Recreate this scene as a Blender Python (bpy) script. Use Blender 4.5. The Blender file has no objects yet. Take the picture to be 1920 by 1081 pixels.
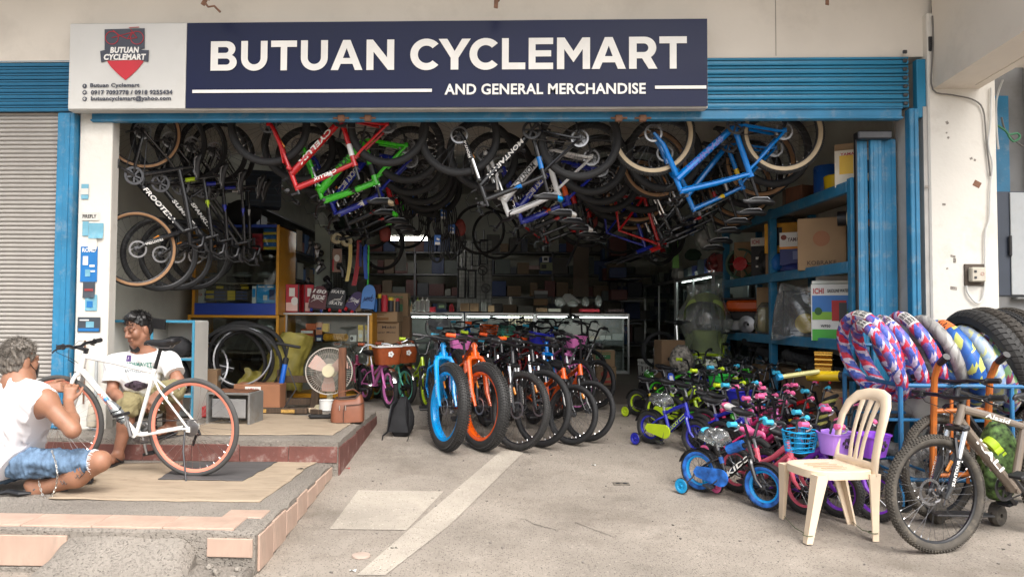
import bpy, math, random
import numpy as np
from mathutils import Matrix, Vector, Euler, noise as mnoise
random.seed(7); np.random.seed(7)
R_ = math.radians; PI = math.pi
sc = bpy.context.scene
COL = sc.collection
# ---------------------------------------------------------------- camera, world, sun, exposure
CAMZ = 1.40; FPX = 1400.0
YAW, PITCH, ROLL, SHX = R_(2.2), R_(2.15), R_(0.40), 0.0463
cam = bpy.data.objects.new('camera', bpy.data.cameras.new('camera')); COL.objects.link(cam)
cam.data.sensor_width = 36; cam.data.lens = FPX/1920*36; cam.data.shift_x = SHX
cam.data.clip_start = 0.05; cam.data.clip_end = 900
RC = (Matrix.Rotation(YAW,3,'Z') @ Matrix.Rotation(PI/2+PITCH,3,'X') @ Matrix.Rotation(ROLL,3,'Z'))
cam.matrix_world = Matrix.Translation((0,0,CAMZ)) @ RC.to_4x4()
sc.camera = cam
w = bpy.data.worlds.new('World'); sc.world = w; w.use_nodes = True
nt = w.node_tree; bg = nt.nodes['Background']
sky = nt.nodes.new('ShaderNodeTexSky'); sky.sky_type = 'NISHITA'; sky.sun_disc = False
SUN_EL, SUN_AZ = R_(52), R_(155)          # azimuth from +Y clockwise: behind and to the right of the camera
sky.sun_elevation = SUN_EL; sky.sun_rotation = SUN_AZ
sky.air_density = 1.0; sky.dust_density = 5.0; sky.ozone_density = 0.6
hs = nt.nodes.new('ShaderNodeHueSaturation'); hs.inputs['Saturation'].default_value = 0.35
nt.links.new(sky.outputs[0], hs.inputs['Color']); nt.links.new(hs.outputs[0], bg.inputs[0]); bg.inputs[1].default_value = 0.15
sl = bpy.data.lights.new('sun','SUN'); sl.energy = 1.0; sl.angle = R_(40); sl.color = (1,.95,.88)
so = bpy.data.objects.new('sun', sl); COL.objects.link(so)
sd = Vector((math.sin(SUN_AZ)*math.cos(SUN_EL), math.cos(SUN_AZ)*math.cos(SUN_EL), math.sin(SUN_EL)))
so.rotation_euler = sd.to_track_quat('Z','Y').to_euler(); so.location = (0,-5,12)
sc.view_settings.view_transform = 'Standard'; sc.view_settings.look = 'None'
sc.view_settings.exposure = 1.15; sc.view_settings.gamma = 1.0; sc.view_settings.use_curve_mapping = False
sc.render.engine = 'CYCLES'
sc.cycles.use_denoising = True; sc.cycles.max_bounces = 7; sc.cycles.transparent_max_bounces = 16
sc.cycles.diffuse_bounces = 4; sc.cycles.caustics_reflective = False; sc.cycles.caustics_refractive = False
sc.cycles.sample_clamp_indirect = 6
try: sc.cycles.denoiser = 'OPENIMAGEDENOISE'
except Exception: pass

# ---------------------------------------------------------------- survey: pixel of the 1920 x 1081 photo -> place in the world
def ray(px, py):
    d = RC @ Vector((((px-960)/1920+SHX)*1920/FPX, -(py-540.5)/FPX, -1))
    return d
def P(px, py, Y):
    d = ray(px,py); t = Y/d.y
    return Vector((d.x*t, Y, CAMZ+d.z*t))
def PZ(px, py, z):
    d = ray(px,py); t = (z-CAMZ)/d.z
    return Vector((d.x*t, d.y*t, z))
def PX(px, py, X):
    d = ray(px,py); t = X/d.x
    return Vector((X, d.y*t, CAMZ+d.z*t))
def g(y): return 0.07*(min(max(y,2.6),11.6)-4.3)
def G(px, py):
    d = ray(px,py); lo, hi = 0.5, 40.0
    for _ in range(40):
        m = (lo+hi)/2
        if CAMZ+d.z*m/d.y > g(m): lo = m
        else: hi = m
    return Vector((d.x*lo/d.y, lo, g(lo)))
def ppm(Y): return Y/FPX       # metres per photo pixel at depth Y

# ---------------------------------------------------------------- mesh builder
def rotm(rx=0,ry=0,rz=0): return Euler((rx,ry,rz)).to_matrix()
class MB:
    def __init__(s): s.v=[]; s.f=[]; s.m=[]
    def add(s, vs, fs, m=0):
        b=len(s.v); s.v.extend([tuple(v) for v in vs]); s.f.extend([tuple(i+b for i in f) for f in fs]); s.m.extend([m]*len(fs)); return s
    def box(s, c, sz, rot=None, bev=0.0, m=0):
        c=Vector(c); x,y,z=[q/2 for q in sz]
        if bev<=0:
            vs=[Vector((i*x,j*y,k*z)) for i in(-1,1) for j in(-1,1) for k in(-1,1)]
            fs=[(0,1,3,2),(4,6,7,5),(0,4,5,1),(2,3,7,6),(0,2,6,4),(1,5,7,3)]
        else:
            bev=min(bev,x*.9,y*.9,z*.9); vs=[]; idx={}
            for i in(-1,1):
                for j in(-1,1):
                    for k in(-1,1):
                        for a in range(3):
                            p=[i*(x-bev),j*(y-bev),k*(z-bev)]; p[a]=(i,j,k)[a]*(x,y,z)[a]
                            idx[(i,j,k,a)]=len(vs); vs.append(Vector(p))
            fs=[]
            for a in range(3):
                b,c2=(a+1)%3,(a+2)%3
                for sg in(-1,1):
                    q=[]
                    for (u,v) in((-1,-1),(1,-1),(1,1),(-1,1)):
                        t=[0,0,0]; t[a]=sg; t[b]=u; t[c2]=v; q.append(idx[(*t,a)])
                    fs.append(tuple(q if sg>0 else q[::-1]))
            for a in range(3):
                b,c2=(a+1)%3,(a+2)%3
                for u in(-1,1):
                    for v in(-1,1):
                        t0=[0,0,0]; t0[a]=-1; t0[b]=u; t0[c2]=v; t1=list(t0); t1[a]=1
                        q=[idx[(*t0,b)],idx[(*t1,b)],idx[(*t1,c2)],idx[(*t0,c2)]]
                        fs.append(tuple(q if u*v<0 else q[::-1]))
            for i in(-1,1):
                for j in(-1,1):
                    for k in(-1,1):
                        q=[idx[(i,j,k,0)],idx[(i,j,k,1)],idx[(i,j,k,2)]]
                        fs.append(tuple(q if i*j*k>0 else q[::-1]))
        if rot is not None: vs=[rot@v for v in vs]
        return s.add([v+c for v in vs], fs, m)
    def tube(s, pts, r, n=8, closed=False, m=0, caps=True, sq=None):
        pts=[Vector(p) for p in pts]; N=len(pts); rr=r if isinstance(r,(list,tuple)) else [r]*N
        def tan(i):
            if closed: t=pts[(i+1)%N]-pts[i-1]
            else: t=pts[min(i+1,N-1)]-pts[max(i-1,0)]
            return t.normalized() if t.length>1e-9 else Vector((0,0,1))
        t=tan(0); up=Vector((0,0,1)) if abs(t.z)<.9 else Vector((0,1,0))
        u=(up-t*up.dot(t)).normalized(); vs=[]
        for i in range(N):
            t=tan(i); u=(u-t*u.dot(t)); u=u.normalized() if u.length>1e-6 else t.orthogonal().normalized(); w_=t.cross(u)
            for k in range(n):
                a=2*PI*k/n; ca,sa=math.cos(a),math.sin(a)
                if sq: ca*=sq[0]; sa*=sq[1]
                vs.append(pts[i]+(u*ca+w_*sa)*rr[i])
        fs=[]
        for i in range(N if closed else N-1):
            a,b=i*n,((i+1)%N)*n
            for k in range(n): fs.append((a+k,a+(k+1)%n,b+(k+1)%n,b+k))
        if not closed and caps: fs.append(tuple(range(n))[::-1]); fs.append(tuple((N-1)*n+k for k in range(n)))
        return s.add(vs,fs,m)
    def cyl(s, a, b, r, r2=None, n=12, m=0): return s.tube([a,b],[r,r if r2 is None else r2],n,m=m)
    def lathe(s, prof, n=24, M=None, m=0, closed=False, mats=None):
        """profile (r,z) turned about local z"""
        vs=[];fs=[];K=len(prof); ms=[]
        for i in range(n):
            a=2*PI*i/n
            for r,z in prof: vs.append(Vector((r*math.cos(a),r*math.sin(a),z)))
        for i in range(n):
            j=(i+1)%n
            for k in range(K if closed else K-1):
                k2=(k+1)%K
                fs.append((i*K+k,j*K+k,j*K+k2,i*K+k2)); ms.append(mats[k] if mats else m)
        if M is not None: vs=[M@v for v in vs]
        b=len(s.v); s.v.extend(tuple(v) for v in vs); s.f.extend(tuple(q+b for q in f) for f in fs); s.m.extend(ms); return s
    def prism(s, poly, h, M=None, m=0):
        """2D polygon in local xy pushed h along +z"""
        n=len(poly); vs=[Vector((x,y,0)) for x,y in poly]+[Vector((x,y,h)) for x,y in poly]
        fs=[tuple(range(n))[::-1],tuple(range(n,2*n))]+[(i,(i+1)%n,n+(i+1)%n,n+i) for i in range(n)]
        if M is not None: vs=[M@v for v in vs]
        return s.add(vs,fs,m)
    def loft(s, rings, m=0, caps=True, closed=False):
        n=len(rings[0]); vs=[p for r in rings for p in r]; fs=[]
        for i in range(len(rings) if closed else len(rings)-1):
            a,b=i*n,((i+1)%len(rings))*n
            for k in range(n): fs.append((a+k,a+(k+1)%n,b+(k+1)%n,b+k))
        if caps and not closed: fs.append(tuple(range(n))[::-1]); fs.append(tuple((len(rings)-1)*n+k for k in range(n)))
        return s.add(vs,fs,m)
    def grid(s, fn, nu, nv, m=0):
        vs=[fn(i/nu,j/nv) for i in range(nu+1) for j in range(nv+1)]
        fs=[(i*(nv+1)+j,(i+1)*(nv+1)+j,(i+1)*(nv+1)+j+1,i*(nv+1)+j+1) for i in range(nu) for j in range(nv)]
        return s.add(vs,fs,m)
    def mesh(s, name, mats, smooth=35):
        me=bpy.data.meshes.new(name); me.from_pydata(s.v,[],s.f)
        for mt in (mats if isinstance(mats,(list,tuple)) else [mats]): me.materials.append(mt)
        if len(me.polygons):
            me.polygons.foreach_set('material_index', s.m)
            if smooth:
                me.polygons.foreach_set('use_smooth',[True]*len(me.polygons)); me.set_sharp_from_angle(angle=R_(smooth))
        me.update(); return me
    def build(s, name, mats, parent=None, M=None, smooth=35): return obj(name, s.mesh(name,mats,smooth), parent, M)
def obj(name, me, parent=None, M=None):
    o=bpy.data.objects.new(name, me); COL.objects.link(o)
    if parent is not None: o.parent=parent
    if M is not None: o.matrix_basis=M
    return o
def tag(o, label, cat, group=None):
    o['label']=label; o['category']=cat
    if group: o['group']=group
    return o
def thing(name, label, cat, M=None, group=None):
    o=bpy.data.objects.new(name,None); COL.objects.link(o); o.empty_display_size=.1
    if M is not None: o.matrix_basis = M if isinstance(M,Matrix) else Matrix.Translation(M)
    return tag(o,label,cat,group)
def struct(o): o['kind']='structure'; return o
def stuff(o): o['kind']='stuff'; return o
def TM(loc, rz=0, rx=0, ry=0, s=1): return Matrix.Translation(loc) @ Euler((rx,ry,rz)).to_matrix().to_4x4() @ Matrix.Scale(s,4)

# ---------------------------------------------------------------- materials
_M={}
def mat(name, c=(.5,.5,.5), rough=.5, metal=0, var=.12, scale=6, bump=0, bscale=60, spec=.5, coat=0, dirt=0, dirtc=(.12,.1,.08), dscale=3, emit=0, streak=None, trans=0):
    if name in _M: return _M[name]
    m=bpy.data.materials.new(name); m.use_nodes=True; n=m.node_tree; b=n.nodes['Principled BSDF']; L=n.links.new
    b.inputs['Roughness'].default_value=rough; b.inputs['Metallic'].default_value=metal; b.inputs['Specular IOR Level'].default_value=spec
    b.inputs['Coat Weight'].default_value=coat
    tc=n.nodes.new('ShaderNodeTexCoord'); co=tc.outputs['Object']
    if streak:
        mp=n.nodes.new('ShaderNodeMapping'); mp.inputs['Scale'].default_value=streak; L(co,mp.inputs[0]); co2=mp.outputs[0]
    else: co2=co
    if var or dirt:
        nz=n.nodes.new('ShaderNodeTexNoise'); nz.inputs['Scale'].default_value=scale; nz.inputs['Detail'].default_value=6; L(co2,nz.inputs['Vector'])
        mr=n.nodes.new('ShaderNodeMapRange'); mr.inputs[1].default_value=.3; mr.inputs[2].default_value=.7; mr.inputs[3].default_value=1-var*1.2; mr.inputs[4].default_value=1+var*.6
        L(nz.outputs[0],mr.inputs[0])
        mx=n.nodes.new('ShaderNodeVectorMath'); mx.operation='SCALE'; mx.inputs[0].default_value=c; L(mr.outputs[0],mx.inputs['Scale'])
        out=mx.outputs[0]
        if dirt:
            n2=n.nodes.new('ShaderNodeTexNoise'); n2.inputs['Scale'].default_value=dscale; n2.inputs['Detail'].default_value=9; n2.inputs['Roughness'].default_value=.7; L(co2,n2.inputs['Vector'])
            r2=n.nodes.new('ShaderNodeMapRange'); r2.inputs[1].default_value=.52; r2.inputs[2].default_value=.75; r2.inputs[3].default_value=0; r2.inputs[4].default_value=dirt; L(n2.outputs[0],r2.inputs[0])
            mc=n.nodes.new('ShaderNodeMix'); mc.data_type='RGBA'; L(r2.outputs[0],mc.inputs['Factor']); L(out,mc.inputs['A']); mc.inputs['B'].default_value=(*dirtc,1); out=mc.outputs['Result']
        L(out,b.inputs['Base Color'])
        rr=n.nodes.new('ShaderNodeMapRange'); rr.inputs[3].default_value=max(rough-.1,.02); rr.inputs[4].default_value=min(rough+.12,1); L(nz.outputs[0],rr.inputs[0]); L(rr.outputs[0],b.inputs['Roughness'])
    else: b.inputs['Base Color'].default_value=(*c,1)
    if bump:
        bn=n.nodes.new('ShaderNodeTexNoise'); bn.inputs['Scale'].default_value=bscale; bn.inputs['Detail'].default_value=5; L(co2,bn.inputs['Vector'])
        bp=n.nodes.new('ShaderNodeBump'); bp.inputs['Strength'].default_value=bump; bp.inputs['Distance'].default_value=.01; L(bn.outputs[0],bp.inputs['Height']); L(bp.outputs[0],b.inputs['Normal'])
    if emit: b.inputs['Emission Color'].default_value=(*c,1); b.inputs['Emission Strength'].default_value=emit
    _M[name]=m; return m
def glassy(name, tint=(.9,.95,.95), gloss=.12, rough=.03, bump=0, milk=0, milkc=(.8,.82,.82), bscale=14):
    if name in _M: return _M[name]
    m=bpy.data.materials.new(name); m.use_nodes=True; n=m.node_tree; L=n.links.new; n.nodes.clear()
    o=n.nodes.new('ShaderNodeOutputMaterial'); t=n.nodes.new('ShaderNodeBsdfTransparent'); t.inputs[0].default_value=(*tint,1)
    gl=n.nodes.new('ShaderNodeBsdfGlossy'); gl.inputs['Roughness'].default_value=rough
    lw=n.nodes.new('ShaderNodeLayerWeight'); lw.inputs[0].default_value=.35
    mr=n.nodes.new('ShaderNodeMapRange'); mr.inputs[3].default_value=gloss*.5; mr.inputs[4].default_value=min(1,gloss*4); L(lw.outputs['Fresnel'],mr.inputs[0])
    mx=n.nodes.new('ShaderNodeMixShader'); L(mr.outputs[0],mx.inputs[0]); L(t.outputs[0],mx.inputs[1]); L(gl.outputs[0],mx.inputs[2]); out=mx.outputs[0]
    if milk:
        d=n.nodes.new('ShaderNodeBsdfDiffuse'); d.inputs[0].default_value=(*milkc,1); tl=n.nodes.new('ShaderNodeBsdfTranslucent'); tl.inputs[0].default_value=(*milkc,1)
        m0=n.nodes.new('ShaderNodeMixShader'); m0.inputs[0].default_value=.5; L(d.outputs[0],m0.inputs[1]); L(tl.outputs[0],m0.inputs[2])
        m2=n.nodes.new('ShaderNodeMixShader'); m2.inputs[0].default_value=milk; L(out,m2.inputs[1]); L(m0.outputs[0],m2.inputs[2]); out=m2.outputs[0]
    if bump:
        tc=n.nodes.new('ShaderNodeTexCoord'); nz=n.nodes.new('ShaderNodeTexNoise'); nz.inputs['Scale'].default_value=bscale; nz.inputs['Detail'].default_value=3; L(tc.outputs['Object'],nz.inputs['Vector'])
        bp=n.nodes.new('ShaderNodeBump'); bp.inputs['Strength'].default_value=bump; bp.inputs['Distance'].default_value=.03; L(nz.outputs[0],bp.inputs['Height']); L(bp.outputs[0],gl.inputs['Normal'])
    L(out,o.inputs[0]); _M[name]=m; return m
def lin(r,g_,b): # sRGB 0-255 -> linear
    f=lambda v:(v/255/12.92 if v/255<=.04045 else ((v/255+.055)/1.055)**2.4)
    return (f(r),f(g_),f(b))
BLK=mat('black_paint',(.012,.012,.014),.35,var=.2); RUB=mat('rubber',(.016,.016,.017),.75,var=.25,scale=20,bump=.15,bscale=120)
RUBD=mat('dusty_rubber',(.075,.066,.055),.9,var=.35,scale=14,bump=.2,bscale=90,dirt=.7,dirtc=(.2,.17,.13),dscale=12)
CHR=mat('chrome',(.72,.72,.72),.18,1,var=.06); STL=mat('steel',(.4,.4,.41),.35,1,var=.2); DST=mat('dark_steel',(.09,.09,.095),.4,.8,var=.2)
PLB=mat('black_plastic',(.018,.018,.02),.45,var=.15); TAN=mat('tan_sidewall',(.36,.2,.1),.7,var=.12); CRE=mat('cream_sidewall',(.48,.38,.25),.7,var=.12)
WHP=mat('white_paint',(.78,.77,.74),.4,var=.06,dirt=.15,dscale=5); ORR=mat('orange_reflector',(.85,.28,.02),.25,var=.05,spec=.8)
LETW=mat('white_print',(.78,.76,.72),.5,var=.05); LETK=mat('black_print',(.02,.02,.022),.5,var=.05)
CARD=mat('cardboard',(.36,.235,.13),.85,var=.12,scale=4,bump=.05); 
def paint(name,c,rough=.25,coat=.4): return mat(name,c,rough,var=.06,scale=5,coat=coat)

# ---------------------------------------------------------------- lettering (the default font, made into flat mesh)
_T={}
def textmesh(s, bold=.012, italic=0):
    k=(s,bold,italic)
    if k in _T: return _T[k]
    cu=bpy.data.curves.new('lettering','FONT'); cu.body=s; cu.size=1; cu.offset=bold; cu.resolution_u=3; cu.shear=italic; cu.space_character=1.0+bold*1.6
    o=bpy.data.objects.new('lettering',cu); COL.objects.link(o)
    dg=bpy.context.evaluated_depsgraph_get(); dg.update()
    me=bpy.data.meshes.new_from_object(o.evaluated_get(dg)); bpy.data.objects.remove(o); bpy.data.curves.remove(cu)
    n=len(me.vertices); a=np.empty(n*3,np.float32); me.vertices.foreach_get('co',a); a=a.reshape(-1,3)
    vs=a.tolist(); fs=[tuple(p.vertices) for p in me.polygons]; bpy.data.meshes.remove(me)
    lo=a.min(0); hi=a.max(0); _T[k]=(np.array(vs),fs,lo,hi); return _T[k]
def textmb(mb, s, w_, h, M, bold=.012, italic=0, m=0, fit=True):
    """lettering centred on M's origin in its xy plane, w_ wide (0: natural) and h tall"""
    vs,fs,lo,hi=textmesh(s,bold,italic); sz=hi-lo; sy=h/sz[1]; sx=(w_/sz[0]) if w_ else sy
    mb.add([M@Vector(((v[0]-(lo[0]+hi[0])/2)*sx,(v[1]-(lo[1]+hi[1])/2)*sy,0)) for v in vs],fs,m)
def lettering(s, w_, h, M, mt, parent, bold=.012, italic=0, name='lettering'):
    mb=MB(); textmb(mb,s,w_,h,M,bold,italic); return mb.build(name,mt,parent,smooth=0)
def face(loc, right=(1,0,0), up=(0,0,1)):
    """frame whose x is right, y is up, z points at the viewer"""
    r=Vector(right).normalized(); u=Vector(up); z=r.cross(u).normalized(); u=z.cross(r)
    return Matrix.Translation(loc) @ Matrix((r,u,z)).transposed().to_4x4()
# ================================================================ materials of the setting
def concrete_mat(name, c, speck=.5, dark=.35, sc_=1.0, bump=.5, stain=(.16,.14,.12), stainf=.55):
    m=bpy.data.materials.new(name); m.use_nodes=True; n=m.node_tree; b=n.nodes['Principled BSDF']; L=n.links.new; b.inputs['Roughness'].default_value=.92; b.inputs['Specular IOR Level'].default_value=.25
    tc=n.nodes.new('ShaderNodeTexCoord'); co=tc.outputs['Object']
    def noise(s,d=6,r=.6):
        q=n.nodes.new('ShaderNodeTexNoise'); q.inputs['Scale'].default_value=s; q.inputs['Detail'].default_value=d; q.inputs['Roughness'].default_value=r; L(co,q.inputs['Vector']); return q.outputs[0]
    def ramp(x,a,b_,lo,hi):
        q=n.nodes.new('ShaderNodeMapRange'); q.inputs[1].default_value=a; q.inputs[2].default_value=b_; q.inputs[3].default_value=lo; q.inputs[4].default_value=hi; L(x,q.inputs[0]); return q.outputs[0]
    def mix(f,a,b_):
        q=n.nodes.new('ShaderNodeMix'); q.data_type='RGBA'; L(f,q.inputs['Factor'])
        for v,k in((a,'A'),(b_,'B')):
            if isinstance(v,tuple): q.inputs[k].default_value=(*v,1)
            else: L(v,q.inputs[k])
        return q.outputs['Result']
    def vor(s):
        q=n.nodes.new('ShaderNodeTexVoronoi'); q.inputs['Scale'].default_value=s; L(co,q.inputs['Vector']); return q
    base=mix(ramp(noise(.9*sc_,8,.65),.32,.68,0,1),tuple(v*.72 for v in c),tuple(min(1,v*1.14) for v in c))
    v1=vor(78*sc_); e=ramp(v1.outputs['Distance'],.2,.42,1,0); pick=n.nodes.new('ShaderNodeSeparateColor'); L(v1.outputs['Color'],pick.inputs[0])
    gate=n.nodes.new('ShaderNodeMath'); gate.operation='MULTIPLY'; L(e,gate.inputs[0]); L(ramp(pick.outputs[0],1-speck*.5,1-speck*.5+.05,0,1),gate.inputs[1])
    col=mix(gate.outputs[0],base,tuple(v*dark for v in c))
    v2=vor(40*sc_); p2=n.nodes.new('ShaderNodeSeparateColor'); L(v2.outputs['Color'],p2.inputs[0])
    g2=n.nodes.new('ShaderNodeMath'); g2.operation='MULTIPLY'; L(ramp(v2.outputs['Distance'],.15,.35,1,0),g2.inputs[0]); L(ramp(p2.outputs[1],.8,.84,0,.45),g2.inputs[1])
    col=mix(g2.outputs[0],col,tuple(min(1,v*1.5) for v in c))
    f=ramp(noise(260*sc_,3,.7),.3,.7,.82,1.15); sc2=n.nodes.new('ShaderNodeVectorMath'); sc2.operation='SCALE'; L(col,sc2.inputs[0]); L(f,sc2.inputs['Scale']); col=sc2.outputs[0]
    col=mix(ramp(noise(.55*sc_,9,.68),.5,.72,0,stainf),col,stain)
    col=mix(ramp(noise(2.6*sc_,9,.75),.55,.72,0,stainf*.6),col,stain)
    L(col,b.inputs['Base Color'])
    bp=n.nodes.new('ShaderNodeBump'); bp.inputs['Strength'].default_value=bump; bp.inputs['Distance'].default_value=.006
    ad=n.nodes.new('ShaderNodeMath'); ad.operation='ADD'; L(noise(160*sc_,4),ad.inputs[0]); L(e,ad.inputs[1]); L(ad.outputs[0],bp.inputs['Height']); L(bp.outputs[0],b.inputs['Normal'])
    _M[name]=m; return m
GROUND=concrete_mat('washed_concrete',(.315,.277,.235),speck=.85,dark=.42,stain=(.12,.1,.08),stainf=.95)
PATCH=concrete_mat('pale_concrete',(.43,.385,.325),speck=.4,dark=.45,stainf=.45)
ROUGH=concrete_mat('rough_concrete',(.29,.26,.225),speck=.3,dark=.5,sc_=.9,bump=1)
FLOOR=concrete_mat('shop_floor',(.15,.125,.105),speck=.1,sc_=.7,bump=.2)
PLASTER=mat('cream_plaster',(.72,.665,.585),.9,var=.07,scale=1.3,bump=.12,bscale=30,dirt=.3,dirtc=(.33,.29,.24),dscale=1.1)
PLASTERW=mat('white_plaster',(.69,.66,.60),.9,var=.05,scale=2,bump=.2,bscale=25,dirt=.5,dirtc=(.36,.31,.24),dscale=1.9)
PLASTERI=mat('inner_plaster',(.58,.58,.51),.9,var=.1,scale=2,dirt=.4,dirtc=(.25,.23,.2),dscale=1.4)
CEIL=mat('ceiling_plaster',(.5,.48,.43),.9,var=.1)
BLUE=mat('blue_gloss_paint',lin(34,128,168),.4,var=.16,scale=3,dirt=.35,dirtc=(.05,.13,.19),dscale=6,bump=.06,bscale=40)
BLUER=mat('worn_blue_paint',lin(42,122,163),.45,var=.2,scale=4,dirt=.55,dirtc=(.3,.34,.36),dscale=9,bump=.1,bscale=50)
BLUES=mat('faded_blue_slat',lin(38,112,150),.5,var=.15,scale=3,streak=(1,1,6),dirt=.4,dirtc=(.1,.13,.15),dscale=3)
GREYS=mat('grey_slat',(.40,.375,.345),.55,metal=.15,var=.16,scale=2.2,streak=(1,1,8),dirt=.5,dirtc=(.2,.18,.16),dscale=2)
PEACH=mat('peach_tile',(.49,.345,.27),.6,var=.2,scale=5,dirt=.8,dirtc=(.28,.225,.18),dscale=6,bump=.1,bscale=30,streak=(1,1,.4))
MAROON=mat('worn_maroon_paint',(.16,.06,.048),.7,var=.3,scale=6,dirt=1,dirtc=(.36,.31,.28),dscale=5,bump=.3,bscale=40)
GREYD=mat('grey_steel_door',(.24,.25,.25),.55,var=.12,scale=2,dirt=.35,dirtc=(.13,.12,.11),dscale=3)
RUST=mat('rusty_steel',(.2,.1,.06),.8,var=.35,scale=20,bump=.3)
YW=6.45
# ================================================================ ground
mb=MB()
xs=[-160,-40,-12,-1.6,4.2,12,40,160]; ys=[-160,-30,0,2.6,4.3,7,9.2,11.6,40]
for i in range(len(xs)-1):
    for j in range(len(ys)-1):
        if xs[i+1]<=-1.5 and ys[j]>=4.2 : continue
        mb.add([(xs[i],ys[j],g(ys[j])),(xs[i+1],ys[j],g(ys[j])),(xs[i+1],ys[j+1],g(ys[j+1])),(xs[i],ys[j+1],g(ys[j+1]))],[(0,1,2,3)])
struct(mb.build('ground',GROUND,smooth=0))
def sheet(name, poly, mt, dz=.004, th=.0, kind='structure'):
    """flat piece lying on the sloping ground"""
    mb=MB(); n=len(poly); mb.add([(x,y,g(y)+dz) for x,y in poly],[tuple(range(n))]); o=mb.build(name,mt,smooth=0); o['kind']=kind; return o
def gp(*px): return [tuple(G(*p)[:2]) for p in px]
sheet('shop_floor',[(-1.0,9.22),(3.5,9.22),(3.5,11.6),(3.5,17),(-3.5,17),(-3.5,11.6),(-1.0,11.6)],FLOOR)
sheet('pale_stripe',gp((668,1079),(722,1079),(843,985),(985,845),(940,845),(776,985)),PATCH,.005)
sheet('pale_patch',gp((618,992),(762,994),(832,921),(672,919)),PATCH,.004)
# cracks and small marks in the concrete
CRK=mat('dark_crack',(.11,.095,.08),.95,var=.3)
for pts in (((966,972),(985,973),(1000,982),(1042,993),(1066,991)),((1078,979),(1112,992),(1150,1006),(1158,1005))):
    q=[G(*p) for p in pts]; q=[v+Vector((0,0,.003)) for v in q]; mb=MB()
    for a,b in zip(q,q[1:]):
        nrm=Vector((-(b-a).y,(b-a).x,0)).normalized()*random.uniform(.0015,.0045); mb.add([a-nrm,b-nrm*.6,b+nrm*.6,a+nrm],[(0,1,2,3)])
    struct(mb.build('crack',CRK,smooth=0))
c=G(677,1042); mb=MB(); mb.lathe([(.001,.012),(.045,.012),(.053,.009),(.055,0)],24,Matrix.Translation(c)); tag(mb.build('cover_cap',mat('pinkish_cover',(.45,.35,.29),.9,bump=.2)),'small round pinkish cover set in concrete beside the pale stripe','cover')
c=G(1165,907); mb=MB(); M=Matrix.Translation(c)@Matrix.Rotation(.07,4,'X'); mb.box((0,0,.004),(.125,.07,.006),bev=.002)
t=mb.build('drain_plate',mat('plate_dark',(.16,.14,.115),.8,var=.3),None,M); tag(t,'little rectangular metal plate set in the driveway concrete','plate')
mb=MB()
for i in(-1,1): mb.box((i*.028,0,.0075),(.03,.03,.002))
mb.build('grate',BLK,t)
# scattered grit and pebbles that really lie there
mb=MB(); rnd=random.Random(3)
for i in range(260):
    x=rnd.uniform(-1.1,3.6); y=rnd.uniform(3.9,8.6); s=rnd.choice([.003,.004,.005,.009]); mb.box((x,y,g(y)+s*.3),(s*rnd.uniform(1,2.2),s*1.5,s*.8),rotm(0,0,rnd.uniform(0,3)),bev=s*.25)
stuff(mb.build('loose_grit',mat('grit',(.2,.18,.16),.9,var=.5,scale=3),smooth=0))
for px,py,c_ in((652,878,(.5,.05,.04)),(662,1070,(.7,.7,.68)),(1113,872,(.75,.75,.72)),(738,1028,(.05,.06,.04))):
    q=G(px,py); mb=MB(); mb.grid(lambda u,v:(q.x+(u-.5)*.035,q.y+(v-.5)*.022,g(q.y)+.006+.005*math.sin(u*5+v*3)),3,2); tag(mb.build('litter_scrap',mat('litter_%d'%px,c_,.7)),{652:'tiny red scrap on the concrete beside the maroon step',662:'small white scrap at the near end of the stripe',1113:'white crumb of litter in the middle of the driveway',738:'dark leaf lying on the pale stripe'}[px],'litter')
# ================================================================ raised platforms
def rough_slab(name, x0,x1,y0,y1,z0,z1,mt,edge=.02, seed=0):
    """concrete slab with a chipped, uneven front and right edge"""
    mb=MB(); nx,ny=46,30
    def nz(x,y,z,s=6): return mnoise.noise(Vector((x*s+seed,y*s,z*s)))
    def top(u,v):
        x=x0+(x1-x0)*u; y=y0+(y1-y0)*v; e=min((x1-x)/.06,(y-y0)/.06,1); z=z1+.004*nz(x,y,0)-(1-max(e,0))*edge*(.55+.9*nz(x,y,1,9)); 
        return (x+(.012*nz(x,y,3,8) if u>.99 else 0), y+(.012*nz(x,y,5,8) if v<.01 else 0), z)
    us=[1-(1-i/nx)**1.8 for i in range(nx+1)]; vs=[(j/ny)**1.8 for j in range(ny+1)]
    P_=[[top(u,v) for v in vs] for u in us]
    V=[p for r in P_ for p in r]; F=[(i*(ny+1)+j,(i+1)*(ny+1)+j,(i+1)*(ny+1)+j+1,i*(ny+1)+j+1) for i in range(nx) for j in range(ny)]; mb.add(V,F)
    fr=[P_[i][0] for i in range(nx+1)]; rt=[P_[nx][j] for j in range(ny+1)]
    for L_ in(fr,rt):
        b=[(p[0],p[1],z0) for p in L_]; n=len(L_); mb.add(L_+b,[(i,n+i,n+i+1,i+1) for i in range(n-1)])
    bk=[P_[i][ny] for i in range(nx+1)]; b=[(p[0],p[1],z0) for p in bk]; n=len(bk); mb.add(bk+b,[(i,i+1,n+i+1,n+i) for i in range(n-1)])
    o=mb.build(name,mt,smooth=50); o['kind']='structure'; return o
XE=-1.285
lp=rough_slab('lower_platform',-9,XE,4.07,6.0,-.2,.22,ROUGH,.022,1)
up=rough_slab('upper_platform',-9,-1.235,5.99,7.95,-.1,.40,ROUGH,.02,5)
ul=rough_slab('inner_ledge',-3.75,-.25,7.93,11.6,-.0,.405,ROUGH,.015,9)
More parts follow.
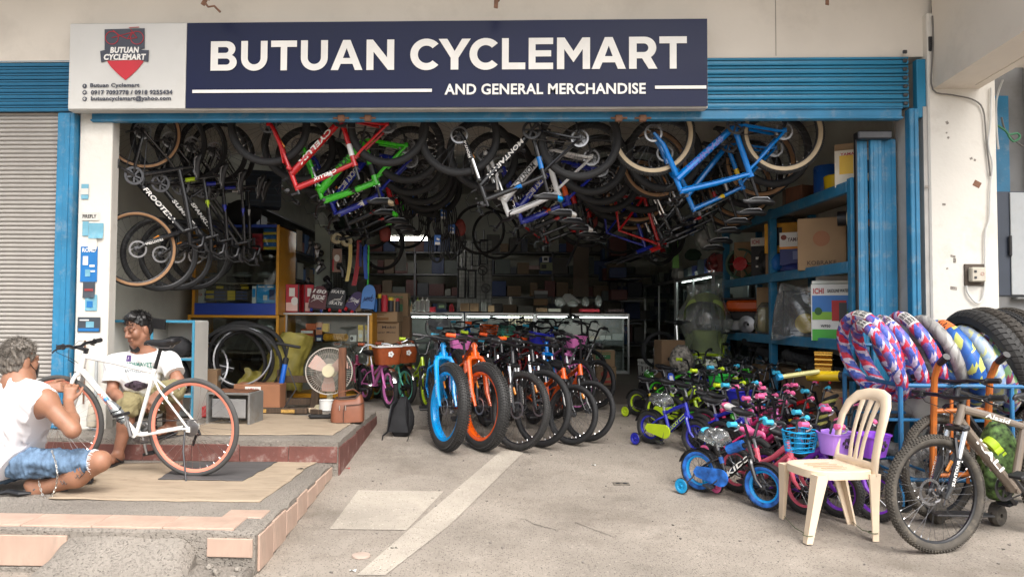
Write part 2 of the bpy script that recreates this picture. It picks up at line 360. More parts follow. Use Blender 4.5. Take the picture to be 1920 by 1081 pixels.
# peach tiles: top border, front riser, right side
def tilebox(parent, c, sz, mt=PEACH, name='tile'):
    mb=MB(); mb.box((0,0,0),sz,bev=.003); return mb.build(name,mt,parent,Matrix.Translation(c)@Euler((rnd.uniform(-.006,.006),rnd.uniform(-.006,.006),0)).to_matrix().to_4x4(),smooth=20)
for i in range(20):
    x=-1.62-i*.402; tilebox(lp,(x,4.225,.219),(.398,.235,.014))
tilebox(lp,(-1.46,4.43,.2175),(.24,.17,.012))
for i in range(14):
    if 2<=i<=5 and i<3: continue
    x=-2.53-i*.402
    tilebox(lp,(x,4.066,.10),(.396,.016,.165)); tilebox(lp,(x,4.063,-.05),(.39,.014,.12),ROUGH,'riser_block')
tilebox(lp,(-1.425,4.064,.135),(.25,.016,.10))
y=4.10; k=0
while y<5.85:
    w_=.265; h=.175-.0+.02*math.sin(k*2.1); gz=g(y+w_/2); top=.205-.012*(1+math.sin(k*3.7)); mb=MB(); zb=gz+.002
    mb.box((0,0,0),(.014,w_-.004,top-zb),bev=.003); mb.build('tile',PEACH,lp,Matrix.Translation((XE+.006,y+w_/2,(top+zb)/2)),smooth=20); y+=w_; k+=1
# concrete ramp poured against the front edge
mb=MB(); a=[(-2.36,4.12,.195),(-1.63,4.12,.195),(-1.42,3.2,g(3.2)-.02),(-2.46,3.2,g(3.2)-.02)]
def rmp(u,v):
    p=Vector(a[0]).lerp(Vector(a[1]),u).lerp(Vector(a[3]).lerp(Vector(a[2]),u),v); e=min(u,1-u)/.12
    return p+Vector((.02*mnoise.noise(Vector((u*3,v*7,2))),0,.014*mnoise.noise(Vector((p.x*5,p.y*5,0)))-(0 if e>1 else (1-e)**2*.07)))
mb.grid(rmp,26,22); 
for u in(0,1):
    L_=[rmp(u,j/22) for j in range(23)]; mb.add(L_+[(p[0]+(u*2-1)*.03,p[1],-.3) for p in L_],[((i,i+1,24+i,23+i) if u==0 else (i,23+i,24+i,i+1)) for i in range(22)])
struct(mb.build('concrete_ramp',ROUGH,smooth=60))
mb=MB(); mb.box((0,0,0),(.34,.3,.22),bev=.03); struct(mb.build('kerb_stub',ROUGH,None,Matrix.Translation((-1.45,3.9,-.06)),smooth=40))
mb=MB()
for i in range(5): mb.box((rnd.uniform(-1.62,-1.3),rnd.uniform(3.72,3.98),.055+rnd.uniform(0,.02)),(.05,.04,.03),rotm(rnd.random(),rnd.random(),rnd.random()*3),bev=.012)
stuff(mb.build('rubble',ROUGH,smooth=40))
# maroon painted risers of the upper step
def riser(parent, a, b, z0, z1, n, nm='riser_panel'):
    a=Vector(a); b=Vector(b); d=(b-a)/n; up_=Vector((0,0,1)); ang=math.atan2(d.y,d.x)
    for i in range(n):
        mb=MB(); h=z1-z0+.008*math.sin(i*4.1); mb.box((0,0,0),(d.length-.004,.012,h),bev=.003); mb.build(nm,MAROON,parent,Matrix.Translation(a+d*(i+.5)+up_*(z0+h/2))@Matrix.Rotation(ang,4,'Z'),smooth=20)
riser(up,(-5.6,5.985,0),(-1.24,5.985,0),.222,.352,11)
riser(up,(-1.231,6.0,0),(-1.231,7.93,0),.1,.345,5)
# ================================================================ facade
def slab(name, x0,x1,y0,y1,z0,z1,mt,parent=None,bev=.0,kind='structure'):
    mb=MB(); mb.box((0,0,0),(x1-x0,y1-y0,z1-z0),bev=bev); o=mb.build(name,mt,parent,Matrix.Translation(((x0+x1)/2,(y0+y1)/2,(z0+z1)/2)),smooth=20)
    if parent is None and kind: o['kind']=kind
    return o
bd=thing('shop_building','cream plastered shop front wall above a wide blue roller shutter opening','building'); 
slab('upper_wall',-9.5,9,YW,YW+.3,3.645,4.95,PLASTER,bd)
slab('wall_joint',2.42,2.425,YW-.003,YW,3.66,4.7,mat('joint_brown',(.3,.27,.23),.9),bd)  # thin brown strip marks the vertical joint in the plaster
slab('left_pilaster',-3.665,-3.37,YW-.03,YW+.1,.38,3.3,PLASTERW,bd,bev=.008)
slab('right_pillar',3.66,4.215,6.38,6.95,.05,4.0,PLASTERW,bd,bev=.012)
slab('canopy',-9.5,9,4.7,YW,4.95,5.1,CEIL,bd)
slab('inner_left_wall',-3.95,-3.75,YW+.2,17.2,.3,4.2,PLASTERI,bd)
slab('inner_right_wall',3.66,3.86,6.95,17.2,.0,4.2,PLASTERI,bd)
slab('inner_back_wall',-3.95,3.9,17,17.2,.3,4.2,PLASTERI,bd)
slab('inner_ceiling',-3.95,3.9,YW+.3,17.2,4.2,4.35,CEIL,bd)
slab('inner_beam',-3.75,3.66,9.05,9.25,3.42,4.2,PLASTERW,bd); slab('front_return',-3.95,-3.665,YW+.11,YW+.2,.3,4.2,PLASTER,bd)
slab('street_left_wall',-9.5,-9.2,YW,9,.2,4.7,PLASTER,bd)
# pencil and chip marks on the pillar
for px,py,w_,h in((1850-74,230,5,6),(1778,258,4,4),(1775,249,3,3),(1821,297,5,4),(1828,300,4,4),(1770,383,6,4),(1787,480,9,4),(1790,488,5,9),(1788,540,12,6),(1776,503,4,3),(1738,350,7,5)):
    mk=MB(); mk.box(P(px,py,6.379),(w_*.0045,.003,h*.0045),rotm(0,rnd.uniform(-.5,.5),0),bev=.001); mk.build('chip_mark',mat('chip_grey',(.3,.27,.24),.9,var=.5,scale=60),bd)
mk=MB(); mk.box(P(1832,345,6.379),(.06,.004,.05),rotm(0,.5,0),bev=.001); mk.build('bare_brick',RUST,bd)
# closed grey shutter on the left
sh=thing('roller_shutter','closed grey corrugated roller shutter left of the blue post','shutter',(-4.7,6.52,.4))
sm=MB(); n=8
prof=[(-.5,0),(-.42,.012),(-.2,.017),(.1,.016),(.32,.008),(.5,0)]
vs=[];W=3.0
for x in(-W/2,W/2): vs+= [Vector((x,-d,z*.0385)) for z,d in prof]
sm.add(vs,[(i,6+i,7+i,i+1) for i in range(5)]); slat_me=sm.mesh('slat',GREYS,50)
for i in range(73): obj('slat',slat_me,sh,Matrix.Translation((-.57,0,.03+i*.0385)))
# blue shutter housings
def blue_slats(nm,label,x0,x1,zs,y,pitch,parent=None,mt=BLUE):
    t=thing(nm,label,'shutter',((x0+x1)/2,y,zs[0])); W=x1-x0; sm=MB(); vs=[]
    prof=[(0,.004),(.06,.02),(.3,.026),(.52,.02),(.56,.006),(.62,.006),(.66,.018),(.86,.022),(.94,.012),(1,.0)]
    for x in(-W/2,W/2): vs+=[Vector((x,-d,z*pitch)) for z,d in prof]
    k=len(prof); [sm.add(vs if i==0 else [],[tuple(q-(0 if i==0 else 0) for q in (i,k+i,k+i+1,i+1))] if i==0 else []) for i in(0,)]; sm.f=[(i,k+i,k+i+1,i+1) for i in range(k-1)]; sm.m=[1 if i in(3,4,8) else 0 for i in range(k-1)]; me=sm.mesh('slat',[mt,mat('slat_grime',(.16,.155,.145),.8,var=.2)],40); z=zs[0]
    while z<zs[1]-pitch*.4: obj('slat',me,t,Matrix.Translation((0,0,z-zs[0]))); z+=pitch
    mb=MB(); mb.box((0,.04,(zs[1]-zs[0])/2),(W,.05,zs[1]-zs[0])); mb.build('backing',BLK,t)
    return t
s1=blue_slats('blue_shutter','rolled up blue slatted shutter behind the long sign',-3.66,3.52,(3.2,3.64),YW-.01,.0735)
mb=MB(); mb.box((0,0,-.04),(.075,.07,.5),bev=.006); mb.build('side_channel',BLUE,s1,Matrix.Translation((3.62-(-.07),-.0,.2)),smooth=20)
for k in range(7):
    mb=MB(); mb.box((0,0,0),(.035,.02,.03),bev=.005); mb.build('slat_clip',DST,s1,Matrix.Translation((3.555,-.035,.03+k*.0735+.0)))
s2=blue_slats('blue_shutter','faded blue slatted shutter box over the closed grey shutter',-8.0,-3.67,(3.2,3.64),YW+.02,.058,mt=BLUES)
# bottom rail across the opening
br=thing('shutter_bottom_rail','blue steel bottom rail with latches across the shop opening','rail',(-.05,YW-.03,3.14))
mb=MB(); mb.box((0,0,0),(7.0,.05,.1),bev=.006); mb.box((0,-.03,-.038),(7.0,.03,.016),bev=.003); mb.box((0,-.03,.045),(7.0,.025,.012),bev=.003); mb.build('rail_bar',BLUER,br,smooth=20)
for px in(640,690,1160,1205):
    q=P(px,222,YW-.07); mb=MB(); mb.box((0,0,0),(.06,.04,.055),bev=.006); mb.cyl((-.07,-.01,0),(.07,-.01,.0),.009,n=8); mb.build('latch',RUST,br,Matrix.Translation(q-Vector((-.05,YW-.03,3.14))))
# blue posts and frames
def post(nm,label,px,y0,y1,w_,d,Y,mt=BLUER,z0=None):
    a=P(px,y0,Y); b=P(px,y1,Y); zb=b.z if z0 is None else z0; mb=MB(); h=a.z-zb; mb.box((0,0,h/2),(w_,d,h),bev=.006); mb.box((w_*.12,-d/2-.004,h/2),(w_*.3,.012,h*.995),bev=.003)
    return tag(mb.build(nm,mt,None,Matrix.Translation((a.x,Y,zb)),smooth=20),label,'post')
post('blue_post','tall blue steel post between grey shutter and postered pilaster',130,214,700,.15,.1,6.4,z0=.41)
post('blue_post','slim blue frame post against the white right pillar',1709,205,700,.075,.08,6.4,z0=.15)
slab('frame_reveal',3.50,3.535,6.42,6.6,.2,3.15,mat('grey_reveal',(.45,.43,.4),.8),bd)
slab('pillar_trim',3.625,3.66,6.4,6.5,.15,3.2,mat('grey_reveal',(.45,.43,.4),.8),bd)
# folded blue accordion door on the right
ad=thing('folding_door','folded blue panelled accordion door at the right end of the opening','door',(3.3,6.55,.2))
x=P(1607,300,6.5).x; x1=P(1687,300,6.5).x; W=x1-x
for i,(u0,u1,dd) in enumerate(((0,.06,0),(.06,.34,.03),(.34,.62,-.01),(.62,1,.02))):
    mb=MB(); mb.box((0,0,1.38),(W*(u1-u0)-.006,.04,2.76),bev=.005)
    if i: 
        for e in(.3,.7): mb.box((W*(u1-u0)*(e-.5),-.021,1.38),(.008,.006,2.72))
    mb.build('door_panel',BLK if i==0 else BLUER,ad,Matrix.Translation((x-3.3+W*(u0+u1)/2,dd,0)),smooth=20)
mb=MB(); mb.box((0,-.03,2.8),(W*.8,.1,.07),bev=.01); mb.build('top_guide',DST,ad,Matrix.Translation((x-3.3+W*.4,0,-.02)))
# cantilever beam top right, tapering
mb=MB(); xa,xb=3.70,4.08; z0,z1=3.345,3.62
pts=[(xa,6.38,z0),(xb,6.38,z0),(xb,3.5,z1-.07),(xa,3.5,z1-.07)]
mb.add(pts+[(p[0],p[1],4.94) for p in pts],[(0,3,2,1),(4,5,6,7),(0,1,5,4),(1,2,6,5),(2,3,7,6),(3,0,4,7)]); mb.box((xa+.30,4.6,3.47),(.012,3.4,.012),rotm(-.07,0,0))
beam=tag(mb.build('cantilever_beam',PLASTER,smooth=0),'pale tapering concrete beam reaching out above the white pillar','beam')
# ================================================================ the sign
YS=YW-.2
a=P(131,43,YS); b=P(1327,34,YS); c0=P(129,206,YS); d0=P(1325,203,YS); cx=(a.x+b.x)/2; cz=(a.z+c0.z)/2; SW=b.x-a.x; SH=(a.z+b.z-c0.z-d0.z)/2; cz=(a.z+b.z+c0.z+d0.z)/4
sg=thing('shop_sign','long navy and white shop sign with large white lettering','sign',(cx,YS,cz))
inv=Matrix.Translation((-cx,-YS,-cz))
SGW=mat('sign_white_vinyl',(.58,.57,.54),.35,var=.08,scale=1.5,dirt=.3,dirtc=(.42,.39,.33),dscale=2.2,bump=.05,bscale=6); SGN=mat('sign_navy_vinyl',lin(19,26,60),.3,var=.12,spec=.22,scale=1.2,bump=.05,bscale=5)
xm=P(350,120,YS).x-cx
mb=MB(); mb.box((0,.06,0),(SW,.1,SH),bev=.004); mb.build('sign_frame',mat('sign_edge',(.5,.49,.46),.6),sg,smooth=20)
mb=MB(); mb.box(((xm-SW/2)/2,.004,0),(xm+SW/2-.01,.012,SH-.02),bev=.002); wp=mb.build('white_panel',SGW,sg,smooth=20)
mb=MB(); 
def navy(u,v): return (xm+(SW/2-xm-.006)*u,-.004+.0035*mnoise.noise(Vector((u*9,v*3,1))),-SH/2+.012+(SH-.022)*v)
mb.grid(navy,60,10); np_=mb.build('navy_panel',SGN,sg,smooth=60)
def onsign(px,py,dy=-.012):
    q=P(px,py,YS); return face((q.x-cx,dy,q.z-cz))
def pxw(x0,x1): return (x1-x0)*YS/FPX
LW=mat('sign_letter',(.80,.78,.74),.5,var=.07,scale=3,dirt=.25,dirtc=(.5,.46,.4),dscale=5)
# the big capitals, each drawn as its own flat outline (unit square, y up)
def strip(fn_o,fn_i,n=14): return [fn_o(i/n) for i in range(n+1)]+[fn_i(1-i/n) for i in range(n+1)]
def arcf(cx_,cy_,rx,ry,a0,a1): return lambda t:(cx_+rx*math.cos(R_(a0+(a1-a0)*t)),cy_+ry*math.sin(R_(a0+(a1-a0)*t)))
q_=.25; hz=.215
def capital(c):
    if c=='T': return [[(0,1),(0,1-hz),(.5-q_/2,1-hz),(.5-q_/2,0),(.5+q_/2,0),(.5+q_/2,1-hz),(1,1-hz),(1,1)]]
    if c=='L': return [[(0,1),(0,0),(1,0),(1,hz),(.29,hz),(.29,1)]]
    if c=='E': return [[(0,1),(0,0),(1,0),(1,.205),(.28,.205),(.28,.405),(.92,.405),(.92,.6),(.28,.6),(.28,.795),(1,.795),(1,1)]]
    if c=='N': return [[(0,0),(0,1),(.23,1),(.745,.41),(.745,1),(1,1),(1,0),(.78,0),(.255,.6),(.255,0)]]
    if c=='M': return [[(0,0),(0,1),(.23,1),(.5,.57),(.77,1),(1,1),(1,0),(.78,0),(.78,.63),(.505,.22),(.495,.22),(.22,.63),(.22,0)]]
    if c=='Y': return [[(0,1),(.27,1),(.5,.6),(.73,1),(1,1),(.62,.38),(.62,0),(.38,0),(.38,.38)]]
    if c=='A': return [[(0,0),(.385,1),(.5,1),(.5,.73),(.385,.4),(.5,.4),(.5,.205),(.315,.205),(.235,0)],[(1,0),(.765,0),(.685,.205),(.5,.205),(.5,.4),(.615,.4),(.5,.73),(.5,1),(.615,1)]]
    if c=='U': return [[(0,1),(0,.42)]+[arcf(.5,.42,.5,.43,180,360)(i/18) for i in range(1,18)]+[(1,.42),(1,1),(.745,1),(.745,.42)]+[arcf(.5,.42,.245,.215,360,180)(i/14) for i in range(1,14)]+[(.255,.42),(.255,1)]]
    if c=='C': return [strip(arcf(.54,.5,.54,.515,42,318),arcf(.54,.5,.285,.285,44,316),26)]
    if c=='B': return [[(0,0),(0,1),(.28,1),(.28,0)],[(.28,1)]+[(.28,1),(.6,1)]+[arcf(.6,.735,.34,.265,88,-60)(i/9) for i in range(10)]+[(.72,.515),(.28,.515),(.28,.6),(.56,.6)]+[arcf(.56,.7,.12,.1,-88,88)(i/8) for i in range(9)]+[(.28,.8)],[(.28,.515),(.72,.515)]+[arcf(.64,.28,.36,.28,62,-90)(i/9) for i in range(10)]+[(.28,0),(.28,.2),(.6,.2)]+[arcf(.6,.305,.13,.105,-88,88)(i/8) for i in range(9)]+[(.28,.41)]]
    if c=='R': return [[(0,0),(0,1),(.27,1),(.27,0)],[(.27,1),(.55,1)]+[arcf(.55,.655,.41,.345,90,-58)(i/11) for i in range(12)]+[(1,0),(.69,0),(.46,.325),(.27,.325),(.27,.52),(.53,.52)]+[arcf(.53,.655,.15,.135,-90,90)(i/8) for i in range(9)]+[(.27,.79)]]
def dedupe(pl):
    o=[]
    for v in pl:
        if not o or abs(v[0]-o[-1][0])+abs(v[1]-o[-1][1])>1e-4: o.append(v)
    return o
for c,x0,x1 in(('B',395,446),('U',452,503),('T',508,558),('U',564,616),('A',620,681),('N',687,740),('C',769,826),('Y',822,883),('C',880,937),('L',941,985),('E',991,1037),('M',1044,1106),('A',1109,1173),('R',1179,1232),('T',1236,1287)):
    k_=(x0-395)/(1287-395); yb=134.5-4.5*k_; yt=77.5-9*k_; mb=MB(); M=onsign((x0+x1)/2,(yb+yt)/2); w_=pxw(x0,x1); h=pxw(0,yb-yt)
    for pl in capital(c): pl=dedupe(pl); mb.add([M@Vector(((u-.5)*w_,(v-.5)*h,0)) for u,v in pl],[tuple(range(len(pl)))])
    mb.build('letter',LW,np_,smooth=0)
lettering('AND GENERAL MERCHANDISE',pxw(832,1210),pxw(0,21),onsign(1021,167.5),LW,np_,bold=.028)
for x0,x1,y in((354,815,171.5),(1228,1323,164.5)):
    mb=MB(); mb.box((0,0,0),(pxw(x0,x1),pxw(0,6),.004)); mb.build('rule_line',LW,np_,onsign((x0+x1)/2,y))
DK=mat('sign_dark_print',(.05,.055,.075),.5,var=.05); RD=mat('sign_red_print',lin(190,35,48),.45,var=.08)
for s,x0,x1,y,h in(('Butuan Cyclemart',168,265,161.5,10),('0917 7093778 / 0918 9255434',168,328,174,9),('butuancyclemart@yahoo.com',168,325,186,11)): lettering(s,pxw(x0,x1),pxw(0,h),onsign((x0+x1)/2,y),DK,wp,bold=.04)
for y,s in((162,'f'),(174,'@'),(186,'@')):
    mb=MB(); mb.lathe([(.001,.002),(.0195,.002),(.0195,0)],20,onsign(159.5,y,-.006)); mb.build('round_icon',DK,wp)
    lettering(s,0,pxw(0,4.5),onsign(159.5,y,-.011),SGW,wp,bold=.03)
# crest: shield, dark top with a red bicycle outline, ribbon with name
def shp(px,dy,mt,nm,h=.003):
    mb=MB(); q=[P(x,y,YS) for x,y in px]; mb.prism([(p.x-cx,p.z-cz) for p in q][::-1],h,Matrix(((1,0,0,0),(0,0,-1,dy),(0,1,0,0),(0,0,0,1)))); return mb.build(nm,mt,wp,smooth=0)
def arc(cx_,cy_,rx,ry,a0,a1,n): return [(cx_+rx*math.cos(R_(a0+(a1-a0)*i/n)),cy_+ry*math.sin(R_(a0+(a1-a0)*i/n))) for i in range(n+1)]
shp([(197,56),(272,54),(272,92),(197,94)],-.006,DK,'crest_top')
shp([(202,115),(271,113)]+[(271-(35)*(i/10)**1.35,113+38*(i/10)) for i in range(1,11)]+[(202+34*(1-i/10)**1.35+0*i,115+36*(1-i/10)) for i in range(0,10)][0:],-.0065,RD,'crest_bottom')
shp([(189,97)]+[(189+i*9,97-7.5*math.sin(PI*i/10)) for i in range(1,10)]+[(280,95),(279,117)]+[(279-i*8.8,117-6.5*math.sin(PI*i/10)) for i in range(1,10)]+[(191,118)],-.009,DK,'crest_ribbon')
lettering('BUTUAN',pxw(206,263),pxw(0,12),onsign(235,95,-.0135),LW,wp,bold=.05,italic=.12); lettering('CYCLEMART',pxw(194,277),pxw(0,12),onsign(235.5,108,-.0135),LW,wp,bold=.05,italic=.12)
mb=MB(); q=lambda x,y:(P(x,y,YS).x-cx,-.011,P(x,y,YS).z-cz)
for ox in(211,258): mb.tube([q(*p) for p in arc(ox,72,12,12,0,345,22)],.003,5,closed=True)
for l in(((211,72),(226,68),(240,74),(258,72)),((213,58),(226,68)),((246,56),(258,72)),((226,68),(248,62)),((240,74),(248,62)),((243,53),(262,52))): mb.tube([q(*p) for p in l],.003,5)
mb.build('crest_bicycle',RD,wp)
# ================================================================ posters and stickers on the left pilaster
YP=YW-.037
def poster(px0,px1,py0,py1,mt,label,bits=(),nm='poster',curl=.0):
    a=P(px0,py0,YP); b=P(px1,py1,YP); w_,h=b.x-a.x,a.z-b.z; mb=MB()
    mb.grid(lambda u,v:((u-.5)*w_,-.003-curl*max(0,.3-v)**1.0*(1 if u>.5 else .3),(v-.5)*h),6,8); o=mb.build(nm,mt,None,Matrix.Translation(((a.x+b.x)/2,YP,(a.z+b.z)/2))); tag(o,label,'poster')
    for s,u,v,hh,m2 in bits:
        if s=='#': 
            q=MB(); q.box((0,0,0),(hh[0]*w_,.002,hh[1]*h)); q.build('print_block',m2,o,Matrix.Translation(((u-.5)*w_,-.0055,(v-.5)*h)))
        else: lettering(s,w_*.8 if hh>0 else 0,abs(hh)*h,face(((u-.5)*w_,-.0055,(v-.5)*h)),m2,o,bold=.03)
    return o
PBL=mat('poster_blue',lin(28,110,175),.5,var=.1); PTL=mat('poster_teal',lin(110,165,185),.6,var=.15,dirt=.3,dirtc=(.5,.5,.48),dscale=15); PPW=mat('poster_paper',(.62,.6,.55),.7,var=.1); PDK=mat('poster_dark',(.05,.06,.075),.5,var=.2)
poster(153,166,345,373,PTL,'small torn blue sticker high on the white pilaster',[('#',.5,.5,(1,.4),PPW)])
poster(154,186,398,413,PPW,'white sticker with black capital lettering on the pilaster',[('FIREFLY',.45,.5,.45,LETK)])
poster(155,166,415,442,PTL,'narrow faded teal sticker below the lettered sticker')
poster(167,194,418,447,PTL,'faded teal flag shaped sticker peeling off the pilaster',curl=.06)
poster(166,182,440,468,PPW,'torn white paper remnant on the pilaster',curl=.03)
poster(152,182,462,528,PBL,'bright blue printed poster on the white pilaster',[('ROAD',.5,.9,.12,LETW),('#',.3,.6,(.3,.25),LETW),('#',.7,.45,(.3,.06),LETW),('#',.45,.25,(.3,.2),PTL),('#',.75,.3,(.25,.05),LETW)])
poster(156,178,528,558,PDK,'dark torn poster with a red streak below the blue poster',[('#',.5,.5,(.7,.15),mat('poster_red',(.3,.04,.04),.5))],curl=.05)
poster(160,182,552,582,PTL,'pale blue torn poster remnant beneath the dark poster',[('#',.4,.4,(.5,.4),PBL)])
poster(146,188,594,622,PDK,'dark landscape poster low on the pilaster',[('#',.5,.15,(.9,.2),PBL),('#',.55,.5,(.35,.4),PTL),('#',.3,.8,(.4,.08),LETW)])
# pipes by the pilaster foot
mb=MB(); mb.cyl((0,0,0),(0,0,.62),.014,n=8); mb.cyl((0,0,0),(0,0,.26),.024,n=10); tag(mb.build('conduit_pipe',mat('pvc_grey',(.42,.44,.44),.5),None,Matrix.Translation((P(173,720,6.3).x,6.36,.4))),'short grey pipe stub rising at the pilaster foot','pipe')
mb=MB(); mb.cyl((0,0,0),(0,0,.55),.008,n=6); tag(mb.build('rusty_bar',RUST,None,Matrix.Translation((P(155,650,6.35).x,6.385,.62))),'thin rusty vertical bar fixed to the pilaster','bar')
mb=MB(); mb.lathe([(.02,0),(.045,.02),(.05,.08),(.04,.13),(.035,.2),(.02,.22)],12); tag(mb.build('wrapped_pipe_joint',mat('old_tape',(.5,.45,.36),.8,bump=.4),None,Matrix.Translation((P(172,710,6.3).x,6.33,.42))),'lumpy tape wrapped pipe joint by the pilaster','pipe')
# ================================================================ right of the pillar
gw=thing('side_building','grey steel gate and wall right of the white pillar','building',(5.2,7.3,0))
slab('back_wall',-.75,4,.2,.4,0,4.9,mat('grey_wall',(.26,.26,.26),.85,var=.1,dirt=.4,dscale=2),gw,bev=0)
for i in range(7): slab('gate_plank',-.72+i*.34,-.385+i*.34,.14,.2,.25,1.5,GREYD,gw,bev=.006)
slab('gate_lintel',-.75,3,.1,.2,2.35,2.5,GREYD,gw,bev=.01)
slab('upper_panel',.02,2.0,.08,.2,2.6,4.0,PLASTER,gw,bev=.01)
slab('blue_patch',-.5,-.16,.15,.2,2.55,3.6,BLUER,gw)
slab('inner_box',-.14,1.6,.12,.2,1.6,2.3,GREYD,gw,bev=.01)
for i in range(3):
    for j in range(3):
        mb=MB(); mb.box((0,0,0),(.39,.1,.19),bev=.006); mb.build('block',mat('hollow_block',(.36,.36,.35),.9,var=.2,bump=.3,dirt=.3,dscale=4),gw,Matrix.Translation((-.42+i*.4+(.2 if j%2 else 0),.1,.15+j*.2)),smooth=20)
q=P(1860,360,6.7); q2=P(1920,555,6.7)
eb=thing('electrical_cabinet','dark grey metal electrical cabinet mounted right of the pillar','cabinet',(q.x+.3,6.82,(q.z+q2.z)/2))
hh=q.z-q2.z; mb=MB(); mb.box((0,0,0),(.6,.3,hh),bev=.008); mb.build('cabinet_body',mat('navy_steel',(.035,.045,.065),.5),eb,smooth=20)
mb=MB(); mb.box((.06,-.158,0),(.47,.012,hh-.02),bev=.004); dr=mb.build('cabinet_door',mat('light_grey_steel',(.38,.4,.41),.5,var=.1,dirt=.4,dirtc=(.25,.22,.2),dscale=6),eb,smooth=20)
mb=MB(); mb.box((-.185,-.17,-.02),(.025,.02,.18),bev=.006); mb.build('handle',BLK,dr)
# breaker box
bb=thing('breaker_switch','small beige breaker switch on a dark wooden board on pillar','switch box',P(1827,515,6.375))
mb=MB(); mb.box((0,0,0),(.165,.02,.18),bev=.003); mb.build('board',mat('old_board',(.09,.07,.055),.8,bump=.2),bb)
mb=MB(); mb.box((0,-.035,0),(.115,.055,.12),bev=.008); k=mb.build('switch_case',mat('beige_plastic',(.5,.46,.38),.5),bb,smooth=30)
for z in(.025,-.025): mb=MB(); mb.box((-.03,-.064,z),(.02,.008,.02),bev=.002); mb.build('terminal',DST,k)
mb=MB(); mb.lathe([(.01,0),(.014,0),(.014,.002)],14,face((.025,-.064,.005))); mb.build('red_mark',mat('faded_red',(.45,.2,.17),.6),k)
def cable(nm,label,pts,Y,r,mt,grp=None):
    q=[P(x,y,Y if not isinstance(Y,(list,tuple)) else Y[i]) for i,(x,y) in enumerate(pts)]
    o=[]
    for i in range(len(q)-1):
        p0,p1,p2,p3=q[max(i-1,0)],q[i],q[i+1],q[min(i+2,len(q)-1)]
        for t in(0,.25,.5,.75): o.append(.5*((2*p1)+(p2-p0)*t+(2*p0-5*p1+4*p2-p3)*t*t+(3*p1-p0-3*p2+p3)*t**3))
    o.append(q[-1]); mb=MB(); mb.tube(o,r,6); return tag(mb.build(nm,mt),label,'cable',grp)
WC=mat('white_cable',(.6,.6,.58),.5); GC=mat('grey_cable',(.16,.15,.14),.6); GNC=mat('green_cable',(.06,.25,.12),.5)
cable('wall_cable','thin grey cable sagging from the beam corner across the pillar top',[(1748,30),(1750,70),(1748,110),(1749,168),(1785,178),(1822,186),(1843,205),(1849,260),(1857,330)],6.36,.006,GC)
cable('wall_cable','white cable hanging down the right edge of the pillar',[(1858,165),(1857,230),(1853,270),(1861,310),(1857,350),(1855,410),(1847,440),(1847,520),(1842,560),(1830,567),(1815,550),(1812,535)],6.36,.007,WC)
cable('wall_cable','second white cable dropping straight beside the pillar',[(1880,150),(1868,190),(1869,250),(1872,280)],6.9,.009,WC)
cable('wall_cable','white cable loop hanging below the upper panel',[(1853,255),(1856,300),(1862,330),(1858,354)],6.5,.006,WC)
cable('wall_cable','knotted green cable under the pale upper panel',[(1870,235),(1885,245),(1892,252),(1908,250),(1912,258),(1900,265),(1890,253)],7.1,.011,GNC)
cable('wall_cable','dark cable trailing right from the green knot',[(1878,220),(1885,245),(1905,265),(1919,275)],7.1,.008,GC)
cable('wall_cable','short dark cable looping out of the small grey meter',[(1852,450),(1854,470),(1861,478),(1866,474)],6.6,.005,GC)
cable('wall_cable','twisted dark cable running down the wall beside the beam',[(1752,0),(1749,20),(1753,45),(1748,70),(1750,95)],6.4,.013,BLK)
mb=MB(); mb.box((0,0,0),(.055,.06,.14),bev=.006); mb.box((-.022,-.033,0),(.01,.01,.12)); tag(mb.build('junction_box',DST,None,Matrix.Translation(P(1743,85,YW-.04))),'black junction box at the corner under the beam','box')
mb=MB(); mb.box((0,0,0),(.075,.06,.19),bev=.01); tag(mb.build('meter_box',mat('grey_plastic',(.25,.27,.29),.5),None,Matrix.Translation(P(1857,462,6.72))),'small grey meter box behind the pillar edge','box')
# rusty brackets hanging from the canopy
for (px,py,ang),lb in zip(((383,4,.5),(930,9,.05),(1551,3,.0)),('rusty steel hook hanging above the sign left end','rusty angle bracket hanging above the middle of the sign','short rusty bracket hanging above the blue shutter')):
    q=P(px,py,6.0); mb=MB(); H=4.96-q.z; mb.box((0,0,H/2),(.035,.008,H+.06),rotm(0,0,.4),bev=.002); mb.box((.02,.012,H/2+.03),(.008,.035,H),rotm(0,0,.4),bev=.002)
    if ang>.3: mb.tube([(0,0,0),(.05,0,-.02),(.09,0,.01),(.16,0,-.01)],.009,6)
    tag(mb.build('hanging_bracket',RUST,None,Matrix.Translation(q)@Matrix.Rotation(ang,4,'Y')),lb,'bracket')
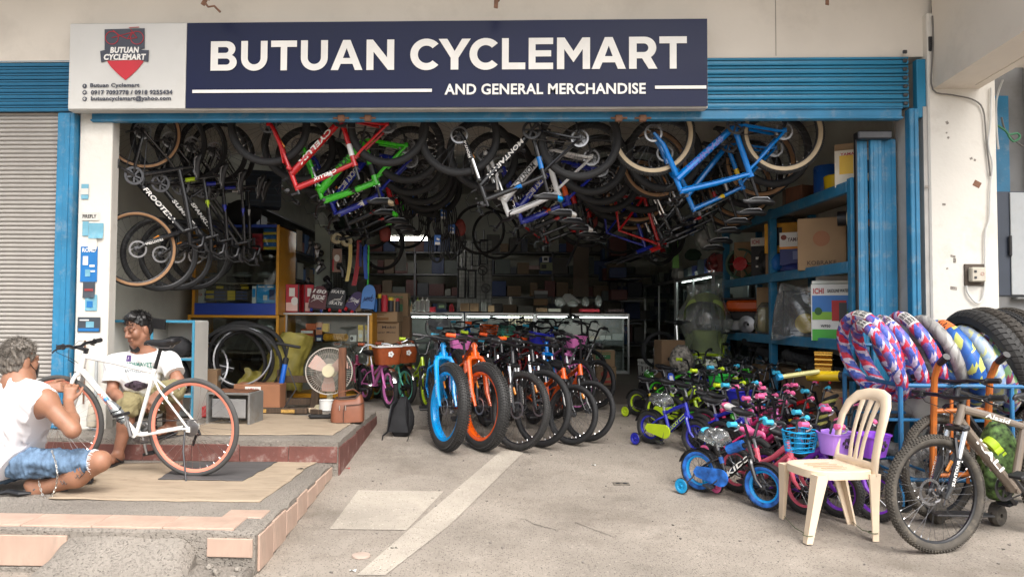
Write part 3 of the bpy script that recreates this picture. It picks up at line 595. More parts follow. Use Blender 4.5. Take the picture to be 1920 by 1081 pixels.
# ================================================================ bicycles
_W={}
KNB=mat('knobby_rubber',(.034,.033,.032),.62,var=.3,scale=30)
def wheel(R, r, rimw=.012, rimh=.02, tyre=RUB, rim=BLK, wall=None, spoke=STL, nsp=28, knob=0, disc=False, cog=0, hub=DST, spin=0, mag=False):
    key=(R,r,rimw,rimh,tyre.name,rim.name,wall and wall.name,spoke.name,nsp,knob,disc,cog,hub.name,mag)
    if key in _W: return _W[key]
    Rc=R-r; parts=[]
    # tyre
    mb=MB(); n=48 if R>.25 else 36; k=10; vs=[];fs=[];ms=[]
    for i in range(n):
        a=2*PI*i/n
        for j in range(k):
            p=2*PI*j/k; rad=Rc+r*math.cos(p)*(.97 if knob else 1); vs.append((rad*math.cos(a),r*math.sin(p)*.95,rad*math.sin(a)))
    for i in range(n):
        i2=(i+1)%n
        for j in range(k):
            j2=(j+1)%k; pm=2*PI*(j+.5)/k; pm=min(pm,2*PI-pm); fs.append((i*k+j,i2*k+j,i2*k+j2,i*k+j2)); ms.append(1 if wall and 1.5<pm<2.7 else 0)
    b=len(mb.v); mb.v+=vs; mb.f+=fs; mb.m+=ms
    if knob:
        rows={1:((0,.0),(.5,.5),(-.5,.5),(.95,0),(-.95,0)),2:((0.15,0),(-.15,.5),(.55,.25),(-.55,.75),(.95,0),(-.95,.5))}[knob]
        nk=int(2*PI*R/(.022 if knob==1 else .026)); kh=min(.008,r*.18)
        for phi,off in rows:
            for i in range(nk):
                a=2*PI*(i+off)/nk; er=Vector((math.cos(a),0,math.sin(a))); et=Vector((-math.sin(a),0,math.cos(a))); ey=Vector((0,1,0))
                nn=er*math.cos(phi)+ey*math.sin(phi); tt=ey*math.cos(phi)-er*math.sin(phi); c=er*Rc+nn*r*.98
                hw=.0075 if r>.04 else .0055; hl=.006; q=[c+tt*(u*hw)+et*(v*hl) for u,v in((-1,-1),(1,-1),(1,1),(-1,1))]; t=[x+nn*kh-(x-c)*.25 for x in q]
                mb.add(q+t,[(4,5,6,7),(0,1,5,4),(1,2,6,5),(2,3,7,6),(3,0,4,7)])
    parts.append(('tyre',mb.mesh('tyre',[KNB if knob and tyre is RUB else tyre,wall or tyre],40)))
    # rim
    Ro=R-2*r+r*.45; Ri=Ro-rimh; mb=MB(); My=Matrix.Rotation(PI/2,4,'X')
    mb.lathe([(Ro,-rimw),(Ro-.004,-rimw*1.0),(Ri+.003,-rimw*.75),(Ri,-rimw*.5),(Ri,rimw*.5),(Ri+.003,rimw*.75),(Ro-.004,rimw),(Ro,rimw),(Ro-.006,0)],n,My,closed=True)
    rim_me=mb.mesh('rim',rim,40)
    hr=.016 if R>.2 else .012; hw=.032 if R>.25 else .026
    mb=MB()
    if mag:
        for i in range(3):
            for da in(-.2,.2):
                a=2*PI*i/3+.4; p0=Vector((hr*math.cos(a),0,hr*math.sin(a))); p1=Vector((Ri*math.cos(a+da),0,Ri*math.sin(a+da))); mb.tube([p0,p1],[.016,.011],6,sq=(1,.7))
    else:
        for i in range(nsp):
            a=2*PI*i/nsp; s=1 if i%2 else -1; tw=(.55 if (i//2)%2 else -.55)
            p0=Vector((hr*1.5*math.cos(a+tw),s*hw*.85,hr*1.5*math.sin(a+tw))); p1=Vector((Ri*math.cos(a),s*.002,Ri*math.sin(a)))
            mb.tube([p0,p1],.0011 if R>.25 else .0014,3,caps=False)
    parts.append(('spoke_set',mb.mesh('spoke_set',spoke,0)))
    if R>.25 and not mag:
        mb=MB()
        for i in range(nsp):
            a=2*PI*i/nsp; d=Vector((math.cos(a),0,math.sin(a))); mb.tube([d*(Ri-.014),d*(Ri+.002)],.0028,4)
        parts.append(('nipple_set',mb.mesh('nipple_set',CHR,0)))
    mb=MB(); mb.lathe([(hr*.4,-hw-.02),(hr*.5,-hw-.004),(hr*1.7,-hw),(hr*1.7,-hw+.004),(hr,-hw+.01),(hr*.85,0),(hr,hw-.01),(hr*1.7,hw-.004),(hr*1.7,hw),(hr*.5,hw+.004),(hr*.4,hw+.02)],12,My)
    mb.cyl((0,-hw-.028,0),(0,hw+.028,0),.005,n=6); parts.append(('hub',mb.mesh('hub',hub,40)))
    if disc:
        mb=MB(); y=hw+.006; ro=.08; ri=.063; nn=36
        mb.lathe([(ri,y),(ro,y),(ro,y+.002),(ri,y+.002)],nn,My,closed=True)
        for i in range(6):
            a=2*PI*i/6; pts=[Vector((q*math.cos(a+t),-y-.001,q*math.sin(a+t))) for q,t in((.02,0),(.04,.22),(.064,.62))]; mb.tube([(p.x,-p.y,p.z) for p in pts],.0055,4,sq=(1,.3))
        for i in range(18):
            a=2*PI*i/18; c=Vector((.0715*math.cos(a),y+.0015,.0715*math.sin(a))); mb.box(c,(.009,.003,.0045),rotm(0,-a,0),m=1)
        parts.append(('brake_disc',mb.mesh('brake_disc',[mat('disc_steel',(.36,.36,.37),.35,.9,var=.15),BLK],30)))
    if cog:
        mb=MB()
        for q in range(5 if cog>.04 else 2): 
            rr=cog*(1-.13*q); y=-hw-.002-.0045*q; mb.lathe([(.012,y),(rr,y),(rr,y-.002),(.012,y-.002)],22,My)
        parts.append(('cassette',mb.mesh('cassette',STL,30)))
    _W[key]=(rim_me,parts); return _W[key]
def put_wheel(name, W, parent, M, spin=0, extra=()):
    o=obj(name, W[0], parent, M@Matrix.Rotation(spin,4,'Y'))
    for nm,me in W[1]:
        q=obj(nm,me,o)
        if nm[-4:]=='_set': stuff(q)
    return o
_S={}
def saddle_mesh(L=.27, Wd=.15, mt=PLB, top=None):
    key=(L,Wd,mt.name,top and top.name)
    if key in _S: return _S[key]
    mb=MB(); rings=[]
    for x,w_,z,h in((.5,.06,-.02,.012),(.49,.1,-.012,.022),(.42,.16,-.004,.034),(.25,.21,0,.042),(.05,.3,-.003,.045),(-.15,.58,0,.048),(-.32,.9,.008,.05),(-.43,.96,.015,.046),(-.485,.8,.016,.036),(-.5,.5,.012,.018)):
        r=[]; hw=Wd/2*w_
        for k in range(12):
            a=2*PI*k/12; ca,sa=math.cos(a),math.sin(a); r.append(Vector((x*L,hw*ca,z+(h*.42*sa if sa>0 else h*.75*sa*(1 if abs(ca)>.3 else .45)))))
        rings.append(r)
    mb.loft(rings)
    if top:
        for q in mb.f: pass
        nr=12
        for i,f in enumerate(mb.f):
            ringi=i//12; 
            if ringi in(6,7,8): mb.m[i]=1
    for s in(-1,1): mb.tube([(-.36*L,s*.03,-.02),(-.3*L,s*.022,-.04),(.15*L,s*.02,-.04),(.38*L,s*.008,-.015)],.0035,5,m=2)
    _S[key]=mb.mesh('saddle',[mt,top or mt,STL],50); return _S[key]
def bike(name, label, M, R=.345, r=.027, wb=1.08, drop=.06, cs=.43, ha=69, sa=73, stack=.40, head=.12, seat=.44, frame=BLK, accent=None, text=None, textm=LETW, textw=.3, fork='susp', forkm=None, stanch=CHR, bars='flat', barw=.64, grip=PLB, tyre=RUB, rim=BLK, wall=None, knob=0, spoke=DST, nsp=28, rimw=.012, rimh=.02, disc=True, gears=True, saddlem=PLB, saddletop=None, post=.14, steer=0, kid=False, step=0, guard=None, training=None, basket=None, basketm=None, fender=None, group='', tubes=1.0, crankm=DST, kickstand=False, hubm=DST, spin=0, refl=True, brakes='disc', cables=True, mag=False, barrise=None, plate=None, seatwrap=False, saddle=True, toptext=None, frontR=None, forktext=None, pad=None):
    t=thing(name,label,'bicycle',M,group or None)
    accent=accent or frame; forkm=forkm or frame; S=R/.345 if kid else 1.0
    k=1.0 if not kid else .55+.45*S
    xr=-wb/2; xf=wb/2; cw=R if frontR is None else frontR
    A=Vector((xr,0,R)); Fx=Vector((xf,0,cw)); bb=Vector((xr+cs,0,R-drop))
    u=Vector((-math.cos(R_(ha)),0,math.sin(R_(ha)))); pf=Vector((math.sin(R_(ha)),0,math.cos(R_(ha))))
    rake=.042*k; base=Fx-pf*rake; crown_l=cw+ (.075 if fork=='susp' else .045)*k + (.02 if r>.04 else 0)
    C=base+u*crown_l; H0=C+u*.02*k; H1=H0+u*head
    su=Vector((-math.cos(R_(sa)),0,math.sin(R_(sa)))); S1=bb+su*seat
    T=tubes*k; tf=.019*T
    # frame -------------------------------------------------
    mb=MB()
    mb.tube([H0-u*.004,H1+u*.004],[.024*k,.022*k],12)
    dt0=H0+u*.02*k; ttH=H1-u*.02*k; ttS=S1-su*(.02*k)
    if step: ttS=bb+su*seat*step; ttH=H0+u*head*.75
    mb.tube([dt0,bb],[tf*1.25,tf*1.1],10,sq=(1,1.15)); 
    mb.tube([ttH,ttH.lerp(ttS,.5)+Vector((0,0,-.02 if step else .006)),ttS],[tf*1.05,tf*.95,tf*.8],10)
    mb.tube([bb-su*.01,S1],tf*.88,10)
    hy=.062 if R>.25 else .045
    if r>.04: hy=.085
    for s in(-1,1):
        y=s*hy
        mb.tube([bb+Vector((-.02,s*.02,0)),bb+Vector((-.08*k,s*min(hy,.05+ (r if r>.04 else 0)),0.004)),A+Vector((.06*k,y,-.0)),A+Vector((0,y,0))],[.011*T,.011*T,.009*T,.009*T],6)
        top_=S1-su*(.05*k) if not step else bb+su*seat*.8
        mb.tube([top_,top_.lerp(A,.25)+Vector((0,s*min(hy,.045+(r if r>.04 else 0)),0)),A+Vector((0,y,.0))],[.0085*T,.0085*T,.0085*T],6)
        mb.box(A+Vector((.004,y,-.004)),(.035*k,.006,.04*k),bev=.002)
    mb.cyl(bb+Vector((0,-.036,0)),bb+Vector((0,.036,0)),.021*k,n=12); mb.cyl(S1-su*.015,S1+su*.012,tf*1.05,n=10)
    fr=mb.build('frame',frame,t)
    if accent is not frame:
        mb=MB(); d=(bb-dt0)
        d2=ttS-ttH; mb.tube([ttH+d2*.12+Vector((0,0,.002)),ttH+d2*.62+Vector((0,0,.005))],[tf*.4,tf*.98],8,sq=(1,1.12)); mb.build('accent_band',accent,fr); mb=MB(); mb.tube([bb+su*seat*.55,bb+su*seat*.8],tf*.93,10); mb.build('accent_band',accent,fr)
    if text:
        d=(bb-dt0); L=d.length; hh=tf*1.7
        for s in(-1,1):
            rt=-d.normalized() if s<0 else d.normalized(); fc=face(dt0+d*.48+Vector((0,s*tf*1.31,0)),rt,(0,0,1)); 
            lettering(text,min(textw,L*.8),hh,fc,textm,fr,bold=.03,italic=.15)
    if toptext:
        d=(ttS-ttH)
        for s in(-1,1):
            rt=-d.normalized() if s<0 else d.normalized(); lettering(toptext,d.length*.4,tf*1.1,face(ttH+d*.5+Vector((0,s*tf*1.12,0)),rt,(0,0,1)),textm,fr,bold=.03,italic=.15)
    if pad:
        d2=ttS-ttH; mb=MB(); mb.tube([ttH+d2*.2+Vector((0,0,.01)),ttH+d2*.7+Vector((0,0,.01))],tf*1.9,10); mb.build('frame_pad',pad,fr)
    if cables and not kid:
        mb=MB(); d2=ttS-ttH; mb.tube([ttH+Vector((0,-tf*1.0,-.012)),ttS+Vector((0,-tf*.7,-.012))],.0025,4); mb.build('cable_run',BLK,fr)
    # rear wheel --------------------------------------------
    W=wheel(R,r,rimw,rimh,tyre,rim,wall,spoke,nsp,knob,disc and not kid,.06 if gears else .03,hubm,mag=mag)
    put_wheel('rear_wheel',W,t,Matrix.Translation(A),spin*1.7+.3)
    # steering group ----------------------------------------
    ST=Matrix.Translation(C)@Matrix.Rotation(steer,4,u)@Matrix.Translation(-C)
    W2=wheel(cw,r,rimw,rimh,tyre,rim,wall,spoke,nsp,knob,disc and not kid,0,hubm,mag=mag)
    fw=put_wheel('front_wheel',W2,t,ST@Matrix.Translation(Fx),spin)
    if refl and R>.25:
        a=2.2+spin; mb=MB(); mb.box(Vector((math.cos(a),0,math.sin(a)))*(cw*.55),(.075,.012,.022),rotm(0,PI/2-a+1.57,0),bev=.004); mb.build('reflector',ORR,fw)
    mb=MB(); fy=hy-.004; 
    if fork=='susp':
        for s in(-1,1):
            b0=base+Vector((0,s*fy,0)); c1=C+Vector((0,s*fy,0)); mid=b0+(c1-b0)*.56
            mb.tube([b0-u*.02*k+pf*rake*.7,b0+u*.05*k+pf*.012,mid],[.012*k,.019*k,.02*k],8); mb.tube([mid,c1],.0155*k,8,m=1); mb.box(Fx+Vector((0,s*fy,0)),(.03*k,.012,.035*k),bev=.003)
        up0=base+u*(cw+r*.3)*.98; mb.tube([base+(C-base)*.56+Vector((0,fy,0))+pf*.01,up0+Vector((0,fy*.6,0))+pf*.03,up0+Vector((0,-fy*.6,0))+pf*.03,base+(C-base)*.56+Vector((0,-fy,0))+pf*.01],.012*k,6)
        mb.box(C,(.05*k,2*fy+.036*k,.034*k),rotm(0,R_(90-ha),0),bev=.01,m=2)
    else:
        for s in(-1,1):
            mb.tube([C+Vector((0,s*.012,.004)),C+Vector((0,s*fy*.75,-.004)),C+Vector((0,s*fy,0))-u*.04*k,base+Vector((0,s*fy,0))+u*cw*.35+pf*.004,Fx+Vector((0,s*fy,0))],[.016*T,.017*T,.017*T,.014*T,.009*T],8)
        mb.cyl(C-u*.012,C+u*.022,.022*k,n=10)
    fk=mb.build('fork',[forkm,stanch,forkm],t,ST)
    if forktext:
        for s in(-1,1):
            q=base+u*cw*.42+pf*.016+Vector((0,s*(fy+.0205*k),0)); lettering(forktext,.16*k,.022*k,face(q,-u if s<0 else u,pf),textm,fk,bold=.03)
    if brakes=='rim':
        mb=MB(); q=base+u*(cw*.98)
        for s in(-1,1): mb.tube([q+Vector((0,s*.034,-.02))+pf*.03,q+Vector((0,s*.03,.05))+pf*.035],.006,5)
        mb.tube([q+Vector((0,.03,.05))+pf*.035,q+Vector((0,-.03,.05))+pf*.035],.0025,4); mb.build('brake_arm',CHR if not kid else BLK,fk)
    # handlebar ---------------------------------------------
    bz=stack*0; mb=MB(); stem0=H1+u*.03*k; sl=.075*k if bars not in('bmx','kid','cruiser') else .04*k
    sx=stem0+Vector((sl,0,.022*k)); mb.cyl(H1,stem0+u*.012,.017*k,n=10); mb.tube([stem0,sx],.014*k,8); hw=barw/2; gl=[]; rs=barrise if barrise is not None else {'flat':.012,'riser':.06,'bmx':.2,'kid':.13,'cruiser':.12,'drop':0}[bars]*k
    rb=.0125 if not kid else .011
    if bars=='drop':
        for s in(-1,1):
            pts=[sx,sx+Vector((.0,s*hw*.8,0)),sx+Vector((.02,s*hw,0)),sx+Vector((.09,s*hw,-.01)),sx+Vector((.12,s*hw,-.06)),sx+Vector((.09,s*hw,-.12)),sx+Vector((-.02,s*hw*1.05,-.135))]
            mb.tube(pts,[rb,.015,.016,.016,.016,.016,.016],8); gl.append((pts[5],pts[6],s))
    else:
        for s in(-1,1):
            back={'flat':-.03,'riser':-.05,'bmx':-.05,'kid':-.05,'cruiser':-.16}[bars]*k
            pts=[sx,sx+Vector((0,s*.05*k,0)),sx+Vector((-.004,s*hw*.36,rs*.9)),sx+Vector((back*.35,s*hw*.55,rs)),sx+Vector((back,s*hw,rs+.006))]
            mb.tube(pts,rb,8); gl.append((pts[3].lerp(pts[4],.42 if bars!='cruiser' else .5),pts[4],s))
        if bars=='bmx': mb.tube([sx+Vector((-.003,-hw*.31,rs*.72)),sx+Vector((-.003,hw*.31,rs*.72))],rb*.8,6)
    hb=mb.build('handlebar',BLK if not kid or bars!='cruiser' else CHR,t,ST)
    for a,b,s in gl:
        m2=MB(); d=(b-a)
        if bars!='drop':
            pts=[a+d*(i/10) for i in range(11)]; m2.tube(pts+[b+d*.02],[.0185*(1.25 if i==0 else (1 if i%2 else .92)) if not kid else .017*(1.3 if i in(0,10) else 1) for i in range(11)]+[.016],8); m2.build('grip',grip,hb)
        m3=MB()
        if bars=='drop':
            q=sx+Vector((.1,s*hw,.0)); m3.tube([q+Vector((-.03,0,.012)),q+Vector((.03,0,.03)),q+Vector((.05,0,.06))],[.016,.019,.012],8); m3.tube([q+Vector((.045,0,.04)),q+Vector((.06,0,-.03)),q+Vector((.03,0,-.1))],.006,5)
        else:
            q=a-d*.12; m3.tube([q,q+Vector((.035*k,0,-.012)),q+d*.6+Vector((.055*k,0,-.03)),q+d*1.0+Vector((.05*k,0,-.04))],[.009,.008,.0055,.005],5); m3.box(q+Vector((.01,0,-.01)),(.04*k,.02,.022),bev=.004)
        m3.build('brake_lever',PLB if not kid else STL,hb)
        if cables:
            m4=MB(); q=a-d*.1+Vector((.02,0,-.01)); e=H0+pf*.03+Vector((0,-s*.02,.05)); m4.tube([q,q+Vector((.07*k,-s*.05,.02)),q.lerp(e,.55)+Vector((.11*k,0,.03)),e+Vector((.05*k,0,.03)),e],.0024,4); m4.build('brake_cable',BLK,hb)
    # saddle and post ----------------------------------------
    sp=S1+su*post
    mb=MB(); mb.tube([S1,sp],.0138*min(1,k*1.1),8); po=mb.build('seat_post',BLK if R>.3 else STL,t)
    if saddle:
        sM=Matrix.Translation(sp+Vector((-.0,0,.045*k)))
        so_=obj('saddle',saddle_mesh(.27*(k if kid else 1),.145*(k if kid else 1)+(.02 if kid else 0),saddlem,saddletop),t,sM)
        if seatwrap:
            mb=MB(); mb.grid(lambda a_,b_: tuple(Vector((-.0+(.125+.02*math.sin(19*a_+5*b_))*math.cos(2*PI*a_)*math.sin(PI*b_)**.7,(.085+.02*math.sin(33*a_))*math.sin(2*PI*a_)*math.sin(PI*b_)**.7,-.075+.05*(1-math.cos(PI*b_))+.018*math.sin(a_*31+b_*7)))),16,8); mb.build('plastic_cover',glassy('clear_wrap',gloss=.3,bump=1,milk=.13),so_)
    # drive -------------------------------------------------
    cr=.085*k if not kid else .055; y=-.052 if not r>.04 else -.075; My=Matrix.Rotation(PI/2,4,'X')
    mb=MB(); mb.lathe([(cr*.74,-y),(cr,-y),(cr*1.02,-y+.002),(cr,-y+.004),(cr*.74,-y+.004)],28,My,closed=True)
    for i in range(5):
        a=2*PI*i/5; mb.box((math.cos(a)*cr*.4,y-.002,math.sin(a)*cr*.4),(cr*.85,.004,.016*k),rotm(0,-a,0))
    ck=mb.build('crankset',crankm,t,Matrix.Translation(bb))
    al=.17*k if not kid else .1
    ca=spin+.5
    for s in(-1,1):
        d=Vector((math.cos(ca),0,math.sin(ca)))*s; m2=MB(); y0=s*(abs(y)+.014); m2.tube([Vector((0,y0,0)),d*al+Vector((0,y0+s*.006,0))],[.014*k,.010*k],6); m2.build('crank_arm',crankm,ck)
        m2=MB(); m2.box(d*al+Vector((0,y0+s*.055*k,0)),(.09*k,.085*k,.022*k),rotm(0,.2,0),bev=.005); m2.cyl(d*al+Vector((0,y0,0)),d*al+Vector((0,y0+s*.03*k,0)),.006,n=6); m2.build('pedal',PLB,ck)
    cg=(.045 if gears else .032)*k
    mb=MB(); 
    for s in(-1,1): mb.tube([bb+Vector((0,y,s*cr*.98)),A+Vector((.0,y+.006,s*cg))],.0042,4,sq=(1,.6))
    mb.build('chain',DST,t)
    if gears:
        mb=MB(); mb.box(A+Vector((.01,-.085,-.05)),(.03,.02,.06),rotm(0,.4,0),bev=.006); mb.box(A+Vector((.03,-.07,-.11)),(.02,.012,.09),rotm(0,-.35,0),bev=.004); mb.build('derailleur',BLK,t)
    if guard:
        mb=MB(); d=A-bb; L=d.length; poly=[]
        for i in range(13):
            a=-PI/2+PI*i/12; poly.append((cr*1.15*math.cos(a),cr*1.15*math.sin(a)))
        poly+= [(-L*.9,cg*1.8),(-L*1.02,0),(-L*.9,-cg*1.4)]
        ang=math.atan2(-d.z,-d.x); Mx=Matrix.Translation(bb+Vector((0,y-.012,0)))@Matrix.Rotation(-ang,4,'Y')@Matrix.Rotation(PI/2,4,'X'); mb.prism(poly,.012,Mx); mb.build('chain_guard',guard,t,smooth=40)
    if training:
        for s in(-1,1):
            w_=MB(); tw=.055; c=A+Vector((-.03,s*.17,-(R-tw))); M2=Matrix.Rotation(PI/2,4,'X')
            w_.lathe([(tw*.62,-.014),(tw*.95,-.014),(tw,-.009),(tw,.009),(tw*.95,.014),(tw*.62,.014),(tw*.5,.006),(.012,.01),(.006,.016),(.006,-.016),(.012,-.01),(tw*.5,-.006)],22,M2,closed=True)
            for i in range(5): a=2*PI*i/5; w_.box((math.cos(a)*tw*.4,0,math.sin(a)*tw*.4),(tw*.5,.022,.008),rotm(0,-a,0))
            tr=w_.build('training_wheel',training,t,Matrix.Translation(c)); w2=MB(); w2.tube([Vector((.03,-s*.12,R-tw)),Vector((.02,-s*.1,R*.5-tw*.4)),Vector((0,-s*.03,0)),Vector((0,0,0))],.006,6); w2.build('bracket_arm',DST,tr)
            w3=MB(); w3.lathe([(tw*.98,-.012),(tw*1.04,-.006),(tw*1.04,.006),(tw*.98,.012)],22,M2); w3.build('tread',PLB,tr)
    if fender:
        for Cn,a0,a1,ST2 in((A,40,170,Matrix()),(Fx,20,140,ST)):
            Rr=(R if Cn is A else cw)+.012; mb=MB(); n=14
            for sgn in(0,):
                vs=[]
                for i in range(n+1):
                    a=R_(a0+(a1-a0)*i/n)
                    for q,rr in((-1,.985),(-.5,1.01),(.5,1.01),(1,.985)): vs.append(Cn+Vector((Rr*rr*math.cos(a),q*(r+.008),Rr*rr*math.sin(a))))
                mb.add(vs,[(i*4+j,i*4+j+1,i*4+5+j,i*4+4+j) for i in range(n) for j in range(3)])
            mb.build('mudguard',fender,t,ST2)
    if basket:
        bx=H1+Vector((.13*k+.0,0,.03*k)); make_basket(t,ST@Matrix.Translation(bx),basket,basketm)
    if plate:
        mb=MB(); mb.box((0,0,0),(.02,.15,.15),rotm(0,-.25,0),bev=.008); pl=mb.build('number_plate',PLB,t,ST@Matrix.Translation(sx+Vector((.05,0,.02))))
        mb=MB(); mb.prism([(-.05,-.05),(.05,-.05),(.055,.02),(.03,.055),(-.03,.055),(-.055,.02)],.003,Matrix.Translation((.011,0,0))@Matrix.Rotation(-.25,4,'Y')@face((0,0,0),(0,1,0),(0,0,1))); mb.build('emblem',plate,pl)
        mb=MB(); q=Matrix.Translation((.016,0,0))@Matrix.Rotation(-.25,4,'Y')@face((0,0,0),(0,1,0),(0,0,1))
        for i in range(5): mb.tube([q@Vector((-.03+.015*i,-.03,0)),q@Vector((-.02+.01*i,.03-.01*(i%2),0))],.004,4)
        mb.build('emblem_stroke',LETW,pl)
    if kickstand:
        mb=MB(); mb.tube([A+Vector((.03,.06,-.02)),A+Vector((.02,.1,-.15)),A+Vector((-.03,.15,-R+.004))],.007,6); mb.build('kickstand',DST,t)
    return t
def make_basket(parent, M, kind, mt):
    wt,wb_,d_t,d_b,h=.30,.24,.22,.17,.19
    if kind!='wicker': wt,wb_,d_t,d_b,h=.24,.19,.17,.13,.14
    o=None
    def ring(z,n=24,grow=0):
        f=(z+h*.5)/h; a=(wb_+(wt-wb_)*f)/2+grow; b=(d_b+(d_t-d_b)*f)/2+grow; r=[]
        for i in range(n):
            t=2*PI*i/n; ca,sa=math.cos(t),math.sin(t); e=.45; r.append(Vector((b*math.copysign(abs(ca)**e,ca),a*math.copysign(abs(sa)**e,sa),z)))
        return r
    if kind in('wire','bluewire'):
        mb=MB()
        for i in range(5): mb.tube(ring(-h/2+h*i/4),.003 if i<4 else .005,4,closed=True)
        a,b=ring(-h/2,36),ring(h/2,36)
        for p,q in zip(a,b): mb.tube([p,q],.0022,3)
        for i in range(0,18,2): mb.tube([a[i],a[35-i]],.0022,3)
        return mb.build('basket',mt,parent,M)
    mb=MB(); n=24
    if kind=='wicker':
        rows=11; rings=[]
        for i in range(rows*2+1):
            z=-h/2+h*i/(rows*2); rings.append([p+Vector((p.x,p.y,0)).normalized()*(.004 if (i+j)%2 else -.002) for j,p in enumerate(ring(z,32))])
        mb.loft([[Vector((p.x*.1,p.y*.1,-h/2)) for p in rings[0]]]+rings+[[Vector((p.x*.93,p.y*.93,p.z)) for p in rings[-1]]]+[[Vector((p.x*.9,p.y*.9,-h/2+.01)) for p in rings[0]]],caps=False)
        o=mb.build('basket',mt,parent,M,smooth=20); m2=MB(); m2.tube(ring(h/2+.004,28,.004),.0085,6,closed=True); m2.build('rim_band',WHP,o)
        m3=MB(); q=face((d_t*.47+.006,0,.02),(0,1,0),(0,0,1))
        for i in range(5): a=2*PI*i/5; m3.lathe([(.001,.004),(.013,.003),(.015,0)],8,q@Matrix.Translation((.02*math.cos(a),.02*math.sin(a),0)))
        m3.build('flower_badge',WHP,o); return o
    ro=[ring(-h/2+h*i/6) for i in range(7)]; lip=[p*1.0+Vector((p.x,p.y,0))*.07 for p in ro[-1]]
    mb.loft([[Vector((p.x*.1,p.y*.1,-h/2)) for p in ro[0]]]+ro+[lip]+[[Vector((p.x,p.y,p.z+.008)) for p in lip]]+[[Vector((p.x*.95,p.y*.95,p.z)) for p in ro[-1]]]+[[Vector((p.x*.92,p.y*.92,p.z+.006)) for p in ro[0]]],caps=False)
    o=mb.build('basket',mt,parent,M,smooth=40)
    m3=MB(); q=face((d_t*.45-.004,0,0),(0,1,0),(0,0,1))
    for (u_,v_) in((0,-.01),(-.03,.015),(-.012,.035),(.012,.035),(.03,.015)): m3.lathe([(.001,.012),(.013,.012),(.013,0)],10,q@Matrix.Translation((u_,v_,0)))
    m3.build('punched_hole',mat('basket_hole',(.05,.03,.06),.8),o); return o
def standing(p, yaw, lean=0, slope=True):
    """bike standing on the ground at p (midway between the wheels), forward along yaw, leaning to its left by lean"""
    f=Vector((math.cos(yaw),math.sin(yaw),0)); sl=.07*f.y if slope else 0
    return Matrix.Translation(p)@Matrix.Rotation(yaw,4,'Z')@Matrix.Rotation(-math.atan(sl),4,'Y')@Matrix.Rotation(lean,4,'X')
def by_front(px,py,yaw,wb,lean=0,zoff=None,R=.345,steer=0):
    """place so the front tyre touches the ground seen at the photo pixel"""
    q=G(px,py) if zoff is None else PZ(px,py,zoff); f=Vector((math.cos(yaw),math.sin(yaw),0)); p=q-f*(wb/2)
    if zoff is None: p.z=(g(q.y)+g((q-f*wb).y))/2
    else: p.z=zoff
    return standing(p,yaw,lean,zoff is None)
# ================================================================ paints
BLU=paint('blue_bike_paint',lin(0,120,205)); SKY=paint('sky_blue_paint',lin(0,150,225)); ORA=paint('orange_bike_paint',lin(225,90,20)); RED=paint('red_bike_paint',lin(185,25,30)); GRN=paint('green_bike_paint',lin(70,205,45)); NAV=paint('deep_blue_paint',lin(30,45,160)); WHB=paint('white_bike_paint',(.72,.72,.72)); BKB=paint('black_bike_paint',(.014,.014,.016)); LIM=paint('lime_paint',lin(185,215,40)); PNK=paint('pink_paint',lin(230,130,200)); MNT=paint('mint_paint',lin(110,205,180)); GRY=paint('bronze_grey_paint',lin(122,110,98),.35); PUR=paint('purple_paint',lin(130,60,195)); MAG=paint('magenta_paint',lin(205,50,110)); ROS=paint('rose_paint',lin(225,100,120)); DBL=paint('royal_blue_paint',lin(40,45,165)); YEL=paint('yellow_paint',lin(225,190,30)); SIL=mat('silver_paint',(.5,.5,.5),.3,.6); COR=paint('coral_rim',lin(226,138,116),.4,.2)
WICK=mat('brown_wicker',lin(150,72,32),.5,var=.2,scale=30); PKP=mat('pink_plastic',lin(220,120,185),.4); PUP=mat('purple_plastic',lin(135,70,200),.4); LPUP=mat('lilac_plastic',lin(165,120,215),.4); GNP=mat('green_plastic',lin(60,200,80),.4); BLP=mat('blue_plastic',lin(35,40,160),.4); SKP=mat('sky_plastic',lin(20,150,205),.4); DGR=mat('dark_green_cloth',(.02,.05,.03),.8)
BRG=mat('brown_grip',lin(150,75,45),.6); LMG=mat('lime_grip',lin(190,215,40),.5); ORG=mat('orange_grip',lin(235,90,30),.5); SKG=mat('sky_grip',lin(60,170,205),.5); PKG=mat('pink_grip',lin(225,100,150),.5)
# ---------------------------------------------------------------- bicycles hanging upside down under the ceiling
HG='bicycles hanging upside down under the ceiling'
def hang(px_f, py_f, px_r, py_r, Y, dY=0):
    a=P(px_f,py_f,Y); b=P(px_r,py_r,Y+dY); return a,b
def hanging(name,label,cx,cz,Y,wb,tilt=0,yaw=0,**k):
    R=k.get('R',.345)
    # local x -> -X, z -> -Z, y -> +Y ; wheels' axle line at height cz, centred on cx
    B=Matrix(((-1,0,0,0),(0,1,0,0),(0,0,-1,0),(0,0,0,1)))
    M=Matrix.Translation((cx,Y,cz))@Matrix.Rotation(yaw,4,'Z')@Matrix.Rotation(tilt,4,'Y')@B@Matrix.Translation((0,0,-R))
    return bike(name,label,M,wb=wb,group=HG,**k)
def hpx(pf,pr,Y):
    a=P(*pf,Y); b=P(*pr,Y); c=(a+b)/2; d=b-a; return c.x,c.z,d.length,math.atan2(-d.z,d.x)
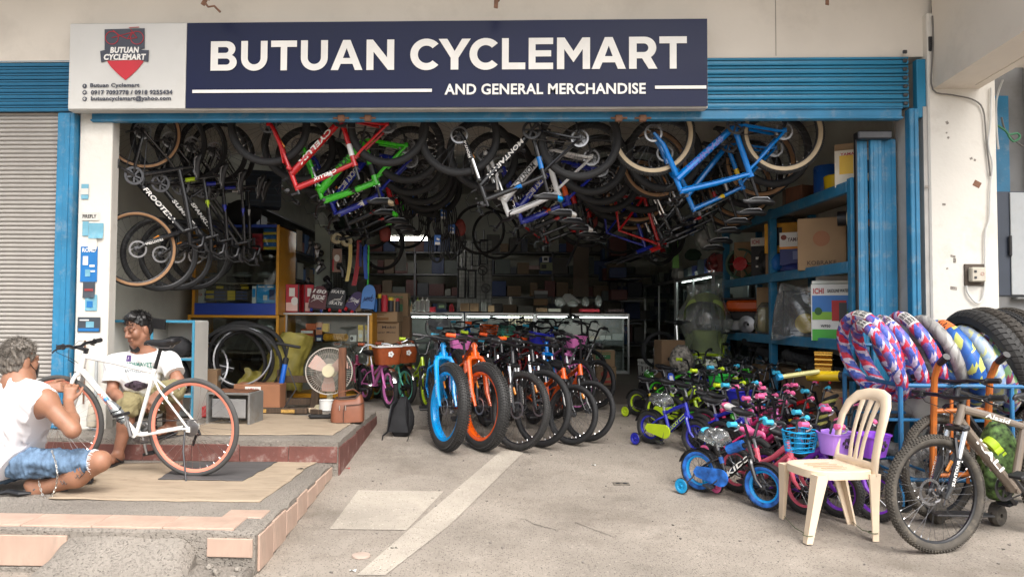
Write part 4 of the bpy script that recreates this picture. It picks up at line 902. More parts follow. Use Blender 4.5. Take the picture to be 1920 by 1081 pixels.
# row behind the sign's middle left: red, green, blue ...
Y0=6.72
rows=[
 ((505,236),(728,236),Y0,dict(frame=RED,accent=WHB,text='CYELUX',textw=.42,tubes=1.45,fork='susp',forkm=RED,stanch=RED,R=.375,saddle=False,toptext='CYELUX'),'red and white mountain bike hanging upside down nearest the sign left end'),
 ((560,262),(765,262),7.15,dict(frame=GRN,accent=BLK,text='LUCKY BIKE',textm=LETK,tubes=1.8,forkm=GRN,R=.36,saddletop=CRE,head=.14),'bright green bicycle hanging upside down right behind the red one'),
 ((585,275),(770,275),7.5,dict(frame=NAV,accent=LETW,text='LUCKY BIKE',tubes=1.7,forkm=NAV,R=.36,saddletop=GRN),'deep blue bicycle with white lettering hanging behind the green one'),
 ((610,285),(790,286),7.9,dict(frame=BKB,accent=RED,text='TRINX',tubes=1.5,R=.36),'black bicycle with red trim hanging behind the deep blue one'),
 ((632,292),(800,292),8.35,dict(frame=BKB,accent=RED,R=.36),'dark red trimmed bicycle fifth back in the left hanging row'),
 ((650,297),(810,297),8.8,dict(frame=BKB,accent=GRN,R=.36),'black bicycle hanging last of the left row'),
 ((861,254),(1086,262),Y0,dict(frame=BKB,accent=BLU,text='MONTAIN-X',textw=.46,tubes=1.3,forkm=BKB,forktext='MONT-II',R=.375,saddletop=SKY,spin=.5),'black, white and blue mountain bike hanging upside down under the sign middle'),
 ((905,278),(1108,282),7.1,dict(frame=WHB,accent=WHB,text='MONTAIN',textm=LETK,tubes=1.6,forkm=WHB,R=.36,saddletop=WHP),'white mountain bike hanging right behind the black and blue one'),
 ((935,285),(1125,292),7.5,dict(frame=NAV,accent=ORA,text='LUCKY BIKE',tubes=1.6,R=.36),'blue and orange bicycle hanging behind the white one'),
 ((955,292),(1138,300),7.9,dict(frame=BKB,accent=RED,text='LUCKY-LION',tubes=1.5,R=.36,saddletop=WHP),'black bicycle with red bands hanging behind the blue and orange one'),
 ((975,300),(1150,306),8.3,dict(frame=BKB,text='BIKE',R=.36),'plain black bicycle hanging fifth in the middle row'),
 ((992,306),(1160,312),8.8,dict(frame=BKB,accent=RED,R=.36,tubes=1.3),'black bicycle with red bands hanging last of the middle row'),
 ((1222,252),(1469,247),Y0,dict(frame=BLU,accent=BLU,text='SPANKER',textm=NAV,textw=.42,tubes=1.5,forkm=BLU,fork='rigid',R=.375,wall=CRE,knob=1,post=.2,bars='flat',head=.15,seat=.47),'bright blue bicycle with cream sidewall tyres hanging upside down on the right'),
 ((1245,275),(1450,266),7.12,dict(frame=BLU,accent=YEL,forkm=BLU,fork='rigid',R=.365,wall=None,tubes=1.2,post=.2),'blue bicycle with a yellow band hanging behind the bright blue one'),
 ((1225,282),(1425,278),7.5,dict(frame=BKB,accent=SIL,forkm=BKB,R=.365,wall=TAN,post=.2),'black bicycle with tan sidewalls hanging third in the right row'),
 ((1205,300),(1400,290),7.9,dict(frame=BKB,accent=RED,R=.365,wall=None,post=.2),'black and red bicycle hanging fourth in the right row'),
 ((1195,312),(1385,304),8.3,dict(frame=DST,accent=BKB,R=.365,wall=TAN,post=.2),'dark grey bicycle with tan sidewalls hanging fifth in the right row'),
 ((1185,322),(1370,315),8.8,dict(frame=BKB,R=.365,wall=TAN,post=.2,bars='riser'),'black framed bicycle with tan sidewalls hanging last in the right row'),
]
for i,(pf,pr,Y,k,lb) in enumerate(rows):
    dy=[0,14,26,36,46,54][i%6]; pf=(pf[0],pf[1]+dy); pr=(pr[0],pr[1]+dy)
    cx,cz,wb,tl=hpx(pf,pr,Y); wb=min(max(wb,1.0),1.16)
    hanging('bicycle',lb,cx,cz,Y,wb,tilt=tl,yaw=random.uniform(-.05,.05),steer=random.uniform(-.12,.12) if i%6==0 else random.uniform(-.5,.5),r=.034,head=k.pop('head',.18),**{**dict(bars='flat',stanch=CHR),**({} if 'spin' in k else {'spin':random.uniform(0,2)}),**k})
# frames with wheels taken off, hanging lower at the back
for px,py,Y,fm,lb in((1045,420,9.0,RED,'red bare frame hanging low in front of the mezzanine window'),(1205,420,8.2,RED,'dark red frame hanging low left of the blue rack'),(1180,425,8.6,NAV,'deep blue frame hanging low near the right showcases')):
    mb=MB(); t=thing('bare_bicycle',lb,'bicycle frame',Matrix.Translation(P(px,py,Y))@Matrix.Rotation(.5 if px==1045 else 1.3,4,'Y')@Matrix.Scale(.95,4)); mb.tube([(-.3,0,.1),(.3,0,.12)],.02,8); mb.tube([(-.3,0,.1),(.0,0,-.28),(.26,0,.1)],.018,8); mb.tube([(.3,0,.2),(.32,0,-.0)],.026,8); mb.tube([(0,0,-.28),(-.4,.06,-.22),(-.28,.02,.1)],.011,6); mb.tube([(0,0,-.28),(-.4,-.06,-.22),(-.28,-.02,.1)],.011,6); fr=mb.build('frame_tube',fm,t)
    mb=MB(); mb.tube([(.33,.05,-.02),(.36,.05,-.4)],.015,6); mb.tube([(.33,-.05,-.02),(.36,-.05,-.4)],.015,6); mb.tube([(.33,.05,-.02),(.33,-.05,-.02)],.018,6); mb.build('fork',BLK,t)
# four hanging by the rear wheel against the left wall
VG='bicycles hung by the rear wheel on the left wall'
vb=[((266,243),(257,470),6.78,.62,dict(frame=BKB,text='FROOTERA',textw=.4,tubes=1.4,wall=TAN,R=.355,bars='drop',barw=.42,forkm=BKB,fork='rigid',forktext='FROOTERA',post=.12),'black bike with tan sidewall tyres hung vertically nearest the pilaster'),
 ((318,262),(300,478),7.02,.62,dict(frame=BKB,accent=LIM,R=.355,text='SUMMIT',bars='drop',barw=.42,fork='rigid',tubes=1.2),'black and lime bike hung vertically second from the pilaster'),
 ((360,268),(330,482),7.26,.62,dict(frame=BKB,accent=NAV,R=.355,text='SPANKER',bars='drop',barw=.42,fork='rigid',tubes=1.2),'black bike with navy bands hung vertically third from the pilaster'),
 ((402,275),(365,485),7.5,.62,dict(frame=BKB,accent=NAV,R=.355,bars='drop',barw=.42,fork='rigid'),'black drop bar bike hung vertically fourth from the pilaster'),
 ((418,290),(380,470),7.9,.62,dict(frame=BKB,accent=SIL,R=.355,bars='drop',barw=.42,fork='rigid'),'plain black bike hung vertically farthest from the pilaster')]
for (pr,pf,Y,yw,k,lb) in vb:
    a=P(*pr,Y); b=P(*pf,Y); d=(b-a); wb=min(max(d.length,.98),1.1); xa=d.normalized(); za=Vector((math.cos(yw),math.sin(yw),0)); za=(za-xa*za.dot(xa)).normalized(); ya=za.cross(xa); c=(a+b)/2
    M=Matrix.Translation(c)@Matrix((xa,ya,za)).transposed().to_4x4()@Matrix.Translation((0,0,-k['R']))
    bike('bicycle',lb,M,wb=wb,r=.022,group=VG,brakes='disc',steer=random.uniform(-.1,.1),spin=random.uniform(0,2),**k)
# ---------------------------------------------------------------- row in front of the counter, front wheels at the driveway
RG='bicycles parked in a row at the shop mouth'
def yawpx(deg): return R_(-90+deg)     # 0: straight at the viewer, positive: towards the right of the picture
front=[
 ((838,843),28,dict(R=.40,r=.056,wb=1.08,frame=SKY,forkm=SKY,fork='rigid',rim=SKY,rimw=.042,rimh=.03,knob=2,tubes=1.5,barw=.66,grip=PLB,bars='flat',steer=-.05,forktext='BE YOURS',cs=.45),'bright blue fat tyre bike at the left end of the row'),
 ((905,842),34,dict(R=.40,r=.056,wb=1.08,frame=ORA,forkm=ORA,fork='rigid',rim=ORA,rimw=.042,rimh=.03,knob=2,tubes=1.5,barw=.66,grip=ORG,bars='flat',forktext='BE YOURS',cs=.45),'orange fat tyre bike beside the bright blue one'),
 ((968,842),44,dict(R=.36,r=.03,wb=1.08,frame=BKB,forkm=BKB,stanch=CHR,knob=1,barw=.66,forktext='MOUNTAIN',tubes=1.2),'black suspension mountain bike beside the orange fat bike'),
 ((1012,836),44,dict(R=.36,r=.028,wb=1.08,frame=BKB,accent=SIL,forkm=BKB,stanch=CHR,barw=.64),'second black mountain bike tucked behind the first'),
 ((1068,832),50,dict(R=.285,r=.026,wb=.95,frame=ORA,forkm=BKB,fork='rigid',bars='bmx',barw=.66,gears=False,disc=False,rim=BLK,tubes=1.3,head=.1,seat=.27,post=.1),'orange framed small bike with high black bars'),
 ((1096,826),52,dict(R=.295,r=.024,wb=.95,frame=ORA,accent=RED,forkm=BKB,fork='rigid',bars='bmx',barw=.68,gears=False,disc=False,head=.1,seat=.27,post=.1),'rightmost small bike of the front row with slim black wheels'),
]
for (px,dg,k,lb) in front:
    k=dict(k); k.setdefault('spin',random.uniform(0,2)); k['steer']=R_(dg*.62); bike('bicycle',lb,by_front(*px,yawpx(dg*.38),k['wb'],lean=random.uniform(-.05,.05)),group=RG,**k)
second=[
 ((850,790),25,dict(R=.33,r=.026,frame=NAV,grip=SKG,barw=.62,basket='small',basketm=PKP),'deep blue bike with a pink basket in the second line'),
 ((905,778),30,dict(R=.33,r=.026,frame=BKB,accent=SKY,grip=LMG,barw=.62),'black bike with lime grips behind the orange fat bike'),
 ((945,785),35,dict(R=.33,r=.026,frame=BKB,accent=ORA,grip=ORG,barw=.62),'black and orange bike with orange grips in the second line'),
 ((1000,780),38,dict(R=.33,r=.026,frame=RED,stanch=CHR,barw=.62,basket='small',basketm=BLP),'red bike with a blue basket in the second line'),
 ((1035,785),40,dict(R=.33,r=.026,frame=BLU,forkm=BLU,barw=.62),'blue forked bike behind the orange small bike'),
 ((1080,770),45,dict(R=.30,r=.026,frame=PNK,forkm=PNK,rim=PNK,barw=.58,basket='small',basketm=PKP,gears=False,bars='riser'),'pink bike with a pink basket at the right of the second line'),
 ((1112,765),50,dict(R=.29,r=.026,frame=BKB,fork='rigid',bars='bmx',barw=.66,gears=False),'black small wheeled bike with high bars in the second line'),
 ((1100,735),55,dict(R=.29,r=.024,frame=BKB,fork='rigid',bars='bmx',barw=.66,gears=False,disc=False),'black small wheeled bike right of the pink one'),
]
for (px,dg,k,lb) in second:
    k=dict(k); bike('bicycle',lb,by_front(*px,yawpx(dg*.4),1.0,lean=random.uniform(-.06,.06)),steer=R_(dg*.5),wb=1.0,group=RG,spin=random.uniform(0,2),seat=.36,post=.12,**k)
third=[((870,735),20,BKB,SKG,'black bike with sky blue grips in the third line'),((915,735),28,ORA,ORG,'orange bike in the third line behind lime grips'),((950,730),30,MNT,PLB,'mint green bike in the third line'),((985,735),32,RED,PLB,'red bike in the third line behind the blue basket'),((1020,732),35,BKB,SKG,'black bike with blue grip ends in the third line'),((1050,728),38,NAV,PLB,'navy bike in the third line'),((890,705),22,BLU,SKG,'blue bike in the rearmost line by the left fan'),((960,705),28,RED,PLB,'red bike in the rearmost line'),((1010,705),30,BKB,PLB,'black bike in the rearmost line before the white bags'),((1060,703),34,BKB,PLB,'black bike with wide bars at the rearmost right')]
for i,(px,dg,fm,gm,lb) in enumerate(third):
    bike('bicycle',lb,by_front(*px,yawpx(dg),.98,lean=random.uniform(-.06,.06)),wb=.98,R=.31,r=.026,frame=fm,grip=gm,barw=.6,seat=.34,post=.1,gears=False,bars='riser' if i%2 else 'flat',group=RG,spin=random.uniform(0,2),cables=i<6,basket='wire' if i in(1,2) else None,basketm=ORA if i==1 else MNT)
# small bikes on the ledge
kid=dict(kid=True,gears=False,disc=False,fork='rigid',drop=.0,ha=70,sa=70,cables=False,refl=False,nsp=20)
LG='small bicycles standing on the inner ledge'
for (px,dg,k,lb) in (((730,765),30,dict(frame=PNK,forkm=PNK,rim=PNK,wall=None,basket='wicker',basketm=WICK,grip=BRG,bars='cruiser',fender=CHR,crankm=CHR),'small pink bicycle with a brown wicker basket on the ledge'),((762,758),36,dict(frame=MNT,forkm=MNT,rim=MNT,basket='wicker',basketm=WICK,grip=BRG,bars='cruiser',fender=CHR,crankm=CHR),'small mint bicycle with a wicker basket on the ledge'),((800,766),22,dict(frame=LIM,forkm=BLK,rim=LIM,grip=LMG,bars='bmx',knob=1),'small lime rimmed bicycle with lime grips on the ledge')):
    bike('bicycle',lb,by_front(*px,yawpx(dg),.74,zoff=.405,lean=.02),wb=.74,R=.215,r=.026,rimw=.014,rimh=.03,cs=.3,head=.09,seat=.22,post=.12,step=.55,barw=.50,group=LG,**{**kid,**k})
bike('bicycle','pink and black child bicycle half hidden behind the wooden post',by_front(672,748,R_(-70),.7,zoff=.405),wb=.7,R=.2,r=.024,cs=.28,head=.09,seat=.22,frame=MAG,forkm=MAG,grip=BRG,bars='cruiser',barw=.5,step=.5,**kid)
# ---------------------------------------------------------------- white city bike on the platform
Rw=.36; a=PZ(128,845,.22); 
qr=PZ(363,893,.224); 
fdir=Vector((-1,.14,0)).normalized(); wb=1.09; c=qr+fdir*(wb/2); yaw=math.atan2(fdir.y,fdir.x)
wbk=bike('bicycle','white city bicycle with coral rims standing on the cardboard',Matrix.Translation((c.x,c.y,.224))@Matrix.Rotation(yaw,4,'Z')@Matrix.Rotation(-.06,4,'X'),R=Rw,r=.019,wb=wb,cs=.455,ha=71,frame=WHP,forkm=WHP,fork='rigid',rim=COR,rimw=.011,rimh=.026,tyre=mat('grey_road_tyre',(.07,.068,.066),.85,var=.2,bump=.2),spoke=CHR,nsp=32,bars='flat',barw=.5,barrise=.02,grip=PLB,disc=False,brakes='rim',gears=True,seat=.5,post=.17,head=.14,sa=72,drop=.065,tubes=.92,text='Altitude',textm=COR,textw=.16,crankm=STL,hubm=STL,kickstand=True,spin=.85,refl=False,steer=.05)
mb=MB(); mb.lathe([(.001,0),(.03,.004),(.033,.02),(.033,.12),(.026,.15),(.012,.175),(.012,.185)],14); mb.lathe([(.015,.183),(.015,.205),(.001,.206)],12,m=1)
bo=mb.build('water_bottle',[glassy('bottle_plastic',gloss=.25,bump=.5,milk=.25,milkc=(.7,.75,.8)),mat('bottle_cap_blue',lin(90,150,220),.4)],None,Matrix.Translation(P(236,790,c.y-.03))@Matrix.Rotation(-.75,4,'Y')@Matrix.Scale(1.15,4)); tag(bo,'clear water bottle with a blue cap strapped to the white frame','bottle')
mb=MB()
for z in(.03,.09): mb.tube([(.036*math.cos(a),.036*math.sin(a),z+.01*math.sin(2*a)) for a in [2*PI*i/14 for i in range(14)]],.004,5,closed=True)
mb.build('bottle_strap',BLK,bo)
# ---------------------------------------------------------------- mountain bikes at the right edge
bike('bicycle','bronze grey mountain bike with dusty knobby tyres behind the chair',by_front(1760,1034,R_(180+22),1.09,lean=.0),R=.345,r=.029,wb=1.09,frame=GRY,text='KALI',textw=.3,textm=LETW,toptext='Alazid',tubes=1.35,forkm=BKB,stanch=CHR,tyre=RUBD,rim=BLK,knob=1,rimh=.022,barw=.64,seat=.42,spin=.3,steer=-.12,forktext='SUNTOUR',nsp=32,drop=.04)
bike('bicycle','black mountain bike with lime shock standing behind the bronze one',by_front(1766,973,R_(180+24),1.09,lean=.03),R=.35,r=.028,wb=1.09,frame=BKB,toptext='Alazid',accent=BKB,tubes=1.2,forkm=BKB,stanch=CHR,tyre=RUBD,rim=BLK,knob=1,barw=.62,seat=.42,spin=1.1,nsp=32)
# ---------------------------------------------------------------- children's bicycles on the right
KG="children's bicycles crowded beside the blue rack"
CAM=mat('blue_camo',lin(40,110,200),.45,var=.6,scale=18)
def kb(px,py,deg,label,R,**k):
    R*=.85
    wb=k.pop('wb',R*3.35); k={**kid,**k}
    return bike('bicycle',label,by_front(px,py,yawpx(deg),wb,lean=k.pop('lean',0)),wb=wb,R=R,r=k.pop('r',.026),cs=wb*.42,head=.11,seat=k.pop('seat',R*1.15),post=k.pop('post',.1),rimw=.014,rimh=k.pop('rimh',.022),barw=k.pop('barw',.46),group=KG,tubes=k.pop('tubes',1.35),**k)
kb(1432,954,40,'black and bright blue child bike with patterned tyres and training wheels',.185,frame=BKB,accent=CAM,text='KIDS',rim=SKY,training=SKP,guard=CAM,grip=SKG,bars='kid',wall=CAM,seatwrap=True,fender=PLB,saddletop=SKG,pad=CAM,spin=.3,knob=1)
kb(1305,852,38,'royal blue child bike with a lime chain guard',.185,frame=DBL,text='LUCKY BIKE',textm=LMG,rim=DBL,training=BLP,guard=LMG,bars='kid',seatwrap=True,fender=PLB,spin=.9,knob=1)
kb(1262,792,40,'black and yellow child bike with small training wheels',.17,frame=BKB,accent=YEL,rim=LIM,training=LMG,guard=BKB,bars='kid',plate=mat('emblem_blue',lin(60,90,190),.4),text='RIDER',knob=1,fender=PLB)
kb(1505,962,32,'rose pink child bike with a sky blue wire basket beside the chair',.2,frame=ROS,rim=ROS,forkm=ROS,basket='bluewire',basketm=SKP,grip=SKG,bars='kid',spoke=CHR,saddlem=PKG,knob=1,step=.5,training=PKG)
kb(1572,968,34,'purple rimmed child bike with a lilac basket behind the chair',.2,frame=PUR,rim=PUR,forkm=PUR,basket='plain',basketm=LPUP,grip=PKG,bars='kid',spoke=CHR,knob=1,step=.5)
kb(1640,975,34,'purple child bike with a deep purple basket right of the chair',.2,frame=PUR,rim=PUR,forkm=PUR,basket='plain',basketm=PUP,grip=PKG,bars='kid',spoke=CHR,knob=1,step=.5)
kb(1450,880,36,'magenta child bike with a black wire basket and a white and pink seat',.185,frame=MAG,rim=MAG,basket='wire',basketm=BLK,grip=PKG,bars='kid',saddlem=WHP,saddletop=PKG,training=PKG,step=.5)
kb(1520,890,36,'red and pink child bike behind the sky blue basket',.185,frame=RED,rim=PNK,grip=PKG,bars='kid',saddlem=PKG,step=.5)
kb(1390,842,38,'black child bike with green fork in the crowd',.185,frame=BKB,forkm=GRN,rim=GRN,grip=LMG,bars='kid',basket='small',basketm=BLP,guard=BKB)
kb(1352,800,40,'green child bike with a green basket',.185,frame=GRN,rim=GRN,forkm=GRN,basket='plain',basketm=GNP,bars='kid',grip=PLB,step=.5)
kb(1400,790,42,'lime child bike standing behind the green basket',.2,frame=LIM,rim=LIM,forkm=LIM,bars='bmx',grip=PLB,barw=.5)
kb(1445,812,40,'black child bike with a grey padded bar',.2,frame=BKB,rim=BLK,bars='bmx',grip=PLB,barw=.5,pad=PLB,text='FIRE')
kb(1500,830,42,'black child bike with sky blue grips beside the carton',.2,frame=BKB,accent=SKY,rim=SKY,bars='bmx',grip=SKG,barw=.5,pad=CAM)
kb(1330,762,44,'black child bike with white handlebar pads far back in the crowd',.2,frame=BKB,rim=BLK,bars='bmx',grip=PLB,barw=.52,pad=LETW)
kb(1558,868,40,'black child bike with a yellow plate behind the chair back',.2,frame=BKB,rim=BLK,bars='kid',grip=SKG,accent=YEL)

kb(1340,728,42,'green child bike with white pads far back beside the stroller',.2,frame=GRN,rim=BLK,bars='bmx',grip=PLB,barw=.5,pad=LETW)
kb(1395,742,42,'black child bike with silver bars far back in the crowd',.2,frame=BKB,rim=BLK,bars='bmx',grip=PLB,barw=.55)
kb(1450,760,40,'chrome barred child bike standing under the rack edge',.2,frame=LIM,rim=BLK,bars='bmx',grip=PLB,barw=.6)
kb(1290,760,42,'black child bike with red trim at the left of the crowd',.17,frame=BKB,accent=RED,rim=BLK,bars='kid',grip=PLB,barw=.44)
kb(1475,850,38,'white and pink child bike in the middle of the crowd',.185,frame=PNK,rim=PNK,bars='kid',grip=PKG,saddlem=WHP,step=.5)
kb(1600,905,36,'pink and purple child bike hidden behind the lilac basket',.19,frame=PNK,rim=PUR,bars='kid',grip=PKG,step=.5)

CN={'black':BKB,'green':GRN,'blue':DBL,'pink':PNK,'red':RED,'lime':LIM,'purple':PUR,'magenta':MAG}; GN={'black':PLB,'sky blue':SKG,'pink':PKG,'lime':LMG}
for i,(px,py,c_,g_) in enumerate(((1275,735,'black','black'),(1310,775,'green','lime'),(1345,825,'black','lime'),(1365,770,'blue','black'),(1375,815,'black','sky blue'),(1420,765,'green','black'),(1420,830,'purple','black'),(1425,855,'magenta','pink'),(1465,795,'black','black'),(1480,880,'pink','pink'),(1410,870,'blue','sky blue'),(1535,850,'red','pink'),(1480,905,'magenta','pink'),(1550,930,'black','sky blue'),(1520,790,'black','black'),(1320,815,'lime','black'),(1610,945,'pink','pink'))):
    kb(px,py,34+(i*7)%14,'small %s child bike with %s grips packed into the crowd'%(c_,g_),.2,frame=CN[c_],rim=[BLK,CN[c_]][i%2],bars=['bmx','kid'][i%2],grip=GN[g_],barw=.46,step=0 if i%3 else .55,fender=PLB if i%4==0 else None,guard=CN[c_] if i%3==0 else None)
# ================================================================ goods
def colmat(r,g_,b,rough=.5): return mat('print_%d_%d_%d'%(r,g_,b),lin(r,g_,b),rough,var=.06)
OCH=mat('ochre_paint',lin(200,140,30),.45,var=.1,dirt=.3,dirtc=(.2,.12,.04),dscale=5); CABB=mat('cabinet_blue',lin(30,60,150),.4,var=.08); GLS=glassy('showcase_glass',(.9,.94,.93),.09); ALU=mat('aluminium',(.55,.55,.54),.35,.9,var=.08); LAM=mat('white_laminate',(.62,.61,.57),.5,var=.06,dirt=.3,dirtc=(.4,.36,.3)); WOOD=mat('dark_old_wood',(.085,.055,.035),.8,var=.35,scale=5,streak=(8,8,1),bump=.3); WOODR=mat('reddish_wood',(.17,.07,.035),.7,var=.3,streak=(8,8,1),scale=5); PLY=mat('pale_plywood',(.45,.35,.24),.7,var=.12)
WRAP=glassy('plastic_wrap',(.95,.96,.95),.3,.12,bump=1.0,milk=.2,bscale=10); WRAP2=glassy('milky_wrap',(.93,.95,.92),.25,.2,bump=1,milk=.3,milkc=(.85,.87,.82),bscale=8)
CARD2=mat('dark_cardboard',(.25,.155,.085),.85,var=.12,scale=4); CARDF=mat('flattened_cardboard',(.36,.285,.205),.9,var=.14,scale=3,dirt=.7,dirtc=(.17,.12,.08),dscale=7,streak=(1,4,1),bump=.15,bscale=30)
def carton(label, c, sz, rz=0, mt=CARD, prints=(), name='carton', cat='box', group=None, tape=True, rx=0, ry=0, parent=None):
    """box whose base centre is c; prints: (face, kind, u, v, w, h, material or (text, material))"""
    x,y,z=sz; mb=MB(); mb.box((0,0,z/2),sz,bev=min(.006,min(sz)*.05)); M=TM(c,rz,rx,ry)
    o=mb.build(name,mt,parent,M,smooth=20)
    if parent is None: tag(o,label,cat,group)
    F={'f':face((0,-y/2-.002,0),(1,0,0)),'s':face((x/2+.002,0,0),(0,1,0)),'l':face((-x/2-.002,0,0),(0,-1,0)),'t':face((0,0,z+.002),(1,0,0),(0,1,0))}
    D={'f':(x,z),'s':(y,z),'l':(y,z),'t':(x,y)}
    if tape and mt in(CARD,CARD2):
        mb=MB(); mb.box((0,0,z+.001),(x*1.002,.05,.002)); mb.box((0,-0,z*.5),(x+.003,.002 if 0 else .05,.002)) if 0 else None; mb.build('packing_tape',mat('tape_tan',(.42,.3,.17),.3),o)
    for i,p in enumerate(prints):
        fc,kind,u,v,w_,h,m=p; W,H=D[fc]; b=F[fc]@Matrix.Translation(((u-.5)*W,(v-.5)*H+(z/2 if fc!='t' else 0),.0012*(i+1)))
        if kind=='#':
            q=MB(); q.prism([(-w_*W/2,-h*H/2),(w_*W/2,-h*H/2),(w_*W/2,h*H/2),(-w_*W/2,h*H/2)],.0006,b); q.build('print_block',m,o,smooth=0)
        elif kind=='o':
            q=MB(); q.prism([(w_*W/2*math.cos(2*PI*k/20),h*H/2*math.sin(2*PI*k/20)) for k in range(20)],.0006,b); q.build('print_disc',m,o,smooth=0)
        else: lettering(kind,w_*W,h*H,b,m,o,bold=.02)
    return o
# ---------------------------------------------------------------- flattened cardboard on the platforms
def card_sheet(label,px,z,mt=CARDF,curl=.012,seed=0):
    q=[PZ(*p,z) for p in px]; mb=MB()
    def fn(u,v):
        p=q[0].lerp(q[1],u).lerp(q[3].lerp(q[2],u),v); e=min(u,1-u,v,1-v); n_=mnoise.noise(Vector((p.x*2+seed,p.y*2,0)))
        return (p.x+(.02*mnoise.noise(Vector((v*6,u*6,seed))) if e<.01 else 0),p.y+(.015*mnoise.noise(Vector((u*9,v*6,seed+4))) if e<.01 else 0),z+.004+.004*abs(n_)+(curl*max(0,n_) if e<.05 else 0))
    mb.grid(fn,40,24); V=mb.v[:]
    o=mb.build('cardboard_sheet',mt,smooth=60); md=o.modifiers.new('t','SOLIDIFY'); md.thickness=.005; md.offset=-1; tag(o,label,'cardboard'); return o
cs1=card_sheet('large flattened cardboard sheet under the white bicycle',[(90,936),(487,941),(598,862),(170,872)],.222)
card_sheet('dark grey printed cardboard piece below the rear coral wheel',[(296,898),(455,901),(520,866),(350,866)],.229,mat('dark_print_cardboard',(.085,.08,.08),.8,var=.25,streak=(1,6,1)),.004,3)
card_sheet('flattened cardboard sheet in front of the fan and tools',[(300,815),(624,815),(672,786),(470,772)],.402,CARDF,.01,7)
mb=MB(); q=PZ(563,880,.228); 
for i in range(3): mb.box((0,.012*i,0),(.06-.02*i,.006,.002))
t_=mb.build('printed_mark',LETK,cs1,Matrix.Translation((q.x,q.y,.236)))
# ---------------------------------------------------------------- white shelf with bags by the pilaster
su_=thing('low_shelf','low white shelf with blue edges and black bags','shelf',(P(286,600,6.95).x,6.95,.4))
Wd=P(367,600,6.95).x-P(212,600,6.95).x; hT=P(286,602,6.95).z-.4
for nm,c,s,mt in(('back_board',(0,.33,hT/2),(Wd,.012,hT),LAM),('side_board',(-Wd/2,.17,hT/2),(.02,.34,hT),LAM),('side_board',(Wd/2,.17,hT/2),(.02,.34,hT),LAM),('middle_board',(.0,.17,hT/2),(.016,.33,hT-.03),LAM),('top_board',(0,.17,hT),(Wd,.34,.018),LAM),('shelf_board',(0,.17,hT*.62),(Wd-.02,.33,.018),LAM),('shelf_board',(0,.17,hT*.25),(Wd-.02,.33,.018),LAM)):
    mb=MB(); mb.box((0,0,0),s,bev=.002); mb.build(nm,mt,su_,Matrix.Translation(c),smooth=20)
mb=MB()
for x in(-Wd/2,0,Wd/2): mb.box((x,-.004,hT/2),(.024,.012,hT+.01),bev=.002)
for z in(hT,hT*.62,hT*.25): mb.box((0,-.006,z),(Wd+.02,.012,.024),bev=.002)
mb.build('edge_trim',mat('teal_edge',lin(60,135,165),.5),su_,smooth=20)
def bag(nm,label,c,s,mt,seed=0,cat='bag',n=2.6):
    mb=MB(); rings=[]
    for i in range(13):
        v=i/12; r=[]
        for k in range(20):
            a=2*PI*k/20; f=(math.sin(PI*min(max(v,.02),.98)))**.35*(1-.25*v); ca=math.copysign(abs(math.cos(a))**.7,math.cos(a)); sa=math.copysign(abs(math.sin(a))**.7,math.sin(a)); nn=1+.14*mnoise.noise(Vector((ca*n+seed,sa*n,v*4))); r.append(Vector((s[0]/2*ca*f*nn,s[1]/2*sa*f*nn,s[2]*v)))
        rings.append(r)
    mb.loft(rings); o=mb.build(nm,mt,None,TM(c),smooth=60); tag(o,label,cat); return o
CLB=mat('black_cloth',(.016,.016,.018),.85,var=.25,bump=.3,bscale=25)
bag('shoulder_bag','black shoulder bag lying on the upper shelf behind the seated man',(P(330,640,7.1).x,7.1,.4+hT*.62+.01),(.34,.24,.2),CLB,2)
b2=bag('shoulder_bag','black backpack hanging in the lower shelf compartment',(P(328,690,7.05).x,7.08,.4+hT*.25+.01),(.3,.22,.34),CLB,5)
mb=MB(); mb.tube([(-.1,-.1,.1),(-.12,-.14,.25),(0,-.12,.36)],.012,5,sq=(1,.3)); mb.build('strap',BLK,b2)
mb=MB(); mb.box((0,0,0),(.19,.02,.1),rotm(.2,.1,0),bev=.004); tag(mb.build('cap_board',BLK,None,Matrix.Translation(P(292,606,6.9))),'black flat card lying on the shelf top behind the man','card')
# ---------------------------------------------------------------- yellow glass cabinet
def cabinet(nm,label,x0,x1,y0,d,z0,z1,post_w,frame,shelves,base=None,glass=True,fr2=None,lit=False,backm=None):
    t=thing(nm,label,'cabinet',((x0+x1)/2,y0,z0)); W=x1-x0; H=z1-z0; f2=fr2 or frame
    def bx(n_,c,s,m,bev=.004): mb=MB(); mb.box((0,0,0),s,bev=bev); return mb.build(n_,m,t,Matrix.Translation(c),smooth=20)
    for sx in(-1,1): bx('side_panel',(sx*(W/2-.011),d/2,H/2),(.022,d,H),frame) if frame is OCH else None; bx('corner_post',(sx*(W/2-post_w/2),-.002,H/2),(post_w,.035,H),frame); bx('corner_post',(sx*(W/2-post_w/2),d-.02,H/2),(post_w,.03,H),frame) if frame is not OCH else None
    bx('back_board',(0,d-.006,H/2),(W-.05,.01,H),backm or mat('cabinet_back',(.16,.15,.13),.7)); bx('top_board',(0,d/2,H-.012),(W,d+.01,.024),f2 if frame is OCH else LAM if 0 else GLS if frame is ALU else f2); bx('bottom_board',(0,d/2,.03),(W-.05,d-.02,.05),f2)
    bx('top_rail',(0,-.004,H-.016),(W,.03,.032),f2)
    for z in shelves: bx('shelf_board',(0,d/2,z-z0),(W-.06,d-.06,.014),backm and GLS or mat('cabinet_shelf',(.2,.17,.13),.6))
    if base: bx('base_panel',(0,-.006,(base[1]+base[0])/2-z0),(W-.02,.024,base[1]-base[0]),CABB)
    if glass: bx('glass_pane',(0,-.001,H/2+.02),(W-post_w*2-.002,.006,H-.09),GLS,bev=.001)
    return t
